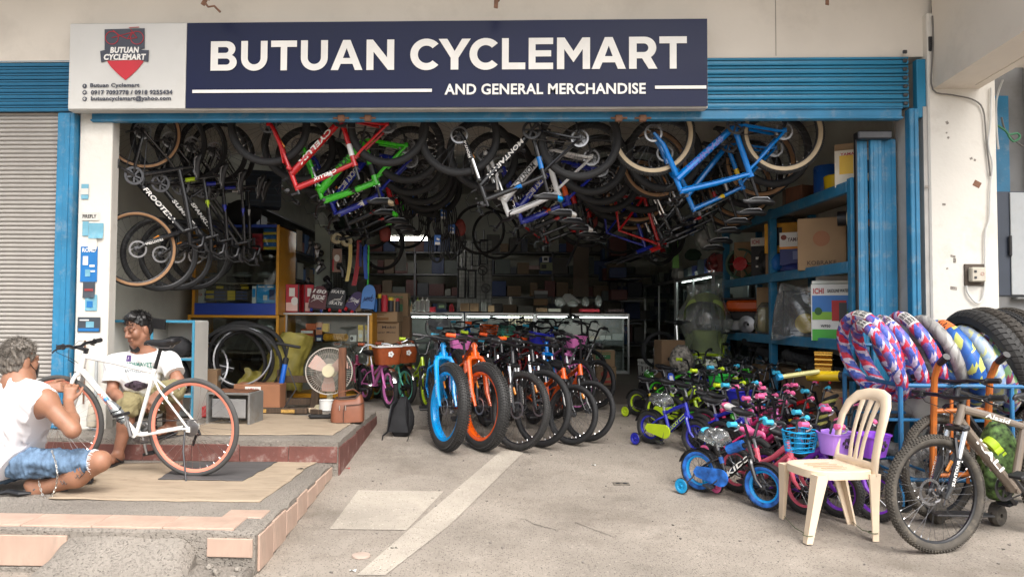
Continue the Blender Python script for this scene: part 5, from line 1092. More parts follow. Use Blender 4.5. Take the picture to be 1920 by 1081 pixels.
XA,XB=P(362,500,8.7).x,P(524,500,8.7).x; Zt=P(440,421,8.7).z; Zm=P(440,590,8.7).z
cabinet('glass_cabinet','tall ochre and blue glass fronted cabinet full of part boxes',XA,XB,8.7,.72,Zm,Zt,.035,OCH,[P(440,482,8.9).z,P(440,532,8.9).z],base=(Zm,P(440,568,8.7).z),fr2=CABB)
cabinet('glass_cabinet','lower ochre glass cabinet behind the leaning tyres',XA-.03,XB+.02,8.66,.74,.41,Zm-.002,.035,OCH,[P(440,660,8.9).z],fr2=OCH)
rng=random.Random(11); PB='boxes inside the glass cabinet'
def item(label,px0,px1,py0,py1,Y,mt,d=.12,prints=(),group=None,name='part_box',cat='box',rz=0):
    a=P(px0,py1,Y); b=P(px1,py0,Y); return carton(label,((a.x+b.x)/2,Y+d/2,a.z),(b.x-a.x,d,b.z-a.z),rz,mt,prints,name,cat,group,tape=False)
BYE=colmat(215,185,40); BBL=colmat(30,105,180); BRD=colmat(185,40,55); BNV=colmat(45,60,110); BSK=colmat(35,150,215); BDK=colmat(52,45,38)
for i in range(3): item('blue and yellow striped box in the stack at the cabinet top right' if 0 else ['lowest','middle','topmost'][i]+' blue and yellow box of the stack in the cabinet corner',494,519,[455,441,428][i],[468.5,454.5,440.5][i],8.86,BBL,.2,[('f','#',.5,.25,1,.42,BYE)],'blue and yellow boxes in the cabinet')
for i in range(2): item(['lower','upper'][i]+' red small box beside the striped boxes',473,492,[454,438][i],[468,453][i],8.86,BRD,.15,[('f','#',.5,.5,.4,.35,colmat(150,30,40))],'small red boxes in the cabinet')
k=0
for cx,rowsn in((382,[549,558]),(403,[545,551,557]),(443,[545,551,557])):
    for j,y in enumerate(rowsn):
        item('dark part box with yellow end in the cabinet bottom',cx-18,cx+22,y-.5,y+5.5,8.85,BDK,.3,[('f','#',.22,.5,.36,.9,BYE),('f','#',.7,.5,.5,.5,BNV)],PB); k+=1
for cx,y in((400,536),(445,530),(447,537)): item('dark part box with yellow end in the cabinet bottom',cx-18,cx+20,y-.5,y+5,8.9,BDK,.3,[('f','#',.8,.5,.36,.9,BYE)],PB)
item('dark open tray of parts left in the cabinet',384,420,540,548,8.98,BDK,.2); item('dark open tray of parts middle of the cabinet',424,460,517,529,8.98,BDK,.2)
item('bright blue boxed gadget at the right of the cabinet',480,519,533,568,8.82,BSK,.12,[('f','#',.78,.45,.28,.55,BNV),('f','#',.45,.3,.2,.25,LETW),('f','#',.25,.87,.3,.07,LETW),('f','#',.7,.87,.3,.05,LETW)])
item('narrow blue and white bottle box next to the bright blue one',472,480,536,568,8.82,LETW,.06,[('f','#',.5,.6,.8,.5,BSK)])
item('white box with red print at the cabinet left end',367,382,541,568,8.82,LAM,.08,[('f','F1EA',.5,.6,.7,.2,colmat(190,60,50))])
for i,(px,py,w_,h) in enumerate(((455,512,40,10),(497,512,30,12),(430,470,30,18),(400,512,30,9))): bag('wrapped_part',['white wrapped parts on the cabinet middle shelf','white ring packed on the cabinet middle shelf right','clear bag of parts on the upper cabinet shelf','clear bag of pale parts left on the middle shelf'][i],P(px,py+8,8.95),(w_*.0064,.2,h*.0064),WRAP2,i,'parcel')
# ---------------------------------------------------------------- yellow counter with goods
CA,CB=P(530,600,8.9).x,P(699,600,8.9).x; zc=P(600,586,8.9).z
cabinet('display_counter','ochre framed glass display counter behind the fan',CA,CB,8.9,.5,.41,zc,.04,OCH,[P(600,640,9.05).z],fr2=OCH,backm=mat('counter_back',(.3,.3,.28),.6))
mb=MB(); 
for x in(CA+.05,CB-.05): mb.box((x,8.885,(zc+.45)/2),(.02,.02,zc-.5),bev=.003)
mb.box(((CA+CB)/2,8.885,zc-.012),(CB-CA-.02,.024,.024),bev=.003); tag(mb.build('aluminium_trim',ALU),'aluminium trim strip around the ochre counter glass','trim')
sy=640; GI='small goods on the counter shelf'
for i,(x0,x1,y0,y1,m,lb,pr) in enumerate(((541,563,624,634,colmat(110,110,85),'olive tin box at the left of the counter shelf',[('f','TOOLS',.5,.5,.8,.5,LETK)]),(563,588,628,640,colmat(180,95,50),'orange and white box low in the counter pile',[('f','#',.5,.5,.9,.3,LETW)]),(563,588,617,628,colmat(170,75,35),'orange box stacked second in the counter pile',[('f','#',.5,.55,.9,.4,LETW)]),(573,592,606,617,colmat(200,95,45),'orange box on top of the counter pile',[]),(592,604,628,640,BNV,'blue box between orange boxes and yellow rolls',[('f','#',.5,.4,.7,.4,LETW)]),(592,604,604,627,colmat(215,140,100),'peach box upright on the blue one',[('f','#',.5,.5,.8,.2,BNV)]),(604,616,606,622,colmat(225,180,50),'yellow box behind the tape rolls',[]),(656,668,628,640,LETW,'little white box with round mark by the rolls',[('f','o',.3,.5,.5,.6,LETK)]),(671,681,609,640,colmat(235,215,170),'yellow bulb box left of the pair',[('f','o',.5,.35,.7,.25,LETW),('f','#',.5,.85,1,.3,colmat(235,190,30))]),(684,694,609,640,colmat(235,215,170),'yellow bulb box right of the pair',[('f','o',.5,.35,.7,.25,LETW),('f','#',.5,.85,1,.3,colmat(235,190,30))]))):
    item(lb,x0,x1,y0,y1,9.0,m,.08,pr,GI)
for i in range(12):
    q=P(612+i*3.2,632,9.02); mb=MB(); mb.lathe([(.026,-.008),(.046,-.008),(.046,.008),(.026,.008)],18,Matrix.Translation((q.x,9.02,q.z))@Matrix.Rotation(PI/2,4,'X')@Matrix.Rotation(.95,4,'Y'),closed=True); tag(mb.build('tape_roll',mat('amber_tape',lin(205,150,50),.35)),'amber tape roll on the counter shelf','tape','amber tape rolls on the counter shelf')
# skateboards and toys on the counter
def skateboard(label,px,py,w_,L,lean,rz,mt,deco,wheelm):
    q=P(px,py,9.0); t=thing('skateboard',label,'skateboard',TM((q.x,q.y,zc+.005),rz)@Matrix.Rotation(lean,4,'Y')); mb=MB(); poly=[]
    n=10
    for s in(1,-1):
        for i in range(n+1):
            a=PI*i/n if s>0 else PI+PI*i/n; poly.append((w_/2*math.cos(a),s*(L/2-w_*.5)*1+w_*.5*math.sin(a)*1.0))
    mb.prism(poly,.012,face((0,0,L/2+.03))); dk=mb.build('deck',mt,t)
    for z in(.75,.25):
        mb=MB(); mb.box((0,.045,L*z+.03),(.05,.05,.05),bev=.01); mb.cyl((-w_*.45,.06,L*z+.03),(w_*.45,.06,L*z+.03),.008); tr=mb.build('truck',STL,t)
        for s in(-1,1): mb=MB(); mb.lathe([(.008,-.016),(.026,-.014),(.026,.014),(.008,.016)],14,Matrix.Translation((s*w_*.45,.06,L*z+.03))@Matrix.Rotation(PI/2,4,'Y'),closed=True); mb.build('wheel',wheelm,tr)
    for i,(s,v,h,m) in enumerate(deco): lettering(s,w_*.75,h,face((0,-.0145,L*v+.03)),m,dk,bold=.03,italic=.2)
    mb=MB()
    for i in range(3): mb.tube([(-.05+.03*i,-.0135,L*.25+.02*i),(.0+.02*i,-.0135,L*.4),(.05,-.0135,L*.3+.03*i)],.003,4)
    mb.build('deck_stripe',deco[0][3],dk)
RW=mat('red_wheel',lin(200,35,40),.4); BW=mat('blue_wheel',lin(30,50,140),.4)
def leanboard(label,px0,px1,py0,py1,mt,deco,wm,tilt=.25,rz=0,bend=0):
    a=P(px0,py1,9.02); b=P(px1,py0,9.02); w_=b.x-a.x; h=b.z-zc
    t=thing('skateboard',label,'skateboard',TM(((a.x+b.x)/2,9.02,zc+.05),rz)@Matrix.Rotation(-tilt,4,'X')@Matrix.Rotation(bend,4,'Y')); mb=MB(); poly=[(-w_/2,0),(w_/2,0),(w_/2,h*.6)]+[(w_/2*math.cos(PI*i/8),h*.6+h*.4*math.sin(PI*i/8)) for i in range(1,8)]+[(-w_/2,h*.6)]
    mb.prism(poly,.012,face((0,0,0))); dk=mb.build('deck',mt,t)
    for i,(s,v,hh,m) in enumerate(deco): lettering(s,w_*.8,hh,face((0,-.0145,h*v)),m,dk,bold=.03,italic=.2)
    mb=MB()
    for i in range(4): mb.tube([(-w_*.4+w_*.15*i,-.0135,h*.25+.02*i),(-w_*.1+w_*.1*i,-.0135,h*.45),(w_*.3,-.0135,h*.3+.03*i)],.003,4)
    mb.build('deck_stripe',deco[0][3],dk)
    mb=MB(); mb.box((0,.03,-.005),(w_*.5,.04,.03),bev=.006); tr=mb.build('truck',BLK,t)
    for s in(-1,1): mb=MB(); mb.lathe([(.006,-.016),(.024,-.014),(.024,.014),(.006,.016)],14,Matrix.Translation((s*w_*.3,.01,-.02))@Matrix.Rotation(PI/2,4,'Y'),closed=True); mb.build('wheel',wm,tr)
leanboard('maroon skateboard with pale lettering left on the counter',578,610,541,578,colmat(95,50,55),[('180',.75,.05,LETW),('RIDE',.5,.05,LETW)],BW,.3,.1,.12)
leanboard('charcoal skateboard with white lettering second on the counter',612,645,545,578,colmat(55,55,58),[('SKATE',.8,.04,LETW),('SKATE',.25,.04,LETW)],RW,.3,0,.1)
leanboard('purple skateboard leaning at an angle third on the counter',645,667,549,576,colmat(70,55,95),[('EXTREME',.5,.035,LETW)],RW,.3,0,.5)
leanboard('light blue skateboard with a cloud print standing right on the counter',676,702,540,580,colmat(80,135,205),[('AERO',.4,.05,colmat(40,60,110))],BLK,.18,0,.06)
item('pale plywood block between the purple and blue boards',650,678,562,583,9.1,PLY,.06,name='plywood_block',cat='block')
for i,(x0,x1) in enumerate(((533,560),(561,581))): carton(['red toy box with black curved edges at the counter end','second red toy box turned beside the first'][i],(P((x0+x1)/2,584,9.0).x,9.05+.08*i,zc+.004),((x1-x0)*.0064,.12,.34),.1+.5*i,BRD,[('f','#',.5,.72,.4,.3,LETW),('f','#',.5,.2,.8,.3,colmat(235,200,190)),('f','o',.7,.4,.5,.3,LETW),('f','#',.04,.5,.08,1,LETK),('f','#',.96,.5,.08,1,LETK)],tape=False,name='toy_box',group='red toy boxes on the counter')
def can(label,px,py0,py1,Y,w_,body,cap,group=None,name='spray_can',cat='can',neck=.6):
    a=P(px,py1,Y); h=P(px,py0,Y).z-a.z; r=w_*Y/FPX/2; mb=MB(); mb.lathe([(.001,0),(r,0),(r,h*.74),(r*.98,h*.77)],14); mb.lathe([(r*.98,h*.77),(r*neck,h*.84),(r*neck,h),(.001,h)],14,m=1); return tag(mb.build(name,[body,cap],None,Matrix.Translation(a)),label,cat,group)
for i,(px,w_,y0,b_,c_,lb) in enumerate(((704,9,560,BBL,BBL,'blue bottle beside the blue skateboard'),(711,9,551,LETK,BYE,'black can with a yellow cap on the counter'),(721,13,553,BRD,BRD,'large red can on the counter'),(733,12,557,LETK,BYE,'black can with a lime band on the counter'),(745,9,559,LETK,BRD,'black can with a red top on the counter'))): can(lb,px,y0,584,9.2,w_,b_,c_,'cans at the counter end',neck=.8)
# ---------------------------------------------------------------- oil cartons
HL='oil cartons stacked beside the counter'
GRNP=colmat(40,120,60)
def oil(label,px,py,Y,z,w_=.34,h=.30,rz=-.12,txt=('Havoline','Ezy-4T'),d=.3):
    x=P(px,py,Y).x
    return carton(label,(x,Y+d/2,z),(w_,d,h),rz,CARD,[('f',txt[0],.5,.84,.62,.1,GRNP),('f','o',.12,.84,.1,.12,GRNP),('f','#',.42,.6,.72,.26,GRNP),('f',txt[1],.36,.63,.45,.09,LETW),('f','#',.35,.37,.5,.04,colmat(120,85,45)),('f','#',.3,.3,.4,.03,colmat(120,85,45)),('f','#',.4,.14,.55,.1,colmat(135,95,50)),('s','#',.5,.6,.5,.3,GRNP)],group=HL)
zs=.41
for i in range(4):
    if i<3: carton(['lowest','second','third'][i]+' plain brown oil carton of the stack by the counter',(P(722,700,9.25).x,9.4,zs+.305*i),(.335,.3,.302),-.06*(i%2),CARD,[('f','Mobil',.62,.8,.5,.1,colmat(60,45,40)),('f','Super Moto',.5,.58,.75,.09,colmat(60,45,40)),('f','#',.3,.2,.3,.12,colmat(110,75,40))],group=HL)
oil('printed oil carton with green band on top of the front stack',722,700,9.2,zs+.915,.33,.3)
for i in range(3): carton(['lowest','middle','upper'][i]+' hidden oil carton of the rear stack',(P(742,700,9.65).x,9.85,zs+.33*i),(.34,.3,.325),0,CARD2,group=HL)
oil('printed oil carton topping the taller rear stack',738,700,9.7,zs+.99,.36,.3,0)
# ---------------------------------------------------------------- tyres leaning, tubes, sack, tools on the platform
_TY={}
def tyre_mesh(R,r,mt,tread=0,wall=None,wrapc=None,n=56,k=14,open_=True):
    if wrapc: n=96
    key=(R,r,mt.name,tread,wrapc and tuple(m.name for m in wrapc))
    if key in _TY: return _TY[key]
    mb=MB(); Rc=R-r; vs=[];fs=[];ms=[]
    for i in range(n):
        a=2*PI*i/n; f=1+(.03*math.sin(i*2.399)+.025*math.sin(i*1.1) if wrapc else 0)
        for j in range(k):
            p=2*PI*j/k; q=math.cos(p); rr=r*f
            if not wrapc and q<-.3: rr=r*.55       # hollow inner edge
            a_=a+(.16*math.sin(p)+.05*math.sin(2*p+i*.7) if wrapc else 0)
            vs.append(((Rc+rr*q)*math.cos(a_),rr*math.sin(p)*(1.0 if wrapc else 1.08),(Rc+rr*q)*math.sin(a_)))
    for i in range(n):
        for j in range(k):
            j2=(j+1)%k; i2=(i+1)%n; fs.append((i*k+j,i2*k+j,i2*k+j2,i*k+j2)); ms.append(((i+(j//5)*2+(1 if math.sin(i*1.7+j*.9)>.6 else 0))//2)%len(wrapc) if wrapc else 0)
    mb.v+=vs; mb.f+=fs; mb.m+=ms
    if tread:
        nb=int(2*PI*R/(.032 if tread==1 else .045))
        for ph,off in(((0,0),(.45,.5),(-.45,.5),(.9,0),(-.9,0)) if tread==1 else ((.22,0),(-.22,.4),(.7,.2),(-.7,.6))):
            for i in range(nb):
                a=2*PI*(i+off)/nb; er=Vector((math.cos(a),0,math.sin(a))); et=Vector((-math.sin(a),0,math.cos(a))); ey=Vector((0,1,0)); nn=er*math.cos(ph)+ey*math.sin(ph)*1.05; tt=ey*math.cos(ph)-er*math.sin(ph); c=er*Rc+nn*r*.985
                hw=r*(.19 if tread==1 else .3); hl=.0125 if tread==1 else .018; sk=.35*math.copysign(1,ph) if ph else .2
                q=[c+tt*u*hw+et*(v*hl+u*hw*sk) for u,v in((-1,-1),(1,-1),(1,1),(-1,1))]; t=[x+nn*.006-(x-c)*.12 for x in q]; mb.add(q+t,[(4,5,6,7),(0,1,5,4),(1,2,6,5),(2,3,7,6),(3,0,4,7)])
    _TY[key]=mb.mesh('tyre',wrapc or [mt],40); return _TY[key]
def tyre(label,c,yaw,tilt,R,r,mt=RUB,tread=0,wrapc=None,group=None,roll=0):
    M=Matrix.Translation(c)@Matrix.Rotation(yaw,4,'Z')@Matrix.Rotation(tilt,4,'X')@Matrix.Rotation(roll,4,'Y'); o=obj('tyre',tyre_mesh(R,r,mt,tread,None,wrapc),None,M); return tag(o,label,'tyre',group)
TG='tyres leaning against the lower cabinet'
for i,(px,py,R,Y,t_) in enumerate(((458,668,.41,8.25,.22),(446,672,.40,8.12,.25),(472,672,.40,8.18,.2),(436,676,.38,8.0,.27),(466,680,.37,7.95,.25),(452,672,.36,7.9,.3))): tyre(['large slick tyre at the back of the leaning pile','tyre leaning left in the pile under the cabinet','tyre leaning right in the pile under the cabinet','smaller tyre showing at the left of the pile','tyre second from the front of the pile','frontmost narrow tyre of the leaning pile'][i],P(px,py,Y),rng.uniform(-.15,.15),t_,R,.028 if i<4 else .022,RUB,group=TG)
mb=MB(); mb.lathe([(.30,-.01),(.315,-.012),(.318,0),(.315,.012),(.30,.01)],40,Matrix.Translation(P(455,668,7.85))@Matrix.Rotation(PI/2-.3,4,'X'),closed=True); tag(mb.build('wheel_rim',STL),'bare steel rim leaning in front of the tyre pile','rim')
mb=MB(); q=P(372,640,8.0); mb.lathe([(.28,-.01),(.295,0),(.28,.01)],36,Matrix.Translation(P(377,690,7.9))@Matrix.Rotation(PI/2-.3,4,'X'),closed=True); tag(mb.build('wheel_rim',STL),'bare steel rim standing beside the white shelf','rim')
# olive sack
mb=MB(); q=P(522,725,8.35)
def sack(u,v):
    a=2*PI*u; h=.62; rr=.27*(1-.35*v)*(1+.18*mnoise.noise(Vector((math.cos(a)*1.8,math.sin(a)*1.8,v*3)))+.07*mnoise.noise(Vector((math.cos(a)*6,math.sin(a)*6,v*9)))); 
    return (rr*math.cos(a)+.12*v*v,rr*.7*math.sin(a),h*v+.04*mnoise.noise(Vector((a,v*5,2))))
mb.grid(sack,44,26); sk=mb.build('sack',mat('olive_sheet',lin(135,125,55),.55,var=.25,scale=9,bump=.5,bscale=14),None,Matrix.Translation(q)@Matrix.Rotation(.15,4,'Y'),smooth=70); tag(sk,'crumpled olive plastic sack draped behind the blue pump','sack')
mb=MB(); 
def skirt(u,v): return (-.38+.5*u+.03*math.sin(v*9),-.14-.08*v+.03*math.sin(u*14),.16-.3*v*(1-.4*u)+.03*mnoise.noise(Vector((u*7,v*7,0))))
mb.grid(skirt,24,12); mb.build('sack_fold',mat('olive_sheet'),sk,smooth=70)
# floor pump
q=PZ(519,765,.41); pu=thing('floor_pump','blue bicycle floor pump with a black T handle','pump',TM(q,0,0,.17)); mb=MB(); mb.lathe([(.001,0),(.028,0),(.028,.5),(.022,.52),(.001,.52)],14); mb.build('barrel',paint('pump_blue',lin(25,95,190)),pu)
mb=MB(); mb.cyl((0,0,.5),(0,0,.68),.009); mb.cyl((-.13,0,.68),(.13,0,.68),.016,n=10); mb.lathe([(.032,.48),(.032,.535),(.02,.55)],14); mb.build('handle',PLB,pu); mb=MB(); mb.box((0,0,.01),(.2,.09,.02),bev=.008); mb.tube([(0,-.03,.05),(.1,-.1,.03),(.18,-.05,.25),(.05,-.03,.45)],.007,6); mb.build('hose_foot',BLK,pu)
# wooden stool and plank
q=PZ(562,763,.41); st=thing('wooden_stool','old dark wooden stool leaning beside the fan','stool',TM(q,.15))
for x in(-.19,.17): mb=MB(); mb.box((0,0,.2),(.085,.06,.42),rotm(0,-.06 if x<0 else .1,0),bev=.006); mb.build('leg',WOOD,st,Matrix.Translation((x,0,0)))
for z in(.3,.06): mb=MB(); mb.box((0,0,0),(.30,.05,.075),bev=.006); mb.build('stretcher',WOOD,st,Matrix.Translation((-.01,.02,z)))
for x in(-.15,.15): mb=MB(); mb.box((0,0,.2),(.07,.05,.4),bev=.005); mb.build('leg',WOOD,st,Matrix.Translation((x,.3,0)))
mb=MB(); mb.box((0,0,0),(.62,.09,.055),rotm(0,.0,.02),bev=.008); pk=mb.build('plank',WOOD,None,Matrix.Translation(PZ(520,770,.43)+Vector((0,0,.005)))); tag(pk,'thick dark plank with yellow scuffed patches on the platform','plank')
mb=MB()
for x in(-.17,.12): mb.box((x,-.047,0),(.14,.003,.035),bev=.001)
mb.build('scuffed_paint',mat('scuffed_yellow',lin(190,150,80),.8,var=.5,scale=40),pk)
# fan
def fan(label,px,py,rpx,Y,zf,cagem,bladem,tilt=0,yaw=0,hubm=None,bodym=None):
    q=P(px,py,Y); R=rpx*Y/FPX; t=thing('pedestal_fan',label,'fan',TM((q.x,q.y,zf),yaw)); h=q.z-zf; Mh=Matrix.Translation((0,0,h))@Matrix.Rotation(PI/2+tilt,4,'X')
    mb=MB(); n=60
    for z0,dep in((.0,.075),(-.02,-.07)):
        for i in range(n): 
            a=2*PI*i/n; pts=[Mh@Vector((math.cos(a)*r_,math.sin(a)*r_,z0+dep*(1-(r_/R)**3))) for r_ in(R*.25,R*.6,R*.88,R*.985)]; mb.tube(pts,.0016,3,caps=False)
    mb.lathe([(R*.98,-.014),(R*1.02,-.014),(R*1.02,.014),(R*.98,.014)],40,Mh,closed=True)
    for rr in(.5,.75): mb.tube([Mh@Vector((math.cos(a)*R*rr,math.sin(a)*R*rr,.075*(1-rr**3))) for a in [2*PI*i/32 for i in range(32)]],.0016,3,closed=True)
    mb.build('cage',cagem,t)
    for i in range(3):
        mb=MB(); a=2*PI*i/3+.5; M2=Mh@Matrix.Rotation(a,4,'Z'); mb.grid(lambda u,v: M2@Vector((R*(.15+.72*u),R*(.62*(v-.5))*(.35+.9*u)*(1.15-.4*u*u),.02*(v-.5)*2)),8,6); mb.build('blade',bladem,t,smooth=60)
    mb=MB(); mb.lathe([(.001,.088),(R*.26,.084),(R*.27,.07),(R*.26,.06)],28,Mh); mb.build('hub_badge',hubm or bladem,t)
    mb=MB(); mb.lathe([(.04,-.2),(.075,-.17),(.08,-.08),(.03,-.07)],18,Mh); mb.cyl((0,.1,h*.95),(0,.1,.03),.022,.035,n=12); mb.lathe([(.001,.035),(.15,.03),(.17,.0)],28,Matrix.Translation((0,.1,0))); mb.build('stand',bodym or hubm or bladem,t)
    return t
CRM=mat('cream_plastic',lin(225,215,180),.45)
fan('cream pedestal fan with dusty pink blades facing the street',617,695,43.5,7.9,.41,mat('cage_cream',(.55,.5,.43),.5),mat('pink_blade',lin(205,165,150),.45,var=.1),-.05,.1,CRM,CRM)
fan('grey pedestal fan far behind the bikes',822,612,26,10.6,.45,mat('cage_grey',(.3,.3,.31),.5),mat('grey_blade',(.25,.26,.28),.4),0,.5)
mb=MB(); mb.box((0,0,.38),(.075,.06,.56),bev=.005); po=mb.build('wooden_post',WOODR,None,TM(PZ(641,772,.41)+Vector((0,0,0)))); mb=MB(); mb.lathe([(.035,0),(.05,.01),(.05,.14),(.04,.15)],14); mb.build('rubber_sleeve',BLK,po); mb=MB(); mb.tube([(.03,-.03,.45),(.07,-.03,.44),(.07,-.03,.5)],.006,5); mb.build('hook',DST,po); tag(po,'reddish upright wooden post with black sleeve before the fan','post')
# paint tin, bits of wood
q=PZ(612,768,.41); mb=MB(); mb.lathe([(.001,0),(.075,0),(.075,.1),(.079,.103),(.075,.106),(.068,.1),(.068,.09),(.001,.09)],24); tn=mb.build('paint_tin',WHP,None,TM(q)); mb=MB(); mb.tube([(-.076,0,.09),(-.05,-.05,.03),(.05,-.05,.03),(.076,0,.09)],.0025,4); mb.build('handle',STL,tn); tag(tn,'small white paint tin beside the fan foot','tin')
for i,(px,py,l,a) in enumerate(((580,772,.14,.4),(593,775,.12,-.5))): mb=MB(); mb.box((0,0,.02),(l,.06,.045),rotm(0,0,a),bev=.005); tag(mb.build('wood_offcut',PLY if i==0 else WOOD,None,TM(PZ(px,py,.41))),['pale wood offcut by the paint tin','dark wood offcut by the paint tin'][i],'offcut')
mb=MB(); mb.box((0,0,.015),(.34,.1,.03),rotm(0,.04,.35),bev=.01); mb.box((.1,.05,.02),(.2,.08,.03),rotm(0,0,-.6),bev=.01); tag(mb.build('rubber_strip',RUB,None,TM(PZ(612,783,.41))),'dark folded rubber strips beside the brown bag','strip')
# brown bag
q=PZ(648,792,.41); bg_=thing('travel_bag','brown open leather travel bag at the platform edge','bag',TM(q+Vector((0,.1,0)),.1))
mb=MB(); rings=[]
for v,f,yy in((0,.96,.10),(.03,1,.115),(.5,.99,.11),(.75,.95,.10),(.9,.86,.085),(1,.74,.06)):
    rings.append([Vector((.155*f*math.copysign(abs(math.cos(a))**.35,math.cos(a)),yy*math.copysign(abs(math.sin(a))**.5,math.sin(a)),.215*v+.012*mnoise.noise(Vector((a,v*4,0)))+(.05*max(0,math.cos(a-.2))*v*v))) for a in [2*PI*k/24 for k in range(24)]])
LEA=mat('brown_leather',lin(128,78,55),.5,var=.15,scale=8,bump=.2,bscale=60)
mb.loft(rings,caps=False); mb.add([rings[0][k] for k in range(24)],[tuple(range(24))[::-1]]); mb.build('bag_body',LEA,bg_,smooth=50)
mb=MB(); mb.add([p*.97 for p in rings[-2]],[tuple(range(24))]); mb.build('dark_lining',CLB,bg_)
mb=MB(); mb.tube([p*1.01 for p in rings[-1]],.008,6,closed=True); mb.tube([(-.03,-.115,.0),(-.03,-.118,.1),(-.02,-.11,.16),(.12,-.105,.17),(.15,-.06,.18)],.004,5); mb.build('zip_edge',mat('dark_zip',(.06,.035,.025),.5),bg_)
mb=MB(); mb.tube([(-.1,.02,.17),(-.08,.0,.27),(.05,.0,.30),(.13,.02,.24)],.009,6,sq=(1,.5)); mb.build('handle',LEA,bg_)
for x in(-.01,-.065): mb=MB(); mb.box((x,-.122,.14),(.008,.004,.045)); mb.build('zip_puller',CHR,bg_)
# grey metal box, truing stand, cartons, clutter left
q=PZ(432,793,.41); mx=thing('metal_box','low grey sheet metal box used as a step','box',TM(q+Vector((0,.12,0)),-.1)); mb=MB(); mb.box((0,0,.27),(.42,.3,.02),bev=.004); mb.box((-.2,0,.13),(.02,.3,.27)); mb.box((.2,0,.13),(.02,.3,.27)); mb.box((0,.14,.13),(.4,.02,.27)); mb.build('casing',mat('galvanised',(.3,.3,.29),.5,.5,var=.2,dirt=.5,dirtc=(.2,.13,.08),dscale=8),mx)
mb=MB(); mb.box((.01,-.151,.14),(.32,.012,.17),bev=.003); mb.build('front_plate',mat('dull_zinc',(.33,.33,.33),.45,.4,var=.15),mx); mb=MB(); mb.box((.0,0,.285),(.36,.26,.012),bev=.003); mb.build('top_wood',WOODR,mx)
q=PZ(508,765,.41); ts=thing('truing_stand','black metal wheel truing stand before the tyre pile','stand',TM(PZ(478,745,.41)+Vector((0,-.0,0)))); mb=MB()
for s in(-1,1): mb.tube([(s*.12,0,.0),(s*.12,0,.3),(s*.19,0,.33),(s*.19,0,.42)],.02,6,sq=(1,.6)); 
mb.box((0,0,.32),(.26,.03,.03)); mb.cyl((-.28,0,.46),(.26,0,.46),.012); mb.cyl((-.2,0,.46),(.2,0,.46),.02); mb.build('arm_frame',DST,ts); mb=MB(); mb.lathe([(.02,-.05),(.035,-.045),(.035,.045),(.02,.05)],16,Matrix.Translation((0,0,.46))@Matrix.Rotation(PI/2,4,'Y'),closed=True); mb.build('axle_hub',STL,ts); mb=MB(); mb.box((0,0,.01),(.36,.2,.02),bev=.005); mb.build('base_plate',DST,ts)
carton('orange brown carton with a white printed label behind the metal box',(P(485,760,7.8).x,7.85,.41),(.48,.3,.27),.05,mat('orange_carton',(.34,.15,.075),.8,var=.12),[('f','#',.42,.52,.34,.8,LETW),('f','ICHI',.42,.78,.2,.16,BRD),('f','#',.42,.5,.22,.05,LETK),('f','#',.4,.35,.18,.05,LETK)])
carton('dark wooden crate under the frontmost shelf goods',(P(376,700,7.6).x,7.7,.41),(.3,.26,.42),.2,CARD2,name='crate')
for i,(px,py,sx,sz,c_) in enumerate(((352,770,.2,.05,(.4,.42,.42)),(378,772,.16,.1,(.35,.03,.03)),(366,752,.28,.03,(.1,.25,.4)))): carton(['silver tool tray by the white shelf foot','red tool case by the metal box','blue tool lying on the tools by the shelf'][i],PZ(px,py+8,.41)+Vector((0,0,.0 if i<2 else .1)),(sx,.14,sz),.3,mat('tool_%d'%i,c_,.4),tape=False,name='tool_case',cat='tool')
bag('plastic_bag','crumpled clear plastic bag beside the crate',P(388,722,7.7),(.3,.2,.16),WRAP2,8,'plastic bag'); bag('plastic_bag','grey crumpled plastic bag in the lower cabinet',P(500,632,8.95),(.36,.25,.25),WRAP2,4,'plastic bag')
for i in range(9):
    px=370+i*6.5; py=650+rng.uniform(-20,40); mb=MB(); mb.box((0,0,0),(rng.uniform(.12,.3),.06,.03),rotm(rng.uniform(-1,1),rng.uniform(-1,1),rng.uniform(-1,1)),bev=.006); tag(mb.build('spare_part',[BLK,DST,STL][i%3],None,Matrix.Translation(P(px,py,8.3+rng.uniform(-.2,.2)))),'dark spare part in the heap left of the tyre pile','spare part','spare parts heaped left of the tyre pile')
# backpack on the ground
q=G(748,822); bp_=thing('backpack','black backpack slumped on the concrete below the ledge','backpack',TM(q+Vector((0,.12,0)),-.15,-.3)); mb=MB(); rings=[]
for v in range(13):
    t=v/12; f=(math.sin(PI*min(.97,max(.06,t*.9+.06))))**.45*(1-.45*t*t); rings.append([Vector((.135*f*math.copysign(abs(math.cos(a))**.65,math.cos(a))*(1+.1*mnoise.noise(Vector((a*2,t*5,1)))),.095*f*math.copysign(abs(math.sin(a))**.8,math.sin(a))*(1+.15*mnoise.noise(Vector((a*2,t*6,4)))),.4*t)) for a in [2*PI*k/22 for k in range(22)]])
mb.loft(rings); mb.build('pack_body',CLB,bp_,smooth=60)
for s in(-1,1): mb=MB(); mb.tube([(s*.05,-.05,.36),(s*.08,-.12,.28),(s*.09,-.125,.15),(s*.11,-.09,.03),(s*.13,-.17,-.02),(s*.12,-.22,-.1)],[.018,.024,.022,.012,.008,.008],8,sq=(1,.35)); mb.build('shoulder_strap',BLK,bp_)
mb=MB(); mb.grid(lambda u,v:((u-.5)*.2,-.09-.02*math.sin(PI*u)*math.sin(PI*v),.03+.17*v),8,8); mb.build('front_pocket',mat('black_cloth'),bp_,smooth=60); mb=MB(); mb.tube([(-.03,-.05,.39),(0,-.07,.43),(.03,-.05,.39)],.008,5); mb.build('handle',BLK,bp_)
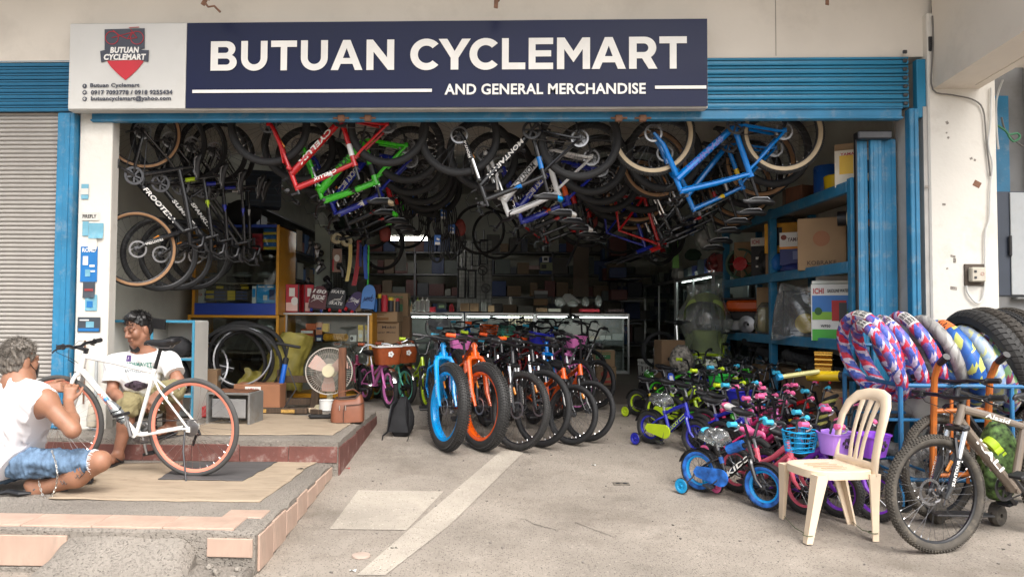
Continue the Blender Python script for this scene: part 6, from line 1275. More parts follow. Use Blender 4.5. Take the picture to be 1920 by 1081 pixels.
# ---------------------------------------------------------------- hanging goods: ribbons, tubes
for i,(px,py,m) in enumerate(((631,447,colmat(215,195,130)),(650,452,colmat(160,40,45)))):
    q=P(px,py,9.3); mb=MB(); mb.lathe([(.03,-.03),(.068,-.03),(.068,.03),(.03,.03)],24,Matrix.Translation(q)@Matrix.Rotation(PI/2,4,'X')@Matrix.Rotation(.5,4,'Y'),closed=True); tag(mb.build('ribbon_roll',CRM),['cream ribbon roll hanging at the left','second cream roll behind the first ribbon roll'][i],'roll')
for i,(x0,y0,x1,y1,w_,m,lb) in enumerate(((657,458,650,527,7,colmat(225,205,130),'pale yellow ribbon hanging from the roll'),(673,450,664,535,9,colmat(165,35,45),'red ribbon hanging beside the yellow one'),(676,455,677,500,5,colmat(40,50,110),'dark blue ribbon hanging'),(685,458,687,523,7,colmat(40,90,190),'bright blue ribbon hanging'),(692,460,689,535,3,colmat(70,200,80),'thin green ribbon hanging at the right'))):
    a=P(x0,y0,9.25); b=P(x1,y1,9.25); d=w_*.0066/2; mb=MB(); mb.grid(lambda u,v:(a.x+(b.x-a.x)*v**2+(u-.5)*2*d,9.25+.03*math.sin(v*3+i),a.z+(b.z-a.z)*v),2,12); tag(mb.build('ribbon',m,smooth=60),lb,'ribbon')
mb=MB(); q0=P(620,452,9.6); q1=P(652,560,9.6)
for i in range(12): x=q0.x+(q1.x-q0.x)*i/11; mb.cyl((x,9.6,q0.z),(x,9.6,q1.z),.0035,n=4)
for i in range(30): z=q0.z+(q1.z-q0.z)*i/29; mb.cyl((q0.x,9.6,z),(q1.x,9.6,z),.0035,n=4)
tag(mb.build('wire_grid',BLK),'black wire display grid behind the ribbons','grid')
carton('key packs in clear bags clipped on the wire grid',P(632,510,9.5),(.12,.03,.3),0,colmat(150,120,105),[('f','o',.5,.6,.6,.3,LETW),('f','#',.1,.3,.15,.5,BRD)],tape=False,name='hanging_pack',cat='pack')
IT='inner tubes hanging in loops'
tub=[]
for i,(px,py) in enumerate(((757,395),(770,400),(788,372),(800,372),(812,400),(826,385),(833,392),(848,420),(858,415),(780,430),(820,440),(700,400),(715,405),(842,380))):
    Y=8.4+.18*(i%5); q=P(px,py-(42 if px<800 else 0),Y); t=thing('inner_tube','black inner tube hanging in a loop with a blue paper label','inner tube',TM(q,rng.uniform(-.4,.4)),IT); L=rng.uniform(.3,.42); mb=MB()
    for s in range(3):
        w_=.045+.022*s; mb.tube([(w_*math.sin(2*PI*k/22)*(1 if k<11 else 1.1),.012*s+.01*math.sin(k),-L*.5+L*.5*math.cos(2*PI*k/22)) for k in range(22)],.0075,5,closed=True)
    mb.build('tube_loop',RUB,t)
    if i%3!=2:
        mb=MB(); mb.box((0,-.02,-.06),(.075,.006,.11),rotm(.1,0,rng.uniform(-.3,.3)),bev=.002); lb_=mb.build('paper_label',colmat(60,110,185),t); mb=MB(); mb.box((0,-.0255,-.1),(.06,.003,.03),rotm(.1,0,0)); mb.box((0,-.0255,-.05),(.05,.003,.02),rotm(.1,.4,0)); mb.build('label_print',LETW,lb_)
for i,(px,py,r_) in enumerate(((863,427,15),(722,440,13),(1110,415,12))): bag('red_lantern',['dull red wrapped bundle hanging among the tubes','dull red bundle near the ceiling lamp','red pouch with a green top hanging in the middle'][i],P(px,py+r_,8.9),(.15,.1,.2),mat('dull_red',(.25,.04,.03),.6,var=.3),i,'bundle')
# ---------------------------------------------------------------- tube lamp (lit)
lp_=thing('tube_lamp','lit white fluorescent tube lamp above the back counter','lamp',P(767,448,12.5)); mb=MB(); mb.cyl((-.3,0,0),(.3,0,0),.02,n=10); mb.build('glowing_tube',mat('lamp_glow',(1,.98,.93),.5,var=0,emit=55),lp_); mb=MB(); mb.box((0,.05,.05),(.62,.12,.05),bev=.006); mb.build('lamp_housing',LAM,lp_)
mb=MB(); mb.prism([(-.09,-.36),(.1,-.36),(.06,.36),(-.01,.36)],.006,Matrix.Translation(P(751,465,11.9))@face((0,0,0))); tag(mb.build('hanging_sheet',mat('pale_sheet',(.45,.48,.47),.5)),'pale tapering sheet hanging in front of the tube lamp','sheet')
# ---------------------------------------------------------------- counters at the back of the bikes
def ctr(label,p0,p1,Y): 
    a=P(p0,600,Y).x; b=P(p1,600,Y).x; return cabinet('display_counter',label,a,b,Y,.5,.5,P(900,586,Y).z,.03,ALU,[P(900,655,Y).z],backm=mat('counter_back',(.3,.3,.28),.6))
ctr('aluminium glass counter behind the fans',742,868,12.0); ctr('aluminium glass counter behind the bike handlebars',872,1002,11.95); ctr('long aluminium glass counter with white packets on the right',1005,1180,11.9)
for p0,p1,Y in((745,866,12.0),(876,1000,11.95),(1008,1178,11.9)):
    a=P(p0,590,Y); b=P(p1,590,Y); mb=MB(); mb.box((0,0,0),(b.x-a.x,.014,.012)); tag(mb.build('light_strip',mat('counter_glow',(.95,1,.97),.5,var=0,emit=9),None,Matrix.Translation(((a.x+b.x)/2,Y+.05,a.z-.03))),'lit strip under the top edge of the back glass counter','lamp')
PK='packets inside the back counters'; q=0
for i in range(26):
    px=1010+i*6.3; y=rng.choice([650,650,690]); w_=rng.uniform(16,38); h=rng.uniform(12,26)
    if px+w_>1172: continue
    carton('white or grey packet inside the right glass counter',P(px+w_/2,y,12.1+rng.uniform(0,.25)),(w_*.0085,.05,h*.0085),0,rng.choice([LAM,colmat(190,190,185),colmat(150,150,150),colmat(175,165,145),BSK if i%5==0 else LAM]),tape=False,name='packet',cat='packet',group=PK,ry=rng.uniform(-.12,.12))
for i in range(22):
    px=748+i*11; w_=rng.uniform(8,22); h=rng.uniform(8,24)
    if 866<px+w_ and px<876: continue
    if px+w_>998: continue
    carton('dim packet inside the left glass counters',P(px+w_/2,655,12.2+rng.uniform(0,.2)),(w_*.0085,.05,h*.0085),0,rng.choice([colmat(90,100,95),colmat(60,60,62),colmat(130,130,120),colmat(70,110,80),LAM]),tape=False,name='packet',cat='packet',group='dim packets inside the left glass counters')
item('white plate rack with slots between the two counters',953,1000,588,610,12.1,colmat(165,150,125),.1,[('f','#',.1+.13*i,.5,.05,.8,colmat(90,80,65)) for i in range(7)],name='slotted_rack',cat='rack')
for i in range(3): item(['left','middle','right'][i]+' grey drawer tray low in the right counter',1058+38*i,1092+38*i,637,647,11.98,colmat(160,165,165),.3,group='drawer trays in the right counter',name='tray',cat='tray')
# tops of the back counters
TP='clutter on top of the back counters'
for i,(x0,x1,y0,y1,m,lb,pr) in enumerate(((748,772,569,584,CARD,'brown carton with print on the back counter',[('f','PRINT',.5,.7,.6,.25,LETK)]),(803,816,575,584,BRD,'red tub on the back counter',[]),(820,836,568,578,colmat(70,80,70),'small grey box with a green window on the back counter',[('f','#',.5,.4,.6,.4,colmat(140,165,120))]),(863,880,568,583,CARD2,'brown bin left of the pair on the counter',[]),(881,898,568,583,CARD2,'brown bin right of the pair on the counter',[]),(915,927,572,584,CARD,'ochre bottle box on the counter',[]),(1028,1052,578,584,colmat(170,165,150),'pair of pale boxes flat on the counter',[]),(1006,1026,577,584,CARD2,'brown wooden tray on the counter',[]),(1088,1124,579,584,BRD,'flat red folder on the counter',[]),(1140,1170,579,584,colmat(60,40,40),'flat dark folder on the counter',[]))): item(lb,x0,x1,y0,y1,12.1,m,.2,pr,TP)
for i,px in enumerate((783,792,801)): can('white plastic bottle in the trio on the back counter',px,557,584,12.05,8,LETW,colmat(150,175,60) if i==0 else LETW,'white bottles on the counter',name='bottle',cat='bottle',neck=.35)
can('red fuel bottle on the back counter',847,569,584,12.05,9,BRD,BRD,None,'bottle','bottle',.5); can('clear jar on the back counter',907,566,584,12.05,10,WRAP2,WRAP2,None,'jar','jar',.9); can('white rounded lamp on the desk',957,556,570,13.0,6,LETW,LETW,None,'jar','jar',.9)
for i in range(9): bag('plastic_bag','crumpled clear bag among the counter clutter',P(760+i*7.5 if i<5 else 930+i*24,584 if i<5 else 575,12.2),(rng.uniform(.1,.2),.12,rng.uniform(.1,.22)),WRAP2,i,'plastic bag')['group']='clear bags in the counter clutter'
ds=thing('desk','dark grey desk behind the counters with papers','desk',(P(1010,575,13).x,13,.5)); mb=MB(); mb.box((0,.3,.93),(1.6,.6,.04),bev=.004); mb.build('desk_top',colmat(120,120,118),ds); mb=MB(); mb.box((0,.05,.45),(1.5,.03,.9)); mb.build('modesty_panel',colmat(70,70,70),ds)
for i in range(8): item('loose papers piled on the desk',1046+i*2,1092-i*3,566-i*2.2,567.5-i*2.2,13.1,LETW,.25,group='papers piled on the desk',name='paper_pile',cat='paper')
item('pinkish label box on the dark back shelf',992,1012,498,505,14,colmat(150,125,125),.1); item('olive picture box on the dark back shelf',1013,1036,492,507,14,colmat(125,130,100),.1,[('f','#',.3,.5,.4,.5,LETK)]); item('white label square above the olive box',1017,1029,480,491,14.02,LETW,.05,[('f','#',.5,.5,.6,.5,LETK)]); item('grey printer on the desk edge',1002,1027,545,560,13.3,colmat(85,85,85),.2,[('f','#',.5,.8,1,.4,colmat(160,160,160))],name='printer',cat='printer'); item('brown box under the printer on the desk',1001,1027,560,572,13.2,CARD2,.2)
item('plain tall brown board standing at the back right',1075,1104,460,556,14.5,mat('brown_board',(.17,.13,.1),.7),.04,name='board',cat='board')
# grid with suspension forks
pg=thing('peg_grid','white wire grid wall hung with suspension forks and cranks','grid',P(888,520,12.9)); mb=MB(); a=P(858,450,12.9); b=P(922,584,12.9); c=P(888,520,12.9); mb.box(((a.x+b.x)/2-c.x,.04,(a.z+b.z)/2-c.z),(b.x-a.x,.01,a.z-b.z)); mb.build('grid_back',colmat(140,140,135),pg)
mb=MB()
for i in range(10): x=a.x+(b.x-a.x)*i/9-c.x; mb.cyl((x,.02,a.z-c.z),(x,.02,b.z-c.z),.004,n=4)
for i in range(18): z=a.z+(b.z-a.z)*i/17-c.z; mb.cyl((a.x-c.x,.02,z),(b.x-c.x,.02,z),.004,n=4)
mb.build('wire_mesh',colmat(90,90,88),pg)
for i,(px,y0,y1) in enumerate(((866,505,558),(885,508,558),(866,455,500),(892,455,498),(907,452,495))):
    p=P(px,y0,12.75); q=P(px,y1,12.75); t=thing('suspension_fork','black suspension fork hanging on the wire grid','fork',p,'suspension forks on the wire grid'); h=p.z-q.z; mb=MB()
    for s in(-1,1): mb.tube([(s*.06,0,0),(s*.06,0,-h*.35)],.014,6); mb.tube([(s*.06,0,-h*.3),(s*.06,0,-h)],.021,6)
    mb.box((0,0,.01),(.17,.05,.04),bev=.01); mb.box((0,0,-h),(.15,.02,.02)); mb.build('fork_leg',BLK,t); mb=MB(); mb.cyl((0,0,0),(.0,0,.2),.014); mb.build('steerer_tube',STL,t)
for i,(px,py) in enumerate(((905,507),(911,540))): q=P(px,py,12.78); mb=MB(); mb.lathe([(.06,-.01),(.085,-.01),(.085,.01),(.06,.01)],24,Matrix.Translation(q)@Matrix.Rotation(PI/2,4,'X'),closed=True); mb.box(q,(.12,.012,.02),rotm(0,.6,0)); mb.box(q+Vector((0,-.01,-.08)),(.025,.02,.2),bev=.006); tag(mb.build('crankset',BLK),['upper black crankset on the wire grid','lower black crankset on the wire grid'][i],'crankset')
# ---------------------------------------------------------------- dim stock on the back and side shelves
BS='dim stock boxes on the back shelves'; rk=thing('stock_shelf','dark steel stock shelves along the back wall','shelf',(0,15.2,.5))
for z in(.9,1.35,1.8,2.25,2.7): mb=MB(); mb.box((0,.2,0),(6.4,.5,.025)); mb.build('shelf_board',DST,rk,Matrix.Translation((.05,0,z-.5)))
for x in(-3,-1.6,-.2,1.2,2.6): mb=MB(); mb.box((0,0,1.2),(.04,.04,2.4)); mb.build('upright',DST,rk,Matrix.Translation((x,-.03,0)))
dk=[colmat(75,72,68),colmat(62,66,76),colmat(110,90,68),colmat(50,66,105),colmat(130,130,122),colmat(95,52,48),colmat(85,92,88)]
for z in(.92,1.37,1.82,2.27,2.72):
    x=-3.1
    while x<3.1:
        w_=rng.uniform(.12,.34); h=rng.uniform(.12,.36)
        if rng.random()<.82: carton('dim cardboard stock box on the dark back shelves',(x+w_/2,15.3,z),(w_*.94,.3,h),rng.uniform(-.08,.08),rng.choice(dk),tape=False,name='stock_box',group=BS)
        x+=w_
def wallstock(x,sx,label,group,zs_,ys,step=1):
    for z in zs_:
        y=ys[0]
        while y<ys[1]:
            w_=rng.uniform(.15,.4); h=rng.uniform(.15,.36)
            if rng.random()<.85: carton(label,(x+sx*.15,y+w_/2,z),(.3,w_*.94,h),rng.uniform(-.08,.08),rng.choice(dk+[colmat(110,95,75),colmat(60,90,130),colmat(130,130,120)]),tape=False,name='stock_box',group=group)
            y+=w_
ls=thing('stock_shelf','dark stock shelf along the left inner wall','shelf',(-3.3,9.6,.5))
for z in(1.5,1.95,2.4,2.85): mb=MB(); mb.box((0,0,0),(.36,5.2,.025)); mb.build('shelf_board',DST,ls,Matrix.Translation((.0,2.6,z-.5)))
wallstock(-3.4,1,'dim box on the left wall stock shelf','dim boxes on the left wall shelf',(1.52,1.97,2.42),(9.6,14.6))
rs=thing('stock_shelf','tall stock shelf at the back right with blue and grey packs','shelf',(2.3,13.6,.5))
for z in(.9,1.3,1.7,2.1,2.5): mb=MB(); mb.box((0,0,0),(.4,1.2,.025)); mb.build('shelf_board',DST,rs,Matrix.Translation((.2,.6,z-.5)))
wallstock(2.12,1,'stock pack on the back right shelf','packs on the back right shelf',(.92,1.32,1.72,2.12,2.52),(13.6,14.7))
mb=MB(); 
for x in(-2.9,-2.2,-1.3): pass
for i in range(16): 
    q=P(rng.uniform(565,640),rng.uniform(455,575),9.4+rng.uniform(-.15,.2)); mb=MB(); mb.tube([(0,0,.0),(rng.uniform(-.05,.05),0,-.06),(rng.uniform(-.08,.08),0,-.14)],rng.uniform(.012,.03),6); mb.lathe([(.02,-.02),(.045,-.02),(.045,.02),(.02,.02)],12,Matrix.Rotation(rng.uniform(0,3),4,'X')@Matrix.Rotation(rng.uniform(0,3),4,'Y'),closed=True); tag(mb.build('hanging_part',[BLK,DST,STL][i%3],None,Matrix.Translation(q)),'small bicycle part hanging on the wall right of the ochre cabinet','bicycle part','small parts hanging right of the ochre cabinet')
mb=MB(); 
q0=P(590,420,9.7); q1=P(622,570,9.7); mb.box(((q0.x+q1.x)/2,9.75,(q0.z+q1.z)/2),(q1.x-q0.x,.04,q0.z-q1.z)); tag(mb.build('slatted_panel',mat('pale_green',(.33,.38,.33),.7)),'pale greenish wall panel right of the ochre cabinet','panel')
# navy crate and dark goods above the ochre cabinet
carton('dark navy ribbed crate stacked above the ochre cabinet',P(488,388,8.95)+Vector((0,.1,0)),(.42,.3,.44),.35,colmat(28,40,55),[('f','#',.5,.15+.18*i,.95,.03,colmat(45,62,80)) for i in range(5)],tape=False,name='ribbed_crate')
bag('plastic_bag','dark wrapped bundle on the ochre cabinet top',P(455,421,9.0),(.5,.3,.3),CLB,3,'bundle')
for i in range(14):
    q=P(rng.uniform(640,730),rng.uniform(395,470),9.8+rng.uniform(0,.8)); tyre('dark tyre hanging in the gloom above the ribbons',q,rng.uniform(-.9,.9),rng.uniform(-.2,.2),.33,.03,group='dark tyres hanging at the back') if i<5 else bag('hanging_bundle','dark bundle hanging in the gloom above the counters',P(rng.uniform(560,730),rng.uniform(420,445),10.2),(.22,.15,.3),[CLB,DGR,WRAP2][i%3],i,'bundle').__setitem__('group','dark bundles hanging above the counters')
for i,(px,py,Y) in enumerate(((1110,400,9.3),(1125,392,9.6),(1140,385,9.9),(1100,410,9.1),(1150,375,10.2),(1090,415,10.4),(900,430,10.2),(930,440,10.5),(760,420,10.4),(1160,430,10.6))):
    o=tyre('tan striped tyre in the row hanging behind the middle bicycles' if i<6 else 'dark tyre hanging behind the middle bicycles',P(px,py,Y),rng.uniform(-.3,.3),0,.35,.026,group='tyres hanging behind the middle bicycles')
# cartons on the floor right of the counter
carton('red printed carton on the floor at the counter end',(P(1138,718,10.6).x,10.75,g(10.6)+.006),(.28,.26,.26),-.05,CARD,[('f','o',.5,.6,.55,.4,colmat(190,80,60)),('f','#',.5,.2,.95,.14,colmat(190,70,55))])
oil('oil carton with green band on the red printed carton',1134,690,10.62,g(10.6)+.268,.29,.23,-.02,d=.24)
# ================================================================ blue wooden rack along the right wall
XR=3.12; RY0,RY1=6.62,10.3
rack=thing('storage_rack','blue painted wooden rack full of boxed machines on the right','rack',(XR,8.4,.2))
def rb(nm,x0,x1,y0,y1,z0,z1,mt=BLUER): mb=MB(); mb.box((0,0,0),(x1-x0,y1-y0,z1-z0),bev=.005); return mb.build(nm,mt,rack,Matrix.Translation(((x0+x1)/2-XR,(y0+y1)/2-8.4,(z0+z1)/2-.2)),smooth=20)
ZL=[1.17,1.86,2.57]
for y in(RY0,8.52,10.2):
    rb('upright',XR,XR+.075,y,y+.075,g(y),2.64); rb('upright',3.56,3.63,y,y+.075,g(y),2.64)
for z in ZL:
    rb('front_rail',XR-.004,XR+.05,RY0+.077,RY1,z-.05,z+.05); rb('end_rail',XR+.077,3.56,RY0+.01,RY0+.05,z-.045,z+.045); rb('shelf_board',XR+.05,3.62,RY0+.055,RY1,z+.0,z+.022,mat('plain_board',(.36,.31,.25),.8,dirt=.3))
zl=[z+.024 for z in ZL]
def onrack(px,z): return PX(px,600,XR+.25).y
def rc(label,y,lv,sz,rz,mt,prints=(),x=3.36,dz=0,**k): y+=.42 if y<8.4 and x<3.44 and lv<2 else (.3 if lv<2 and y>8.4 else 0); return carton(label,(x,y,zl[lv]+dz),sz,rz,mt,prints,**k)
GA=R_(-38)
# top deck
YW1=colmat(235,205,150)
rc('pale printed machine box with an orange corner on the rack top',6.95,2,(.38,.34,.34),R_(-30),YW1,[('f','#',.5,.5,1,.98,colmat(225,215,195)),('f','#',.25,.6,.3,.5,colmat(235,190,60)),('f','#',.62,.5,.22,.35,colmat(50,45,45)),('f','YAMATO',.35,.88,.45,.08,BRD),('s','#',.5,.7,1,.55,colmat(240,190,160)),('s','YAMATO',.5,.82,.8,.13,colmat(100,40,30)),('s','#',.5,.3,.8,.3,colmat(225,200,190))],tape=False)
rc('open carton lying on the pale printed box',6.98,2,(.36,.32,.06),R_(-30),CARD,dz=.345,tape=False)
mb=MB(); mb.lathe([(.001,0),(.13,0),(.14,.02),(.14,.3),(.13,.32),(.001,.32)],18); tag(mb.build('drum',paint('blue_drum',lin(30,85,165)),None,TM((3.32,7.5,zl[2]))),'blue plastic drum on the rack top','drum')
mb=MB(); mb.lathe([(.001,0),(.12,0),(.13,.16),(.12,.17),(.11,.16),(.1,.02)],16); mb.tube([(.12,0,.16),(.05,-.2,.1),(-.1,-.25,.12)],.012,5); tag(mb.build('pail',YEL,None,TM((3.28,7.2,zl[2]))),'yellow pail with a hose on the rack top','pail')
for i,(y,rz) in enumerate(((8.0,.3),(8.2,-.4))): rc(['reddish wooden parcel on the rack top','brown wooden block farther back on the rack top'][i],y,2,(.3,.25,.2),rz,WOODR if i==0 else WOOD,x=3.3,tape=False,name='wooden_block',cat='block')
# upper shelf
rc('large plain brown carton on the upper rack shelf',7.28,1,(.44,.46,.52),R_(-30),CARD,[('f','o',.5,.6,.35,.3,colmat(150,95,55)),('f','KOBRAKE',.5,.14,.6,.08,colmat(80,55,35)),('s','#',.5,.5,.05,1,colmat(175,130,80))])
rc('white and navy boxed tool set leaning on the brown carton',7.92,1,(.34,.25,.36),R_(-33),colmat(50,60,120),[('f','#',.5,.78,1,.44,LETW),('f','YAMAZAKI',.55,.78,.62,.12,colmat(80,50,50)),('f','o',.13,.85,.18,.16,colmat(130,60,50)),('f','#',.5,.53,1,.07,colmat(235,150,50)),('f','#',.55,.3,.3,.25,colmat(110,120,165)),('s','#',.5,.8,1,.4,LETW),('s','YA',.5,.85,.5,.13,colmat(70,50,50)),('s','#',.5,.35,.6,.4,colmat(90,100,160))],tape=False,dz=.1)
bag('soft_pack','soft blue tarpaulin pack under the white and navy box',(3.34,8.3,zl[1]),(.42,.34,.13),mat('blue_tarp',lin(45,60,130),.5,var=.2,bump=.3),3,'pack')
wm=rc('yellow welding machine with black vents on the upper shelf',8.25,1,(.42,.3,.34),R_(-33),colmat(225,160,30),[('f','#',.32,.55,.28,.6,BLK),('f','YAMATO',.72,.2,.5,.16,LETK)],tape=False,dz=.26,name='welding_machine',cat='machine')
mb=MB(); mb.tube([(-.12,-.1,.34),(-.1,-.1,.4),(.1,-.1,.4),(.12,-.1,.34)],.014,6); mb.build('handle',BLK,wm)
rc('plain box under the yellow welding machine',8.25,1,(.4,.3,.25),R_(-33),CARD2,tape=False); bag('blue_valve','blue round tool beside the navy box',(3.2,8.55,zl[1]+.05),(.16,.16,.2),BBL,2,'tool')
rc('black and white tool box on end in the far bay',8.98,1,(.3,.28,.5),R_(-38),colmat(40,40,44),[('f','#',.5,.9,1,.2,LETW),('f','ICHI',.2,.9,.3,.1,BRD),('f','#',.85,.5,.1,.9,LETW),('f','#',.4,.5,.4,.06,LETW),('f','#',.35,.3,.3,.05,LETW),('s','#',.5,.5,.9,.9,LETW)],tape=False)
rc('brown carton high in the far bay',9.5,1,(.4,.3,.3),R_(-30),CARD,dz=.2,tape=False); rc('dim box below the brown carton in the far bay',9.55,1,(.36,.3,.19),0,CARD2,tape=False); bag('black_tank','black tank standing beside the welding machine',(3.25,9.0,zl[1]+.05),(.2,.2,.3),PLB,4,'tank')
hr=thing('hose_reel','green hose reel with a red hub in the far bay','reel',TM((3.2,9.75,zl[1]+.22),R_(-40))); mb=MB(); M=Matrix.Rotation(PI/2,4,'X')
mb.lathe([(.17,-.03),(.2,-.035),(.2,.035),(.17,.03)],28,M,closed=True); 
for i in range(3): a=i*PI/3; mb.tube([(-.18*math.cos(a),-.03,-.18*math.sin(a)),(.18*math.cos(a),-.03,.18*math.sin(a))],.01,5)
mb.build('reel_ring',mat('dark_green_plastic',(.03,.09,.05),.4),hr); mb=MB(); mb.cyl((0,-.05,0),(0,.1,0),.09,n=18); mb.build('reel_hub',RED,hr)
mb=MB(); mb.lathe([(.001,-.14),(.07,-.14),(.07,.14),(.001,.14)],18,Matrix.Rotation(PI/2,4,'Y')); fl=mb.build('cylinder_tool',PLB,None,TM((3.4,7.15,zl[1]+.47),R_(-30))); mb=MB(); mb.lathe([(.071,-.06),(.072,-.06),(.072,.06),(.071,.06)],18,Matrix.Rotation(PI/2,4,'Y')); mb.build('label_band',CRM,fl); tag(fl,'black cylinder with a cream band on stacked boxes by the front upright','tool')
for i,(h,m) in enumerate(((.2,colmat(200,185,140)),(.14,BLK),(.06,colmat(230,140,50)),(.05,BSK))): rc(['cream box lowest of the stack at the rack end','black case second in the stack at the rack end','orange flat box third in the stack at the rack end','blue flat box topmost in the stack at the rack end'][i],6.85,1,(.3,.28,h),R_(-25),m,x=3.45,dz=[0,.202,.345,.407][i],tape=False)
# lower shelf
rc('white and green boxed water pump with a printed picture on the rack',6.98,0,(.42,.4,.54),R_(-33),colmat(70,170,60),[('f','#',.5,.5,1,1,colmat(225,225,220)),('f','#',.5,.59,.96,.42,colmat(60,120,190)),('f','#',.5,.44,.96,.14,colmat(130,180,60)),('f','o',.15,.52,.16,.14,colmat(40,90,40)),('f','o',.85,.53,.2,.18,colmat(40,90,40)),('f','#',.58,.53,.3,.36,colmat(180,40,40)),('f','#',.66,.5,.16,.34,colmat(60,60,62)),('f','#',.5,.1,.96,.2,colmat(75,175,65)),('f','ICHI',.16,.88,.22,.1,BRD),('f','GASOLINE WATER PUMP',.64,.88,.6,.06,LETK),('f','WP50',.3,.26,.2,.05,LETK),('s','#',.5,.8,1,.16,colmat(220,225,215)),('s','#',.6,.5,.7,.1,LETW),('s','#',.6,.2,.7,.08,LETW)],tape=False)
rc('white box lid lying on the boxed water pump',7.0,0,(.4,.36,.03),R_(-33),LETW,dz=.545,tape=False); rc('stack of white sheets on the boxed water pump',7.1,0,(.3,.22,.05),R_(-20),LETW,dz=.577,tape=False,name='paper_stack',cat='paper')
mc=thing('wrapped_machine','black machine with a yellow drum wrapped in clear plastic','machine',TM((3.36,8.12,zl[0]),R_(-35))); mb=MB(); mb.box((0,0,.26),(.34,.3,.42),bev=.03); mb.tube([(-.2,-.16,.02),(-.2,-.16,.5),(.2,-.16,.5),(.2,-.16,.02)],.014,6); mb.tube([(-.2,.16,.02),(-.2,.16,.5),(.2,.16,.5),(.2,.16,.02)],.014,6); mb.build('engine_body',PLB,mc); mb=MB(); mb.lathe([(.001,-.06),(.1,-.06),(.11,0),(.1,.06),(.001,.06)],20,Matrix.Translation((.02,-.15,.16))@Matrix.Rotation(PI/2,4,'X')); mb.build('drum_cover',YEL,mc)
mb=MB(); mb.grid(lambda u,v:((.27+.05*math.sin(u*25)+.06*(1-v))*math.cos(2*PI*u)*(1-.12*v**4),(.24+.03*math.sin(u*31+v*8)+.05*(1-v))*math.sin(2*PI*u)*(1-.12*v**4),.0+.56*v+.03*math.sin(u*19+v*3)),40,10); mb.build('plastic_cover',WRAP,mc,smooth=70)
ge=thing('generator','orange portable generator in a black tube frame on the rack','generator',TM((3.32,9.85,zl[0]),R_(-40))); mb=MB()
for y in(-.2,.2): mb.tube([(-.27,y,.02),(-.27,y,.46),(.27,y,.46),(.27,y,.02)],.016,6,closed=True)
for x in(-.27,.27):
    for z in(.02,.46): mb.cyl((x,-.2,z),(x,.2,z),.016,n=6)
mb.build('tube_frame',BLK,ge); mb=MB(); mb.box((0,0,.37),(.48,.36,.14),bev=.03); mb.build('fuel_tank',ORA,ge); mb=MB(); mb.box((0,-.02,.24),(.46,.3,.1),bev=.01); mb.build('control_panel',PLB,ge); mb=MB(); mb.lathe([(.02,0),(.1,0),(.11,-.05),(.04,-.06)],18,Matrix.Translation((.05,-.15,.13))@Matrix.Rotation(PI/2,4,'X')@Matrix.Scale(-1,4)); mb.box((-.1,0,.12),(.16,.3,.16),bev=.02); mb.build('engine',STL,ge)
op=rc('open carton with raised flaps holding a yellow part in plastic',8.85,0,(.3,.3,.28),R_(-35),CARD2,tape=False,dz=.0); rc('white cut open box standing behind the wrapped yellow part',8.9,0,(.26,.22,.3),R_(-35),CARD,tape=False,dz=.285)
bag('wrapped_part','yellow part wrapped in clear plastic beside the generator',(3.24,9.05,zl[0]),(.26,.24,.4),glassy('plastic_wrap'),6,'parcel'); mb=MB(); mb.box((0,0,.18),(.14,.12,.3),bev=.02); tag(mb.build('yellow_casing',mat('pale_yellow_box',lin(190,170,90),.5),None,TM((3.24,9.05,zl[0]+.01),.4)),'pale yellow machine casing inside the clear plastic','machine')
# below the rack
for i,(y,x,R,r,t) in enumerate(((7.2,3.4,.29,.05,1),(7.6,3.45,.29,.05,1),(8.1,3.4,.3,.05,2),(8.9,3.4,.3,.045,1),(9.4,3.4,.3,.05,2))): tyre(['black knobby tyre lying at the near end under the rack','second knobby tyre under the rack','road tyre under the middle of the rack','knobby tyre in the far bay under the rack','road tyre farthest back under the rack'][i],(x,y,g(y)+.72-.06*(i%2)),.3*i,PI/2+.15,R,r,RUB,t)
carton('large brown carton with red print under the rack',(3.3,7.05,g(7)),(.46,.4,.56),R_(-25),CARD,[('f','TRIX',.5,.85,.4,.1,BRD),('f','#',.75,.5,.25,.4,colmat(170,120,70)),('s','#',.5,.6,.5,.3,colmat(110,75,45))])
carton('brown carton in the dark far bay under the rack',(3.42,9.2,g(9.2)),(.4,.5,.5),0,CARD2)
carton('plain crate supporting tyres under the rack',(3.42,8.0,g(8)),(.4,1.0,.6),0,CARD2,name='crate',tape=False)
gb=thing('gold_suspension','gold and red suspension parts standing on a carton','bicycle part',TM((3.08,7.1,.81),R_(-35),s=.75)); GOLD=mat('gold_anodised',(.75,.42,.08),.25,.9,var=.05); mb=MB()
for z in(.22,.28,.34): mb.cyl((-.1,0,z),(.1,0,z),.028,n=12)
mb.box((0,0,.17),(.2,.08,.06),bev=.01); mb.box((0,0,.37),(.22,.03,.03),bev=.005); mb.build('gold_block',GOLD,gb); mb=MB(); mb.box((-.07,0,.07),(.03,.05,.16),bev=.005); mb.box((.07,0,.07),(.03,.05,.16),bev=.005); mb.build('red_leg',RED,gb)
a=P(1575,705,6.4); b=P(1515,704,6.6); mb=MB(); mb.tube([a,b],.045,12); tag(mb.build('foam_tube',YEL),'yellow foam tube sticking out under the rack','tube'); mb=MB(); mb.tube([a,a+(a-b)*.6],.04,12); tag(mb.build('foam_tube',PLB),'black foam tube following the yellow one','tube')
a=P(1466,706,6.45); b=P(1535,696,6.5); mb=MB(); mb.tube([a,b],.02,8); mb.tube([a,a+(a-b)*.12],.028,8,m=1); tag(mb.build('curtain_rod',[mat('pale_gold_rod',lin(200,195,130),.4),SKP]),'pale rod with a blue end lying across the carton','rod')
cc=MB()
for k_ in range(7):
    pass
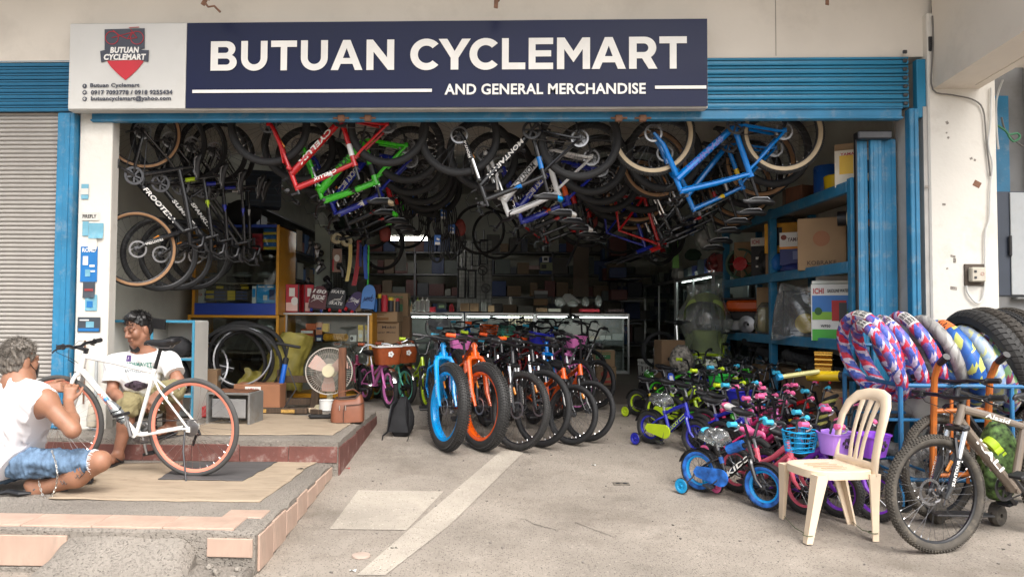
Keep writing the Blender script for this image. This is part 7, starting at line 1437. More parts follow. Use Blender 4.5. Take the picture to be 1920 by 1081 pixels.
for i in range(9): q=P(1558-3*i,745+7*i,6.05); cc.tube([q+Vector((.045*math.cos(a),.04*math.sin(a),.02*math.cos(a+.5))) for a in [2*PI*k/14 for k in range(14)]],.015,6,closed=True,m=i%2)
tag(cc.build('wrapped_tyre_coil',[RUB,colmat(170,165,90)]),'black tyre bundle wrapped with yellow white bands by the rack foot','tyre')
# ---------------------------------------------------------------- aluminium showcases beyond the rack
def showcase(label,y0,y1,z1,x=3.06):
    t=thing('showcase',label,'showcase',(x,(y0+y1)/2,.5)); D=.5
    def bx(nm,c,s,m): mb=MB(); mb.box((0,0,0),s,bev=.003); return mb.build(nm,m,t,Matrix.Translation((c[0]-x,c[1]-(y0+y1)/2,c[2]-.5)))
    for y in(y0+.02,y1-.02):
        for xx in(x,x+D): bx('corner_post',(xx,y,(z1+.5)/2),(.04,.04,z1-.5),ALU)
    ym=(y0+y1)/2; bx('corner_post',(x,ym,(z1+.5)/2),(.03,.03,z1-.5),ALU)
    for z in(.52,z1): bx('rail',(x,ym,z),(.045,y1-y0,.05),ALU); bx('end_rail',(x+D/2,y0+.01,z),(D,.04,.05),ALU)
    bx('top_board',(x+D/2,ym,z1-.0),(D,y1-y0,.012),GLS); bx('back_board',(x+D,ym,(z1+.5)/2),(.012,y1-y0,z1-.5),mat('cabinet_back'))
    for z in(.95,1.3,1.62): bx('shelf_board',(x+D/2,ym,z),(D-.04,y1-y0-.04,.01),GLS)
    bx('glass_pane',(x-.002,ym,(z1+.5)/2),(.006,y1-y0-.04,z1-.56),GLS); bx('glass_pane',(x+D/2,y0+.0,(z1+.5)/2),(D-.04,.006,z1-.56),GLS)
    return t
showcase('aluminium glass showcase standing right behind the blue rack',10.5,12.6,2.02); showcase('aluminium glass showcase farther back along the right wall',12.65,15.2,2.02)
mb=MB(); mb.box((0,0,0),(.012,1.7,.008)); tag(mb.build('light_strip',mat('strip_glow',(.9,1,.97),.5,var=0,emit=9),None,Matrix.Translation((3.12,11.6,1.985))),'thin lit strip inside the top of the near showcase','lamp')
for z in(.56,.96,1.31,1.63,2.04):
    y=10.6
    while y<15:
        w_=rng.uniform(.1,.35); h=rng.uniform(.08,.27)
        if rng.random()<.75: carton('small merchandise pack displayed in the right showcases',(3.3,y+w_/2,z),(.25,w_*.9,h),rng.uniform(-.3,.3),rng.choice([colmat(90,95,90),colmat(60,70,75),colmat(120,130,120),colmat(140,60,50),colmat(50,60,110),BLK,LAM]),tape=False,name='display_pack',cat='packet',group='packs displayed in the right showcases')
        y+=w_
bag('helmet','red, white and black motorcycle helmet on the near showcase',(3.2,10.85,2.04),(.3,.36,.3),mat('helmet_graphic',(.3,.05,.05),.25,var=.9,scale=9,coat=.5),12,'helmet')
bag('helmet','pale grey helmet farther along the showcase top',(3.2,13.0,2.04),(.27,.33,.25),mat('helmet_pale',(.4,.4,.38),.3,var=.5,scale=9),14,'helmet')
bag('parcel','pale wrapped parcel hanging before the rack far end',P(1322,470,9.9),(.3,.2,.42),WRAP2,15,'parcel')
for i in range(16):
    px=rng.uniform(1195,1345); py=rng.uniform(425,500); bag('hanging_parcel','dark or clear wrapped goods hanging over the showcases',P(px,py,rng.uniform(10.2,12)),(rng.uniform(.12,.3),.15,rng.uniform(.15,.4)),[CLB,WRAP2,DGR,BNV,RED,CLB][i%6],i+20,'parcel')['group']='goods hanging over the showcases'
for i,(px,py) in enumerate(((1250,440),(1236,455),(1210,440))): tyre(['black tyre hanging over the showcases with a pale badge','second tyre hanging over the showcases','third tyre hanging left above the showcases'][i],P(px,py,9.6+.3*i),.5,0,.3,.035)
mb=MB(); mb.prism([(-.04,-.2),(.05,-.2),(.03,.2),(-.03,.2)],.02,Matrix.Translation(P(1266,475,10.3))@face((0,0,0))); tag(mb.build('green_strap',colmat(120,180,90)),'light green strap hanging above the showcase','strap')
# ---------------------------------------------------------------- ride-on scooter, basket, stroller under plastic
q=G(1255,745); sc_=thing('kids_scooter','small green electric scooter with a black seat near the showcases','scooter',TM((q.x,q.y+.25,q.z),R_(-65))); mb=MB(); rings=[]
for x,w_,z0,z1 in((-.33,.06,.2,.3),(-.28,.13,.13,.33),(-.1,.16,.11,.30),(.12,.16,.11,.25),(.3,.14,.12,.26),(.38,.08,.14,.24)): rings.append([Vector((x,w_*math.copysign(abs(math.cos(a))**.6,math.cos(a)),(z0+z1)/2+(z1-z0)/2*math.copysign(abs(math.sin(a))**.7,math.sin(a)))) for a in [2*PI*k/16 for k in range(16)]])
mb.loft(rings); mb.build('body_shell',paint('scooter_green',lin(75,190,50)),sc_,smooth=50)
for x in(-.25,.3):
    for s in(-1,1): mb=MB(); mb.lathe([(.02,-.03),(.085,-.03),(.095,-.015),(.095,.015),(.085,.03),(.02,.03)],18,Matrix.Translation((x,s*.15,.095))@Matrix.Rotation(PI/2,4,'X'),closed=True); mb.build('wheel',PLB,sc_)
mb=MB(); mb.cyl((-.22,0,.3),(-.22,0,.62),.018); mb.build('seat_post',CHR,sc_); obj('saddle',saddle_mesh(.3,.24),sc_,Matrix.Translation((-.22,0,.68)))
mb=MB(); mb.cyl((.3,0,.25),(.24,0,.95),.022); mb.build('steering_column',CHR,sc_); mb=MB(); mb.tube([(.26,-.2,.98),(.24,-.08,.96),(.24,.08,.96),(.26,.2,.98)],.015,8); mb.box((.25,0,.96),(.1,.14,.06),bev=.02); mb.build('handlebar',PLB,sc_)
q=G(1225,724); mb=MB(); ro=[]
lb_=thing('laundry_basket','white slotted plastic laundry basket behind the green scooter','basket',TM(q,.2)); 
for z in(0,.1,.2,.3,.36): mb.tube([(( .17+.05*z)*math.copysign(abs(math.cos(a))**.5,math.cos(a)),(.14+.05*z)*math.copysign(abs(math.sin(a))**.5,math.sin(a)),z) for a in [2*PI*k/24 for k in range(24)]],.012 if z<.3 else .016,5,closed=True)
for k in range(24):
    a=2*PI*k/24; c_=math.copysign(abs(math.cos(a))**.5,math.cos(a)); s_=math.copysign(abs(math.sin(a))**.5,math.sin(a)); mb.tube([(.17*c_,.14*s_,0),(.188*c_,.158*s_,.36)],.009,4)
mb.build('basket_body',LAM,lb_)
bag('checkered_bag','checkered cloth bag hanging on the scooter column',P(1278,700,9.0),(.3,.2,.34),mat('checker_cloth',(.3,.27,.23),.8,var=.8,scale=26),7,'bag'); carton('brown carton standing behind the scooter',(P(1255,660,9.6).x,9.6,g(9.6)),(.3,.3,.75),.1,CARD2); tyre('small black tyre leaning behind the laundry basket',P(1235,655,10),.3,.2,.25,.03)
q=G(1320,745); sr=thing('stroller','lime green stroller wrapped in cloudy clear plastic','stroller',TM((q.x+.08,q.y+.2,q.z),R_(-20))); SGR=mat('pale_lime_cloth',lin(205,225,130),.7)
mb=MB(); 
def canopy(u,v): a=PI*(.05+.9*v); return (.24*math.cos(a),-.05-.27*math.sin(u*PI*.55),1.02+.34*math.cos(u*PI*.55)*1.0*math.sin(a)**.5)
mb.grid(lambda u,v:(.25*math.cos(PI*v),-.3*u+.12*math.sin(PI*v)*(1-u),1.0+.36*math.sin(PI*v)**.6*(1-.35*u*u)),10,16); mb.build('canopy',SGR,sr,smooth=70)
mb=MB(); mb.box((0,.05,.62),(.38,.06,.5),rotm(-.3,0,0),bev=.025); mb.box((0,-.12,.42),(.38,.3,.07),bev=.025); mb.build('seat_pad',SGR,sr); mb=MB()
for s in(-1,1): mb.tube([(s*.22,.25,1.05),(s*.22,.1,.7),(s*.22,-.2,.1)],.014,6); mb.tube([(s*.22,-.1,.5),(s*.22,.2,.1)],.014,6)
mb.tube([(-.22,-.25,.55),(0,-.34,.56),(.22,-.25,.55)],.02,8); mb.build('frame_tube',LIM,sr)
for s in(-1,1):
    for y in(-.22,.22): mb=MB(); mb.lathe([(.01,-.015),(.075,-.015),(.08,0),(.075,.015),(.01,.015)],16,Matrix.Translation((s*.22,y,.08))@Matrix.Rotation(PI/2,4,'Y'),closed=True); mb.build('wheel',PLB,sr)
mb=MB(); mb.grid(lambda u,v:((.26+.05*math.sin(u*23+v*4)+.05*math.sin(v*13))*math.cos(2*PI*u)*(1-.75*max(0,v-.75)**1.1*1.5),-.05+(.33+.03*math.sin(u*29+v*6)-.06*math.sin(v*8))*math.sin(2*PI*u)*(1-.75*max(0,v-.75)*1.5),.3+1.16*v+.02*math.sin(u*17)),44,22); mb.build('plastic_cover',WRAP,sr,smooth=70)
# ---------------------------------------------------------------- plastic chair
PCH=mat('ivory_plastic',lin(224,204,178),.42,var=.06,scale=4,dirt=.25,dirtc=(.45,.36,.25),dscale=7)
fl_=PZ(1515,1019,.03); bl_=PZ(1637,1014,.03); ff=PZ(1470,975,.045); fr_=PZ(1598,986,.045)
cc_=(fl_+bl_+ff+fr_)/4; chx=(bl_-fl_); yaw_=math.atan2(chx.y,chx.x)+PI   # chair front points to -x of the row
ch=thing('plastic_chair','ivory plastic chair with slatted back standing on the driveway','chair',TM((cc_.x,cc_.y,.035),yaw_))
def cL(p): return Matrix.Rotation(-yaw_,3,'Z')@(Vector((p.x,p.y,0))-Vector((cc_.x,cc_.y,0)))
legs=[cL(fl_),cL(ff),cL(bl_),cL(fr_)]
SZ=.43; tops=[Vector((.17,.17*(1 if legs[0].y>0 else -1),SZ-.02)),Vector((.17,.17*(1 if legs[1].y>0 else -1),SZ-.02)),Vector((-.17,.165*(1 if legs[2].y>0 else -1),SZ-.02)),Vector((-.17,.165*(1 if legs[3].y>0 else -1),SZ-.02))]
for L_,t_ in zip(legs,tops):
    mb=MB(); rings=[]
    for f in(0,.03,.5,.85,1):
        p=Vector((L_.x,L_.y,0)).lerp(t_,f); w_=.024+.02*f**1.5; sx=1 if t_.x>0 else -1; sy=1 if t_.y>0 else -1
        prof=[(w_,w_),(-w_*.7,w_),(-w_*.7,w_*.62),(w_*.55,w_*.62),(w_*.55,-w_*.7),(w_,-w_*.7)]
        if sx*sy<0: prof=prof[::-1]
        rings.append([p+Vector((a*sx,b*sy,0)) for a,b in prof])
    mb.loft(rings); mb.build('leg',PCH,ch,smooth=30)
mb=MB(); n=36; rings=[]
def seat_ring(f,z): return [Vector((.005+.215*f*math.copysign(abs(math.cos(a))**.55,math.cos(a)),(.205-.012*math.cos(a))*f*math.copysign(abs(math.sin(a))**.55,math.sin(a)),z)) for a in [2*PI*k/n for k in range(n)]]
mb.loft([seat_ring(.02,SZ-.012),seat_ring(.5,SZ-.01),seat_ring(.8,SZ-.004),seat_ring(.95,SZ+.002),seat_ring(1,SZ-.004),seat_ring(1.01,SZ-.05),seat_ring(.985,SZ-.05),seat_ring(.96,SZ-.012),seat_ring(.02,SZ-.022)],caps=False); se=mb.build('seat',PCH,ch,smooth=50)
mb=MB()
for i in range(4): mb.box((.02+.0*i,-.09+.06*i,SZ-.003+.001*i),(.22-.03*abs(i-1.5),.006,.003))
mb.build('seat_groove',mat('ivory_groove',lin(170,145,110),.6),se)
def bk(y,z): 
    t=(z-SZ)/.45; return Vector((-.185-.02*t-.10*t*t-.0+.05*(1-(y/.2)**2)*-.6*t,y,z))
mb=MB(); path=[]
for s in(1,):
    ys=[(.185,SZ-.03),(.19,SZ+.08),(.195,SZ+.2),(.195,SZ+.3),(.175,SZ+.38),(.13,SZ+.43),(.06,SZ+.447),(0,SZ+.45)]
    path=[bk(y,z) for y,z in ys]+[bk(-y,z) for y,z in ys[-2::-1]]
mb.tube(path,[.03,.032,.034,.036,.04,.043,.044,.044]+[.044,.043,.04,.036,.034,.032,.03],12,sq=(1,.42)); mb.build('back_hoop',PCH,ch,smooth=60)
for y0 in(-.075,.0,.075):
    mb=MB(); pts=[bk(y0*(.62+.38*t)*1.0,SZ-.01+.43*t) for t in [i/8 for i in range(9)]]; mb.tube(pts,[.022,.02,.018,.017,.017,.018,.02,.023,.026],10,sq=(1,.36)); mb.build('back_slat',PCH,ch,smooth=60)
mb=MB(); mb.tube([bk(y,SZ+.02) for y in(-.19,-.1,0,.1,.19)],.026,10,sq=(1,.4)); mb.build('back_foot',PCH,ch)
# strings tied round the legs
for (a,b) in((0,1),(2,3)):
    mb=MB(); p=Vector((legs[a].x,legs[a].y,.05)); r_=Vector((legs[b].x,legs[b].y,.04)); mb.tube([p,p.lerp(r_,.5)-Vector((0,0,.02)),r_],.003,4); mb.tube([p+Vector((.03*math.cos(k),.03*math.sin(k),0)) for k in [2*PI*i/10 for i in range(10)]],.003,4,closed=True); mb.build('tied_string',mat('green_string',(.12,.14,.08),.8),ch)
# ---------------------------------------------------------------- tyre cart
CB=mat('cart_blue',lin(45,115,165),.5,var=.2,scale=6,dirt=.6,dirtc=(.12,.09,.07),dscale=9)
tc_=thing('tyre_cart','blue tubular steel cart loaded with motorcycle tyres','cart',(3.6,5.6,.1)); T0=Vector((3.6,5.6,.1))
def ct(nm,pts,r=.017,parent=None): mb=MB(); mb.tube([p-T0 for p in pts],r,8); return mb.build(nm,CB,parent or tc_)
F1=P(1688,722,5.3); zt=F1.z; xl=F1.x; xr=4.9; yb=6.12; zl0=.3
ct('front_rail',[Vector((xl,5.3,zt)),Vector((xr,5.3,zt))],.015); ct('back_rail',[Vector((xl,yb,zt+.25)),Vector((xr,yb,zt+.25))],.015); ct('lower_rail',[Vector((xl,5.3,zl0)),Vector((xr,5.3,zl0))],.014); ct('lower_rail',[Vector((xl,yb,zl0)),Vector((xr,yb,zl0))],.014)
ct('corner_post',[Vector((xl,5.3,.12)),Vector((xl,5.3,zt+.02)),Vector((xl-.05,5.3,zt+.12))]); ct('corner_post',[Vector((xl,yb,.14)),Vector((xl,yb,zt+.02)),Vector((xl+.1,yb-.05,zt+.42))]); ct('corner_post',[Vector((xr,5.3,.12)),Vector((xr,5.3,zt+.1))]); ct('corner_post',[Vector((xr,yb,.14)),Vector((xr,yb,zt+.3))])
ct('end_rail',[Vector((xl,5.3,zt)),Vector((xl,yb,zt+.02))],.015); ct('end_rail',[Vector((xl,5.3,zl0)),Vector((xl,yb,zl0))],.014); ct('middle_rail',[Vector((xl+.75,5.3,zl0)),Vector((xl+.75,5.3,zt))],.014)
mb=MB()
for i in range(9): x=xl+.1+i*(xr-xl-.2)/8; mb.cyl(Vector((x,5.3,zl0))-T0,Vector((x,yb,zl0))-T0,.01,n=6)
mb.build('deck_bar',CB,tc_)
mb=MB()
for i in range(2): y=5.48+.45*i; mb.cyl(Vector((xl,y,zt-.26))-T0,Vector((xr,y,zt-.26))-T0,.012,n=6)
mb.build('support_bar',CB,tc_)
for (x,y) in((xl+.03,5.33),(xr-.03,5.33),(xl+.03,yb-.03)): mb=MB(); mb.lathe([(.02,-.02),(.055,-.02),(.06,0),(.055,.02),(.02,.02)],16,Matrix.Translation(Vector((x,y,g(y)+.06))-T0)@Matrix.Rotation(PI/2,4,'X'),closed=True); mb.build('caster',RUB,tc_)
WRD=mat('wrap_red',lin(215,58,82),.35,var=.3,scale=40,bump=.7,bscale=50); WRB=mat('wrap_blue',lin(78,100,190),.35,var=.35,scale=40,bump=.7,bscale=50); WRW=mat('wrap_pale',lin(210,200,220),.35,var=.3,scale=40,bump=.7,bscale=50); WRP=mat('wrap_violet',lin(125,100,170),.35,var=.3,scale=40,bump=.7,bscale=50)
wr=[WRB,WRD,WRW,WRB,WRP,WRD,WRW]; wg=[mat('grey_wrap',(.28,.27,.26),.5,var=.3,scale=20),mat('grey_wrap2',(.4,.39,.37),.4,var=.2)]; wb2=[colmat(40,95,175,.35),colmat(45,90,165,.35),colmat(200,205,110,.35),colmat(50,110,190,.35),colmat(55,100,175,.35)]; ww=[colmat(190,200,210,.3),colmat(150,175,210,.3),colmat(205,205,150,.35),colmat(170,185,205,.3)]; wl=[colmat(90,105,175,.35),colmat(190,185,175,.35),colmat(150,60,90,.35),colmat(120,160,110,.35)]
WG='motorcycle tyres on the blue cart'
def cart_tyre(label,px,py,Y,yaw,tilt,R,r,mt=RUB,tread=0,wrapc=None): return tyre(label,P(px,py,Y),yaw,tilt,R,r,mt,tread,wrapc,WG)
dirw=R_(-97)
cart_tyre('red and blue wrapped tyre hanging open at the left cart end',1630,662,5.62,R_(-80),.3,.325,.043,wrapc=wr)
cart_tyre('second red and blue wrapped tyre on the cart',1648,676,5.55,dirw,.42,.32,.042,wrapc=wr)
cart_tyre('third red and blue wrapped tyre on the cart',1684,668,5.6,dirw,.42,.33,.042,wrapc=wr)
cart_tyre('fourth red and blue wrapped tyre beside the grey one',1718,660,5.62,dirw,.42,.325,.044,wrapc=wr)
cart_tyre('grey wrapped tyre in the middle of the cart',1758,668,5.66,dirw,.4,.33,.044,wrapc=wg)
cart_tyre('fat blue tyre wrap with yellow print on the cart',1790,680,5.62,dirw,.36,.335,.058,wrapc=wb2)
cart_tyre('white and pale blue wrapped tyre right of the blue one',1828,688,5.62,dirw,.32,.32,.052,wrapc=ww)
cart_tyre('printed paper wrapped tyre next to the black tyres',1855,700,5.6,dirw,.3,.31,.048,wrapc=wl)
cart_tyre('black road tyre nearest of the bare tyres on the cart',1846,672,5.62,R_(-86),.36,.375,.062,mat('tyre_clean',(.028,.027,.026),.65,var=.2),2)
cart_tyre('second bare black tyre with angled tread blocks',1872,668,5.7,R_(-86),.36,.38,.055,mat('tyre_brown',(.04,.033,.026),.75,var=.2),2)
cart_tyre('third bare black knobby tyre on the cart',1896,670,5.78,R_(-86),.36,.38,.055,RUB,1)
cart_tyre('outermost bare knobby tyre at the right picture edge',1918,668,5.86,R_(-86),.36,.39,.055,mat('tyre_brown'),1)
def tyre_label(o,R,r,a0,a1,p0,p1,mt,text,lab,rows=3):
    Rc=R-r
    def tor(a,p,h=.004): rr=r+h; return Vector(((Rc+rr*math.cos(p))*math.cos(a),rr*math.sin(p),(Rc+rr*math.cos(p))*math.sin(a)))
    mb=MB(); mb.grid(lambda u,v:tor(a0+(a1-a0)*u,p0+(p1-p0)*v),8,8); t=mb.build('size_label',mt,o)
    mb=MB(); vs,fs,lo,hi=textmesh(text,.05); sz=hi-lo
    for k in range(rows):
        c0=p0+(p1-p0)*(.1+.8*k/rows); c1=p0+(p1-p0)*(.1+.8*(k+.75)/rows)
        mb.add([tor(a1-(a1-a0)*(.1+.8*(v[0]-lo[0])/sz[0]),c0+(c1-c0)*(v[1]-lo[1])/sz[1],.0055) for v in vs],fs)
    mb.build('label_print',LETK,t,smooth=0)
CT=[o for o in COL.objects if o.name.startswith('tyre') and o.get('group')==WG]
for i,(a0,a1,p0,p1) in enumerate(((1.15,1.6,-1.1,.6),(1.1,1.5,-1,.7),(1.0,1.5,-1,.7),(.8,1.3,-1,.7))): tyre_label(CT[i],.325,.043,a0,a1,p0,p1,LETW,'HERE HERE',None)
tyre_label(CT[5],.335,.059,1.0,1.4,-.9,.5,colmat(230,120,60),'NAPA',None,1)
# tyres below and behind
for i,(px,py,Y,yw,R,r,m,t_,lb) in enumerate(((1700,830,6.0,-.9,.33,.06,wg,0,'grey wrapped tyre standing below the cart front'),(1735,830,6.1,-.9,.34,.06,None,2,'black tyre below the cart behind the bicycle wheel'),(1770,900,5.8,-.6,.3,.055,wg,0,'silver wrapped tyre behind the dusty bicycle wheel'),(1690,790,6.15,-.5,.3,.06,wg,0,'brownish wrapped tyre showing behind the chair back'),(1865,850,6.0,-.6,.33,.06,None,1,'camouflage marked tyre behind the bicycle frame'),(1905,840,5.9,-.6,.33,.06,None,1,'black tyre low at the right picture edge'))): tyre(lb,P(px,py,Y),yw,.1,R,r,RUB,t_,m)
mb=MB(); rings=[]
for i in range(9): p=P(1858+7*i,833+9*i,5.0); mb.lathe([(.02,-.03),(.05,-.026),(.052,.0),(.05,.026),(.02,.03)],12,Matrix.Translation(p)@Matrix.Rotation(.9,4,'Y'),closed=True)
tag(mb.build('lime_wrapping',mat('lime_wrap',lin(190,220,50),.5)),'lime yellow ribbed wrapping behind the bronze bicycle frame','wrapping')
bag('camouflage_bag','green camouflage bundle behind the bicycle cranks',P(1872,935,5.05),(.26,.24,.5),mat('camo_green',(.1,.18,.05),.8,var=.9,scale=30),5,'bundle')
bag('white_sack','white sack hanging under the cart rail',P(1752,800,5.9),(.42,.25,.4),LAM,9,'sack'); mb=MB(); mb.box((0,0,0),(.5,.03,.5)); tag(mb.build('white_board',LAM,None,Matrix.Translation(P(1775,830,6.25))),'white painted board leaning behind the hand truck','board')
# orange hand truck
HO=mat('rusty_orange_paint',lin(190,105,40),.5,var=.25,scale=7,dirt=.8,dirtc=(.14,.07,.04),dscale=9)
ht=thing('hand_truck','rusty orange hand truck with two black grips before the tyre cart','hand truck',(0,0,0))
for (gx,gy,x1,y1,xb,ybt) in((1775,668,1752,690,1748,925),(1888,664,1856,690,1848,915)):
    gA=P(gx,gy,4.98); k1=P((gx+x1)/2-4,(gy+y1)/2+4,5.08); k2=P(x1,y1+18,5.12); bt=P(xb,ybt,5.16); mb=MB(); mb.tube([k1+(gA-k1)*.25,k1,k1.lerp(k2,.6),k2,bt],.021,10); mb.build('upright',HO,ht); mb=MB(); mb.tube([gA,k1+(gA-k1)*.2],.023,10); mb.build('grip',PLB,ht)
for y in(770,830,890): a=P(1750,y,5.16); b=P(1851,y-2,5.16); mb=MB(); mb.tube([a,b],.016,8); mb.build('crossbar',HO,ht)
for x in(1784,1815): a=P(x,745,5.17); b=P(x,905,5.17); mb=MB(); mb.tube([a,b],.011,8); mb.build('slat_bar',HO,ht)
for x in(1757,1868): q=P(x,905,5.1); q.z=g(5.1)+.075; mb=MB(); mb.lathe([(.02,-.025),(.07,-.025),(.078,0),(.07,.025),(.02,.025)],18,Matrix.Translation(q)@Matrix.Rotation(PI/2,4,'X')@Matrix.Rotation(.6,4,'Y'),closed=True); mb.build('wheel',RUBD,ht)
mb=MB(); q=P(1800,925,5.0); q.z=g(5)+.1; mb.box(q,(.36,.12,.012),bev=.003); mb.build('toe_plate',DST,ht)
q=G(1872,985); mb=MB(); mb.lathe([(.015,-.022),(.062,-.022),(.07,0),(.062,.022),(.015,.022)],18,Matrix.Rotation(PI/2,4,'X')@Matrix.Rotation(.5,4,'Y'),closed=True); mb.tube([(0,.03,0),(.02,.03,.09),(.1,.02,.14)],.012,6); tag(mb.build('caster_wheel',RUBD,None,Matrix.Translation(q+Vector((0,0,.07)))),'dusty rubber caster wheel under the bronze bicycle crank','wheel')
# ================================================================ people: bodies grown as one smooth implicit surface
class SDF:
    def __init__(s, lo, hi, h):
        s.h=h; s.lo=np.array(lo,np.float32); s.n=[int((b-a)/h)+2 for a,b in zip(lo,hi)]
        s.F=np.full(s.n,.2,np.float32)
    def _block(s, lo, hi):
        a=np.maximum(((np.array(lo)-s.lo)/s.h).astype(int)-1,0); b=np.minimum(((np.array(hi)-s.lo)/s.h).astype(int)+2,s.n)
        if (b<=a).any(): return None
        ax=[s.lo[i]+s.h*np.arange(a[i],b[i],dtype=np.float32) for i in range(3)]
        return tuple(slice(a[i],b[i]) for i in range(3)), np.meshgrid(*ax,indexing='ij')
    def _put(s, sl, d, k, sub=False):
        f=s.F[sl]
        if sub:
            d=-d; h=np.maximum(k-np.abs(f-d),0)/k; s.F[sl]=np.maximum(f,d)+h*h*k*.25
        else:
            h=np.maximum(k-np.abs(f-d),0)/k; s.F[sl]=np.minimum(f,d)-h*h*k*.25
    def cap(s, a, b, ra, rb=None, k=.03, sub=False):
        rb=ra if rb is None else rb; a=np.array(a,np.float32); b=np.array(b,np.float32); m=max(ra,rb)+k+s.h*3
        q=s._block(np.minimum(a,b)-m,np.maximum(a,b)+m)
        if q is None: return s
        sl,(X,Y,Z)=q; d=b-a; L=float(d@d)+1e-9; t=np.clip(((X-a[0])*d[0]+(Y-a[1])*d[1]+(Z-a[2])*d[2])/L,0,1)
        D=np.sqrt((X-a[0]-t*d[0])**2+(Y-a[1]-t*d[1])**2+(Z-a[2]-t*d[2])**2)-(ra+(rb-ra)*t); s._put(sl,D,k,sub); return s
    def chain(s, pts, rs, k=.03):
        for i in range(len(pts)-1): s.cap(pts[i],pts[i+1],rs[i],rs[i+1],k)
        return s
    def ell(s, c, r, R=None, k=.03, sub=False):
        c=np.array(c,np.float32); m=max(r)+k+s.h*3; q=s._block(c-m,c+m)
        if q is None: return s
        sl,(X,Y,Z)=q; X=X-c[0];Y=Y-c[1];Z=Z-c[2]
        if R is not None: # R columns: local axes
            R=np.array(R,np.float32); X,Y,Z=(X*R[0,i]+Y*R[1,i]+Z*R[2,i] for i in range(3))
        k0=np.sqrt((X/r[0])**2+(Y/r[1])**2+(Z/r[2])**2); k1=np.sqrt((X/r[0]**2)**2+(Y/r[1]**2)**2+(Z/r[2]**2)**2)+1e-6
        s._put(sl,k0*(k0-1)/k1,k,sub); return s
    def cut(s, p, nrm):
        """keep the side the normal points away from"""
        n=np.array(nrm,np.float32); n/=np.linalg.norm(n); ax=[s.lo[i]+s.h*np.arange(s.n[i],dtype=np.float32) for i in range(3)]
        X,Y,Z=np.meshgrid(*ax,indexing='ij'); s.F=np.maximum(s.F,(X-p[0])*n[0]+(Y-p[1])*n[1]+(Z-p[2])*n[2]); return s
    def noise(s, amp, f, seed=0, stretch=(1,1,1)):
        ax=[s.lo[i]+s.h*np.arange(s.n[i],dtype=np.float32) for i in range(3)]; X,Y,Z=np.meshgrid(*ax,indexing='ij'); X=X*stretch[0];Y=Y*stretch[1];Z=Z*stretch[2]
        rs=np.random.RandomState(seed); N=0
        for i in range(5):
            d=rs.normal(size=3); d/=np.linalg.norm(d); e=rs.normal(size=3); w_=f*(1+.5*i); ph=rs.rand()*6
            N=N+np.sin(w_*(X*d[0]+Y*d[1]+Z*d[2])+1.6*np.sin(w_*.45*(X*e[0]+Y*e[1]+Z*e[2])+ph)+ph)/(1+.35*i)
        s.F=s.F+amp*N.astype(np.float32)*.5; return s
    def mesh(s, name, mt):
        F=s.F; ins=F<0; nx,ny,nz=F.shape; c=(nx-1,ny-1,nz-1); cnt=np.zeros(c,np.int8)
        corners=[(i,j,k) for i in(0,1) for j in(0,1) for k in(0,1)]
        for i,j,k in corners: cnt+=ins[i:nx-1+i,j:ny-1+j,k:nz-1+k]
        act=(cnt>0)&(cnt<8); idx=np.argwhere(act); N=len(idx); vid=np.full(c,-1,np.int32); vid[act]=np.arange(N)
        acc=np.zeros((N,3)); num=np.zeros(N); I,J,K=idx.T
        cv={cr:F[I+cr[0],J+cr[1],K+cr[2]] for cr in corners}
        for a in corners:
            for ax in range(3):
                if a[ax]==0:
                    b=list(a); b[ax]=1; b=tuple(b); fa,fb=cv[a],cv[b]; cr=(fa<0)!=(fb<0); t=np.where(cr,fa/np.where(cr,fa-fb,1),0)
                    p=np.array(a,float)[None,:].repeat(N,0); p[:,ax]+=t; acc+=p*cr[:,None]; num+=cr
        V=(idx+acc/num[:,None])*s.h+s.lo
        Q=[]
        for ax in range(3):
            b1,b2=(ax+1)%3,(ax+2)%3; sl0=[slice(None)]*3; sl1=[slice(None)]*3; sl0[ax]=slice(0,-1); sl1[ax]=slice(1,None)
            A=ins[tuple(sl0)]; B=ins[tuple(sl1)]
            for flip,msk in((False,A&~B),(True,~A&B)):
                e=np.argwhere(msk); e=e[(e[:,b1]>0)&(e[:,b2]>0)&(e[:,b1]<F.shape[b1]-1)&(e[:,b2]<F.shape[b2]-1)]
                if not len(e): continue
                o=np.zeros(3,int); o1=o.copy(); o1[b1]=-1; o2=o.copy(); o2[b2]=-1; qs=[e+o1+o2,e+o2,e,e+o1]
                q=np.stack([vid[tuple(x.T)] for x in qs],1); Q.append(q[:,::-1] if flip else q)
        Q=np.concatenate(Q); Q=Q[(Q>=0).all(1)]
        me=bpy.data.meshes.new(name); me.vertices.add(N); me.vertices.foreach_set('co',V.astype(np.float32).ravel()); me.loops.add(len(Q)*4); me.loops.foreach_set('vertex_index',Q.astype(np.int32).ravel()); me.polygons.add(len(Q)); me.polygons.foreach_set('loop_start',np.arange(0,len(Q)*4,4,dtype=np.int32)); me.update(calc_edges=True); me.validate()
        me.polygons.foreach_set('use_smooth',[True]*len(me.polygons)); me.materials.append(mt); return me
def skin_mat(name,c):
    m=mat(name,c,.5,var=.14,scale=14,bump=.08,bscale=160); b=m.node_tree.nodes['Principled BSDF']; b.inputs['Subsurface Weight'].default_value=.12; b.inputs['Subsurface Radius'].default_value=(.03,.012,.006); b.inputs['Subsurface Scale'].default_value=.5; return m
SK1=skin_mat('tanned_skin',lin(156,112,88)); SK2=skin_mat('dark_tanned_skin',lin(148,104,82))
V3=lambda *a: Vector(a)
def headframe(c, f, u=(0,0,1)):
    f=Vector(f).normalized(); u=Vector(u); r=f.cross(u).normalized(); u=r.cross(f).normalized(); c=Vector(c)
    return lambda x,y,z: c+r*x+f*y+u*z, np.array([[r.x,f.x,u.x],[r.y,f.y,u.y],[r.z,f.z,u.z]]), (r,f,u)
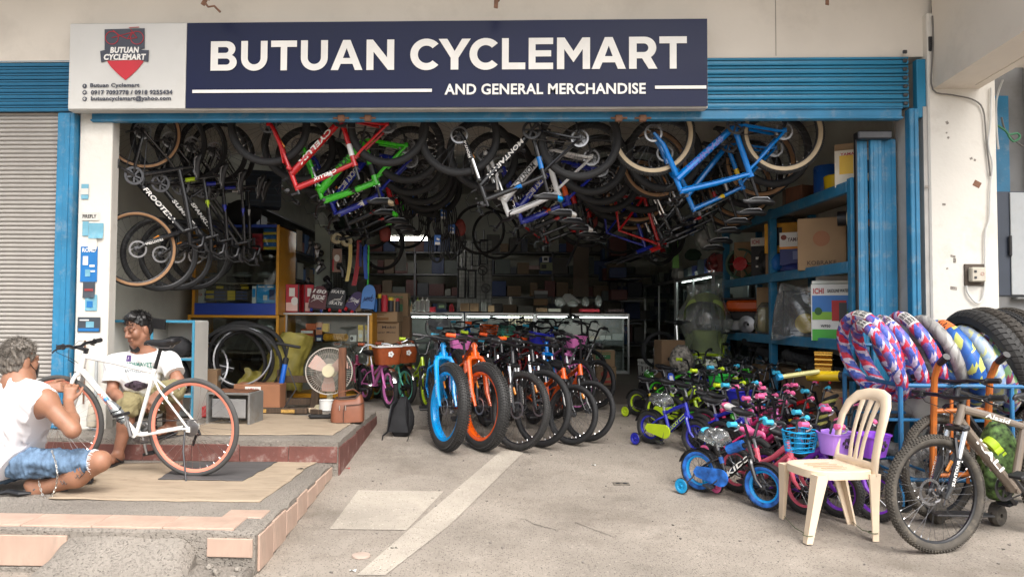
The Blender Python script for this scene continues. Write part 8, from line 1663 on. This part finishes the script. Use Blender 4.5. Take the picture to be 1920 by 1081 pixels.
def head(S, H, R, s=1.0):
    e=lambda p,r,k=.025,sub=False: S.ell(H(*[q*s for q in p]),[q*s for q in r],R,k,sub); c=lambda a,b,ra,rb=None,k=.015,sub=False: S.cap(H(*[q*s for q in a]),H(*[q*s for q in b]),ra*s,(rb or ra)*s,k,sub)
    e((0,-.012,.03),(.076,.096,.098)); e((0,.028,-.045),(.06,.062,.078)); e((0,.062,-.098),(.026,.024,.022),.03)
    for q in(-1,1):
        e((q*.04,.06,-.022),(.026,.026,.03)); c((q*.058,.0,-.05),(q*.03,.05,-.095),.02,.018,.03); e((q*.079,-.008,-.008),(.011,.022,.034),None,.008) if 0 else S.ell(H(q*.079*s,-.008*s,-.008*s),[.011*s,.022*s,.034*s],R,.008)
        e((q*.033,.101,.010),(.015,.012,.010),.012,True); e((q*.033,.083,.011),(.0145,.013,.0115),.006); c((q*.016,.09,.03),(q*.05,.076,.029),.009,.008,.014)
    c((0,.088,.018),(0,.112,-.024),.0085,.0135); 
    for q in(-1,1): c((q*.013,.098,-.029),(q*.013,.098,-.031),.009)
    c((-.02,.089,-.06),(.02,.089,-.06),.0065,.0065,.008); c((-.017,.087,-.072),(.017,.087,-.072),.0075,.0075,.008); c((-.026,.094,-.066),(.026,.094,-.066),.0022,.0022,.003,True)
def hand(S, wrist, d, palm_n, side, curl=.6, s=1.0, spread=.13):
    """palm with five bent fingers; d points along the fingers, palm_n out of the palm, side +1 / -1 puts the thumb"""
    d=Vector(d).normalized(); n=Vector(palm_n); n=(n-d*n.dot(d)).normalized(); a=d.cross(n)*side; w_=Vector(wrist)
    for i,(o,r) in enumerate(((-.028,.013),(-.009,.0145),(.011,.0145),(.028,.0135))): S.cap(w_+d*.012+a*o*.6*s,w_+d*.082*s+a*o*s,.015*s,r*s,.02)
    for i,(o,L) in enumerate(((-.031,.062),(-.011,.078),(.0105,.085),(.031,.076))):
        p=w_+d*.088*s+a*o*s; dd=(d+a*(o*spread/.03)).normalized(); ang=curl*.45
        for j,(f,r0,r1) in enumerate(((.45,.0098,.0088),(.32,.0088,.0080),(.23,.0080,.0066))):
            ang+=curl*(.35 if j==0 else .75)*(1+.12*i-.2); v=dd*math.cos(ang)+n*math.sin(ang); q=p+v*L*f*1.12*s; S.cap(p,q,r0*s,r1*s,.007); p=q
    p=w_+d*.025*s+a*.03*s; v=(d*.75+a*.62+n*.35).normalized(); q=p+v*.045*s; S.cap(p,q,.0135*s,.0105*s,.012); v=(d*.9+a*.25+n*.5*curl).normalized(); q2=q+v*.032*s; S.cap(q,q2,.0102*s,.009*s,.008); S.cap(q2,q2+(d*.9+n*.5*curl).normalized()*.024*s,.009*s,.0075*s,.006)
def foot(S, ankle, toe_dir, z, s=1.0):
    t=Vector(toe_dir); t.z=0; t.normalize(); r=Vector((t.y,-t.x,0)); A=Vector(ankle); heel=Vector((A.x,A.y,z+.03))-t*.035
    S.cap(A,heel,.036*s,.03*s,.03); S.cap(heel,heel+t*.12+Vector((0,0,.005)),.03*s,.03*s,.03); S.cap(A,A+t*.11+Vector((0,0,z+.035-A.z)),.035*s,.024*s,.03)
    b=heel+t*.145; b.z=z+.024
    S.cap(b-r*.03,b+r*.028,.022*s,.022*s,.025)
    for i,(o,L,rr) in enumerate(((-.034,.062,.0135),(-.013,.057,.0105),(.005,.05,.0098),(.021,.042,.0094),(.035,.032,.009))): S.cap(b+r*o+t*.0,b+r*o*1.08+t*L-Vector((0,0,.008)),rr*1.15*s,rr*s,.007)
    return b,t,r
def flipflop(name,label,b,t,r,z,mt,parent=None):
    mb=MB(); poly=[]
    for a in range(20):
        k=2*PI*a/20; x=.142*math.cos(k); y=(.05+.008*math.cos(k))*math.sin(k); poly.append((x,y))
    M=Matrix.Translation(Vector((b.x,b.y,z))-t*.045)@Matrix((t,r,Vector((0,0,1)))).transposed().to_4x4(); mb.prism(poly,.016,M@Matrix.Scale(-1,4,(0,0,1))@Matrix.Translation((0,0,-.018)))
    fr=b+t*.045; mb.tube([Vector((fr.x,fr.y,z+.02)),Vector((fr.x,fr.y,z+.05))-t*.02,Vector((b.x,b.y,z+.06))-t*.04+r*.03,Vector((b.x,b.y,z+.02))-t*.1+r*.045],.007,6); mb.tube([Vector((fr.x,fr.y,z+.05))-t*.02,Vector((b.x,b.y,z+.06))-t*.04-r*.03,Vector((b.x,b.y,z+.02))-t*.1-r*.045],.007,6)
    o=mb.build(name,mt,parent); 
    if parent is None: tag(o,label,'sandal')
    return o
def tufts(parent, pts, mt, name='hair_tuft', n=1):
    mb=MB()
    for p,q,r in pts: mb.tube([p,p.lerp(q,.5)+Vector((random.uniform(-.004,.004),random.uniform(-.004,.004),.004)),q],[r,r*.8,r*.2],4,caps=False)
    o=mb.build(name,mt,parent); stuff(o); return o
WSH=mat('white_tee_cotton',(.74,.735,.73),.9,var=.04,scale=6,bump=.15,bscale=35); WSH2=mat('lilac_white_cotton',(.72,.70,.72),.9,var=.05,scale=5,bump=.15,bscale=35)
DEN=mat('washed_denim',lin(100,125,152),.85,var=.6,scale=13,bump=.3,bscale=120); KHA=mat('khaki_cotton',lin(138,128,92),.9,var=.12,scale=9,bump=.2,bscale=40)
HBK=mat('black_hair',(.012,.011,.011),.45,var=.3,streak=(60,60,8)); HGY=mat('grey_hair',(.17,.148,.125),.6,var=.7,scale=3,streak=(40,40,10))
# ---------------------------------------------------------------- crouching man, seen from behind
def W1(px,py,Y): return P(px,py,Y)
m1=thing('person','grey haired man in white sleeveless shirt and torn denim shorts crouching by the bicycle','person',(-3.0,4.85,.22))
def kid_of(me,nm,par): return obj(nm,me,par,Matrix.Translation(-par.location))
hc=W1(38,676,4.86); nb=W1(32,722,4.84); shR=W1(84,752,4.74); shL=W1(8,752,5.08); elR=W1(136,806,4.72); wrR=W1(128,752,4.93); elL=W1(72,765,5.2); wrL=W1(88,728,5.34); pel=W1(14,862,4.95); hipR=W1(38,868,4.84); hipL=W1(24,866,5.06); knR=W1(188,864,4.80); anR=W1(66,921,4.86); knL=W1(150,866,5.2); anL=W1(100,895,5.25); anL.z=.29; chest=W1(30,790,4.90); 
fdir1=Vector((.42,.9,-.08))
S=SDF((-3.45,4.5,.2),(-2.35,5.65,1.35),.0052)
H,Rm,ax1=headframe(hc,fdir1)
head(S,H,Rm,1.08); S.cap(nb,H(0,-.02,-.06),.062,.058,.04)
S.chain([nb,chest,pel],[.085,.14,.14],.09); S.chain([shR,elR],[.062,.047],.05); S.chain([shR+(chest-shR)*.25,shR],[.085,.066],.06); S.chain([elR,elR.lerp(wrR,.35),wrR],[.045,.046,.03],.03); S.chain([shL,elL,wrL],[.06,.045,.03],.04)
S.chain([nb,shR],[.05,.055],.06); S.chain([nb,shL],[.05,.055],.06)
S.chain([hipR,knR],[.088,.058],.05); S.chain([knR,knR.lerp(anR,.35)+Vector((-.0,0,-.03)),anR],[.062,.064,.038],.04); S.chain([hipL,knL],[.085,.058],.05); S.chain([knL,knL.lerp(anL,.4),anL],[.062,.062,.038],.04)
hand(S,wrR,Vector((.0,.25,.95)),Vector((-.3,.9,0)),-1,1.0); hand(S,wrL,Vector((.8,.3,.1)),Vector((.1,.9,-.3)),1,1.0)
bR=foot(S,anR,(.97,.1,0),.243); bL=foot(S,anL,(.9,.3,0),.243)
kid_of(S.mesh('body',SK1),'body',m1)
T=SDF((-3.5,4.5,.3),(-2.5,5.6,1.12),.0062)
T.chain([nb+V3(0,0,.0),chest,pel],[.082,.168,.185],.1); T.chain([nb+V3(0,0,-.01),shR+V3(-.01,0,.012)],[.082,.076],.06); T.chain([nb+V3(0,0,-.01),shL],[.082,.076],.06); T.ell(pel+V3(-.01,-.0,-.03),(.195,.2,.15),None,.08); T.ell(hipR+V3(-.05,.02,.01),(.165,.15,.15),None,.08); T.chain([shR.lerp(chest,.25),chest],[.12,.16],.08)
T.noise(.013,34,3,(1,1,.55)); T.cut(pel+V3(0,0,-.115),(0.2,0,-1)); ad_=(elR-shR).normalized(); T.cut(shR+ad_*.012,ad_+V3(.35,-.25,0)); T.cut(nb+V3(0,0,.05),(0.1,.25,1))
kid_of(T.mesh('shirt',WSH2),'shirt',m1)
D=SDF((-3.4,4.5,.24),(-2.4,5.6,.75),.0058)
D.ell(pel+V3(-.02,0,-.02),(.16,.17,.135),None,.06); D.chain([hipR,hipR.lerp(knR,.94)],[.102,.076],.05); D.chain([hipL,hipL.lerp(knL,.94)],[.1,.075],.06); D.noise(.008,40,8,(1.6,1,.8)); d_=(knR-hipR).normalized(); D.cut(hipR.lerp(knR,.92),d_+V3(0,0,.25)); 
sh_=kid_of(D.mesh('shorts',DEN),'shorts',m1)
mb=MB(); c_=hipR.lerp(knR,.915); u_=d_.orthogonal().normalized(); v_=d_.cross(u_)
for i in range(70):
    a=2*PI*i/70; p=c_+(u_*math.cos(a)+v_*math.sin(a))*.077; mb.tube([p,p+d_*random.uniform(.008,.024)+V3(random.uniform(-.006,.006),random.uniform(-.006,.006),random.uniform(-.014,.002))],.0016,3)
o=mb.build('frayed_hem',WSH,sh_); stuff(o)
Hh=SDF((hc.x-.19,hc.y-.19,hc.z-.2),(hc.x+.19,hc.y+.19,hc.z+.2),.0045)
Hh.ell(H(0,-.02,.04),(.096,.112,.108),Rm,.02); Hh.ell(H(0,-.055,-.03),(.08,.065,.07),Rm,.04)
Hh.noise(.012,75,5,(1,1,.6)); Hh.cut(H(0,.068,.06),ax1[1]*.9-ax1[2]*.45); Hh.cut(H(0,.0,-.078),-ax1[2]+ax1[1]*.5)
for q in(-1,1): Hh.ell(H(q*.094,.0,-.012),(.03,.026,.042),Rm,.012,True)
hm=kid_of(Hh.mesh('hair',HGY),'hair',m1)
pts=[]; r1=random.Random(4)
for i in range(2400):
    a=r1.uniform(0,2*PI); b=r1.uniform(-.35,1.5); d=V3(math.cos(a)*math.cos(b),math.sin(a)*math.cos(b),math.sin(b)); 
    if d.y>.55 and d.z<.5: continue
    if abs(d.x)>.75 and d.z<.05 and d.y>-.4: continue
    p=H(d.x*.094,-.02+d.y*.11,.035+d.z*.106); t=(ax1[0]*(d.x*.6+r1.uniform(-.9,.9))+ax1[1]*(d.y*.4+r1.uniform(-.7,.7))+ax1[2]*(r1.uniform(-.9,.5))).normalized(); n_=(p-hc).normalized(); pts.append((p,p+t*r1.uniform(.018,.04)+n_*r1.uniform(.001,.01),r1.uniform(.0009,.0019)))
tufts(hm,pts,HGY)
mb=MB(); mb.tube([H(.083,-.005,.01),H(.082,.03,-.03),H(.065,.07,-.06)],.003,5); mb.loft([[H(x*s_,y,z) for x,z in((.062,-.02),(.066,-.06),(.05,-.105),(.0,-.122),(-.05,-.105),(-.066,-.06),(-.062,-.02),(0,-.012))] for s_,y in((1,.05),(.9,.088),(.45,.118))],caps=True); kid_of(mb.mesh('face_mask',BLK),'face_mask',m1)
mb=MB(); mb.tube([p for p in(wrR+V3(.03*math.cos(k),.03*math.sin(k),-.02) for k in [2*PI*i/14 for i in range(14)])],.008,6,closed=True); kid_of(mb.mesh('wrist_watch',BLK),'wrist_watch',m1)
mb=MB()
for i in range(7): a=hipR.lerp(knR,.6); p=knR.lerp(anR,.18+.05*i)+V3(0,-.0655,-.028-.01*(i%2)); mb.tube([p+V3(-.02,0,.012),p+V3(0,-.003,-.012),p+V3(.018,0,.01)],.003,4)
kid_of(mb.mesh('calf_tattoo',mat('tattoo_ink',(.06,.05,.05),.6)),'calf_tattoo',m1)
flipflop('flip_flop','grey flip flop on the foot of the crouching man',*bR,.226,mat('grey_foam',(.10,.10,.10),.7,var=.2)); flipflop('flip_flop','second grey flip flop under the crouching man farther foot',*bL,.226,mat('grey_foam'))
# chain from pocket
chn=thing('wallet_chain','heavy silver chain hanging in a loop from the denim shorts','chain',W1(98,846,4.7)); o0=chn.location.copy(); cp=[W1(x,y,Y) for x,y,Y in((98,846,4.70),(105,868,4.69),(108,890,4.69),(105,912,4.70),(97,930,4.72),(87,938,4.73),(79,925,4.74),(74,908,4.74),(71,894,4.74))]
mb=MB(); mb.tube([(.0045*math.cos(a)*1.0,0,.0105*math.sin(a)) for a in [2*PI*k/12 for k in range(12)]],.0026,5,closed=True); lk=mb.mesh('link',mat('chain_silver',(.62,.6,.56),.28,1,var=.1))
ln=[0]
for a,b in zip(cp,cp[1:]): ln.append(ln[-1]+(b-a).length)
nl=int(ln[-1]/.0165)
for i in range(nl):
    s_=i*.0165; k_=max(j for j in range(len(cp)) if ln[j]<=s_+1e-9); k_=min(k_,len(cp)-2); f=(s_-ln[k_])/(ln[k_+1]-ln[k_]); p=cp[k_].lerp(cp[k_+1],f); d=(cp[k_+1]-cp[k_]); obj('link',lk,chn,Matrix.Translation(p-o0)@d.to_track_quat('Z','Y').to_matrix().to_4x4()@Matrix.Rotation(PI/2*(i%2)+.5,4,'Z'))
q=PZ(142,905,.23); lw=thing('low_trolley','small white board on black casters beside the crouching man','trolley',TM(q,.3)); mb=MB(); mb.box((0,0,.055),(.26,.14,.012),rotm(0,.03,0),bev=.003); mb.build('board',LAM,lw)
for x in(-.1,.1): mb=MB(); mb.lathe([(.008,-.012),(.024,-.012),(.024,.012),(.008,.012)],12,Matrix.Translation((x,-.05,.025))@Matrix.Rotation(PI/2,4,'X'),closed=True); mb.build('caster',PLB,lw)
q=PZ(22,928,.23); mb=MB(); mb.tube([(-.09,0,.01),(-.03,.02,.02),(.05,.0,.012),(.11,.03,.01)],[.012,.02,.018,.008],8); tag(mb.build('hand_tool',BLK,None,TM(q)),'black hand tool lying on the platform left of the sandal','tool')
# ---------------------------------------------------------------- seated man facing the street
m2=thing('person','black haired man in white printed tee and khaki shorts sitting behind the white bicycle','person',(-2.75,6.1,.4))
st2=thing('low_stool','low dark stool under the seated man','stool',P(272,760,6.3)); st2.location.z=.405; mb=MB(); mb.box((0,0,.31),(.34,.3,.04),bev=.01); mb.build('seat',WOOD,st2)
for x in(-.13,.13):
    for y in(-.11,.11): mb=MB(); mb.box((x,y,.145),(.04,.04,.29),bev=.004); mb.build('leg',WOOD,st2)
Yh=5.98
hc=P(259,617,Yh); nb=P(270,664,6.06); sR=P(215,684,6.08); sL=P(318,680,6.08); eR=P(211,733,6.02); wR=P(230,752,5.86); eL=P(334,712,6.0); wL=P(297,738,5.86); pel=P(272,742,6.28); ch_=P(268,700,6.13); hR=P(252,748,6.22); hL=P(294,746,6.22); kR=P(240,764,5.84); aR=P(228,856,5.87); kL=P(326,732,5.88); aL=P(320,794,6.12); aL.z=.47; aR.z=.285; aR.y=5.80
S=SDF((-3.2,5.5,.2),(-2.3,6.5,1.52),.0050)
f2=Vector((-.42,-.86,-.27)); H,Rm,ax2=headframe(hc,f2); head(S,H,Rm,1.06); S.cap(nb,H(0,-.02,-.055),.062,.056,.04)
S.chain([nb,ch_,pel],[.08,.135,.14],.09); S.chain([nb,sR],[.05,.055],.06); S.chain([nb,sL],[.05,.055],.06)
S.chain([sR,eR],[.056,.043],.04); S.chain([eR,eR.lerp(wR,.4),wR],[.042,.041,.028],.03); S.chain([sL,eL],[.056,.043],.04); S.chain([eL,eL.lerp(wL,.4),wL],[.042,.041,.028],.03)
S.chain([hR,kR],[.1,.064],.05); S.chain([kR,kR.lerp(aR,.35)+V3(0,.02,0),aR],[.058,.058,.036],.04); S.chain([hL,kL],[.1,.064],.05); S.chain([kL,kL.lerp(aL,.35)+V3(0,.02,0),aL],[.058,.058,.036],.04)
hand(S,wR,Vector((.28,-.3,-.8)),Vector((.2,.9,-.1)),-1,.55,1.05); hand(S,wL,Vector((-.55,-.35,-.6)),Vector((.1,.9,-.4)),1,.6,1.05)
bR=foot(S,aR,(-.1,-1,0),.243); bL=foot(S,aL,(-.3,-.95,0),.422)
kid_of(S.mesh('body',SK2),'body',m2)
T=SDF((-3.2,5.7,.62),(-2.3,6.6,1.2),.0058)
T.chain([nb+V3(0,.01,-.01),ch_,pel+V3(0,0,-.02)],[.078,.158,.175],.1); 
for s_,e_ in((sR,eR),(sL,eL)): T.chain([nb+V3(0,0,-.015),s_+V3(0,0,.012)],[.078,.074],.06)
T.noise(.010,34,6,(1,1,.6)); T.cut(pel+V3(0,0,-.08),(0,0,-1)); T.cut(nb+V3(0,0,.035),(0,-.3,1))
for s_,e_ in((sR,eR),(sL,eL)):
    U=SDF((-3.2,5.7,.62),(-2.3,6.6,1.2),.0058); U.cap(s_,s_.lerp(e_,.85),.071,.084,.04); U.noise(.007,40,12,(1,1,.6)); d_=(e_-s_).normalized(); U.cut(s_.lerp(e_,.66),d_); h_=np.maximum(.05-np.abs(T.F-U.F),0)/.05; T.F=np.minimum(T.F,U.F)-h_*h_*.05*.25
tee=kid_of(T.mesh('tee_shirt',WSH),'tee_shirt',m2)
D=SDF((-3.1,5.5,.5),(-2.3,6.6,1.0),.0058)
D.ell(pel+V3(0,0,-.03),(.19,.17,.13),None,.06); D.chain([hR,hR.lerp(kR,.98)],[.125,.092],.06); D.chain([hL,hL.lerp(kL,.98)],[.125,.092],.06); D.noise(.008,42,9)
kid_of(D.mesh('shorts',KHA),'shorts',m2)
Hh=SDF((hc.x-.18,hc.y-.18,hc.z-.18),(hc.x+.18,hc.y+.18,hc.z+.2),.0042)
Hh.ell(H(0,-.015,.048),(.089,.108,.1),Rm,.02); Hh.ell(H(0,-.06,-.02),(.074,.055,.06),Rm,.04); Hh.ell(H(-.01,.05,.118),(.06,.04,.028),Rm,.03); Hh.noise(.006,90,7,(1,1,.5)); Hh.cut(H(0,.062,.078),ax2[1]*.85-ax2[2]*.7); Hh.cut(H(0,-.02,-.06),-ax2[2]+ax2[1]*.6)
for q in(-1,1): Hh.ell(H(q*.09,.012,-.012),(.03,.036,.045),Rm,.012,True)
hm=kid_of(Hh.mesh('hair',HBK),'hair',m2); pts=[]
for i in range(420):
    a=r1.uniform(0,2*PI); b=r1.uniform(.1,1.5); d=V3(math.cos(a)*math.cos(b),math.sin(a)*math.cos(b),math.sin(b)); p=H(d.x*.087,-.015+d.y*.106,.05+d.z*.098); t=(ax2[0]*(d.x*.5-.3+r1.uniform(-.4,.4))+ax2[1]*(d.y*.5+.4)+ax2[2]*r1.uniform(-.4,.3)).normalized(); pts.append((p,p+t*.03+(p-hc).normalized()*.004,.0025))
tufts(hm,pts,HBK)
fm=MB(); s=1.06
for q in(-1,1):
    fm.tube([H(q*.048*s,.083*s,.011*s),H(q*.033*s,.0985*s,.0135*s),H(q*.019*s,.095*s,.009*s)],[.0006,.0018,.0006],5)
    fm.tube([H(q*.018*s,.099*s,.032*s),H(q*.036*s,.094*s,.038*s),H(q*.056*s,.076*s,.031*s)],[.0015,.003,.001],5)
kid_of(fm.mesh('eye_brow',HBK),'eye_brow',m2)
fm=MB(); fm.tube([H(-.022*s,.094*s,-.066*s),H(0,.099*s,-.065*s),H(.022*s,.094*s,-.066*s)],[.002,.004,.002],5); kid_of(fm.mesh('lips',mat('lip_brown',lin(120,70,60),.5)),'lips',m2)
fm=MB(); fm.tube([H(.08*s,-.01,-.02),H(.072*s,.03,-.075),H(.0,.07,-.14)],.0025,5); fm.loft([[H(x*1.0+.01,y,z) for x,z in((.05,-.115),(.045,-.165),(0,-.185),(-.045,-.165),(-.05,-.115),(0,-.125))] for y in(.045,.07)],caps=True); kid_of(fm.mesh('face_mask',BLK),'face_mask',m2)
flipflop('flip_flop','black flip flop on the seated man lower foot',*bR,.226,mat('dark_foam',(.035,.03,.03),.7)); flipflop('flip_flop','black flip flop on the seated man raised foot',*bL,.405,mat('dark_foam'))
# print on the tee: lettering pressed on the chest by casting it onto the cloth
from mathutils.bvhtree import BVHTree
def project(mb, me, dy=-.004, back=None):
    bv=BVHTree.FromPolygons([tuple(v.co) for v in me.vertices],[tuple(p.vertices) for p in me.polygons]); out=[]
    for v in mb.v:
        h=bv.ray_cast(Vector((v[0],5.3,v[2])),Vector((0,1,0))); out.append((v[0],(h[0].y if h[0] else v[1])+dy,v[2]))
    mb.v=out; return mb
TMS=tee.data; LTG=mat('tee_print_green',lin(75,130,120),.7); LTP=mat('tee_print_purple',lin(90,60,125),.7)
def tee_text(t,px,py,pw,ph,m,nm='lettering'):
    mb=MB(); textmb(mb,t,pw*.00432,ph*.00432,face(P(px,py,6.0)),.03); project(mb,TMS); kid_of(mb.mesh(nm,m,0),nm,tee).matrix_basis=Matrix()
tee_text('WORMAVET',262,682,50,8,LTG); tee_text('TABLET',284,687.5,14,3,LTG); tee_text('ANTHELMINTIC',264,694,56,6,mat('tee_print_grey',(.25,.28,.3),.7))
mb=MB(); q=P(244,671,6.0); w_=.024; mb.grid(lambda u,v:(q.x+(u-.5)*2*w_,q.y,q.z+(v-.5)*2*w_),5,5); project(mb,TMS); kid_of(mb.mesh('logo_square',LTP),'logo_square',tee).matrix_basis=Matrix()
tee_text('A',244,671,6,6,LETW)
mb=MB(); q=P(258,722,6.0); mb.grid(lambda u,v:(q.x+(u-.5)*.2*(.6+.4*math.sin(3*v)),q.y,q.z+(v-.5)*.07*(1-.3*math.cos(6*u))),12,6); project(mb,TMS); kid_of(mb.mesh('dark_print',mat('tee_print_dark',(.1,.07,.1),.7,var=.9,scale=40)),'dark_print',tee).matrix_basis=Matrix()
# ================================================================ repeats that look alike: say by its place which one each is
ORD='first second third fourth fifth sixth seventh eighth ninth tenth eleventh twelfth thirteenth fourteenth fifteenth sixteenth seventeenth eighteenth nineteenth twentieth'.split()
def ordw(n): return ORD[n] if n<20 else ('twenty-'+ORD[n-20] if n<39 else 'last')
def pxof(p):
    d=RC.transposed()@(Vector(p)-Vector((0,0,CAMZ))); return (-d.x/d.z)/1.0
bpy.context.view_layer.update()
_by={}
for o in COL.objects:
    if o.parent is None and o.get('label'): _by.setdefault(o['label'],[]).append(o)
LV=['lowest','second','third','fourth','fifth','top']
for lb,os_ in _by.items():
    if len(os_)<2: continue
    c={id(o):(o.matrix_world@Vector(o.bound_box[0]) if o.type=='MESH' else o.matrix_world.translation) for o in os_}
    zs_=sorted({round(c[id(o)].z,1) for o in os_}); shelf=any(w_ in lb for w_ in('shelf','shelves','showcases','cabinet bottom'))
    if shelf:
        lv=[]
        for z in zs_:
            if not lv or z-lv[-1]>.22: lv.append(z)
        for i,z in enumerate(lv):
            r=sorted([o for o in os_ if z-.05<=c[id(o)].z<(lv[i+1]-.05 if i+1<len(lv) else 99)],key=lambda o:pxof(c[id(o)]))
            for j,o in enumerate(r): o['label']='%s, %s level, %s from left'%(lb,LV[min(i,5)],ordw(j))
    else:
        for j,o in enumerate(sorted(os_,key=lambda o:pxof(c[id(o)]))): o['label']='%s, %s from the left'%(lb,ordw(j))
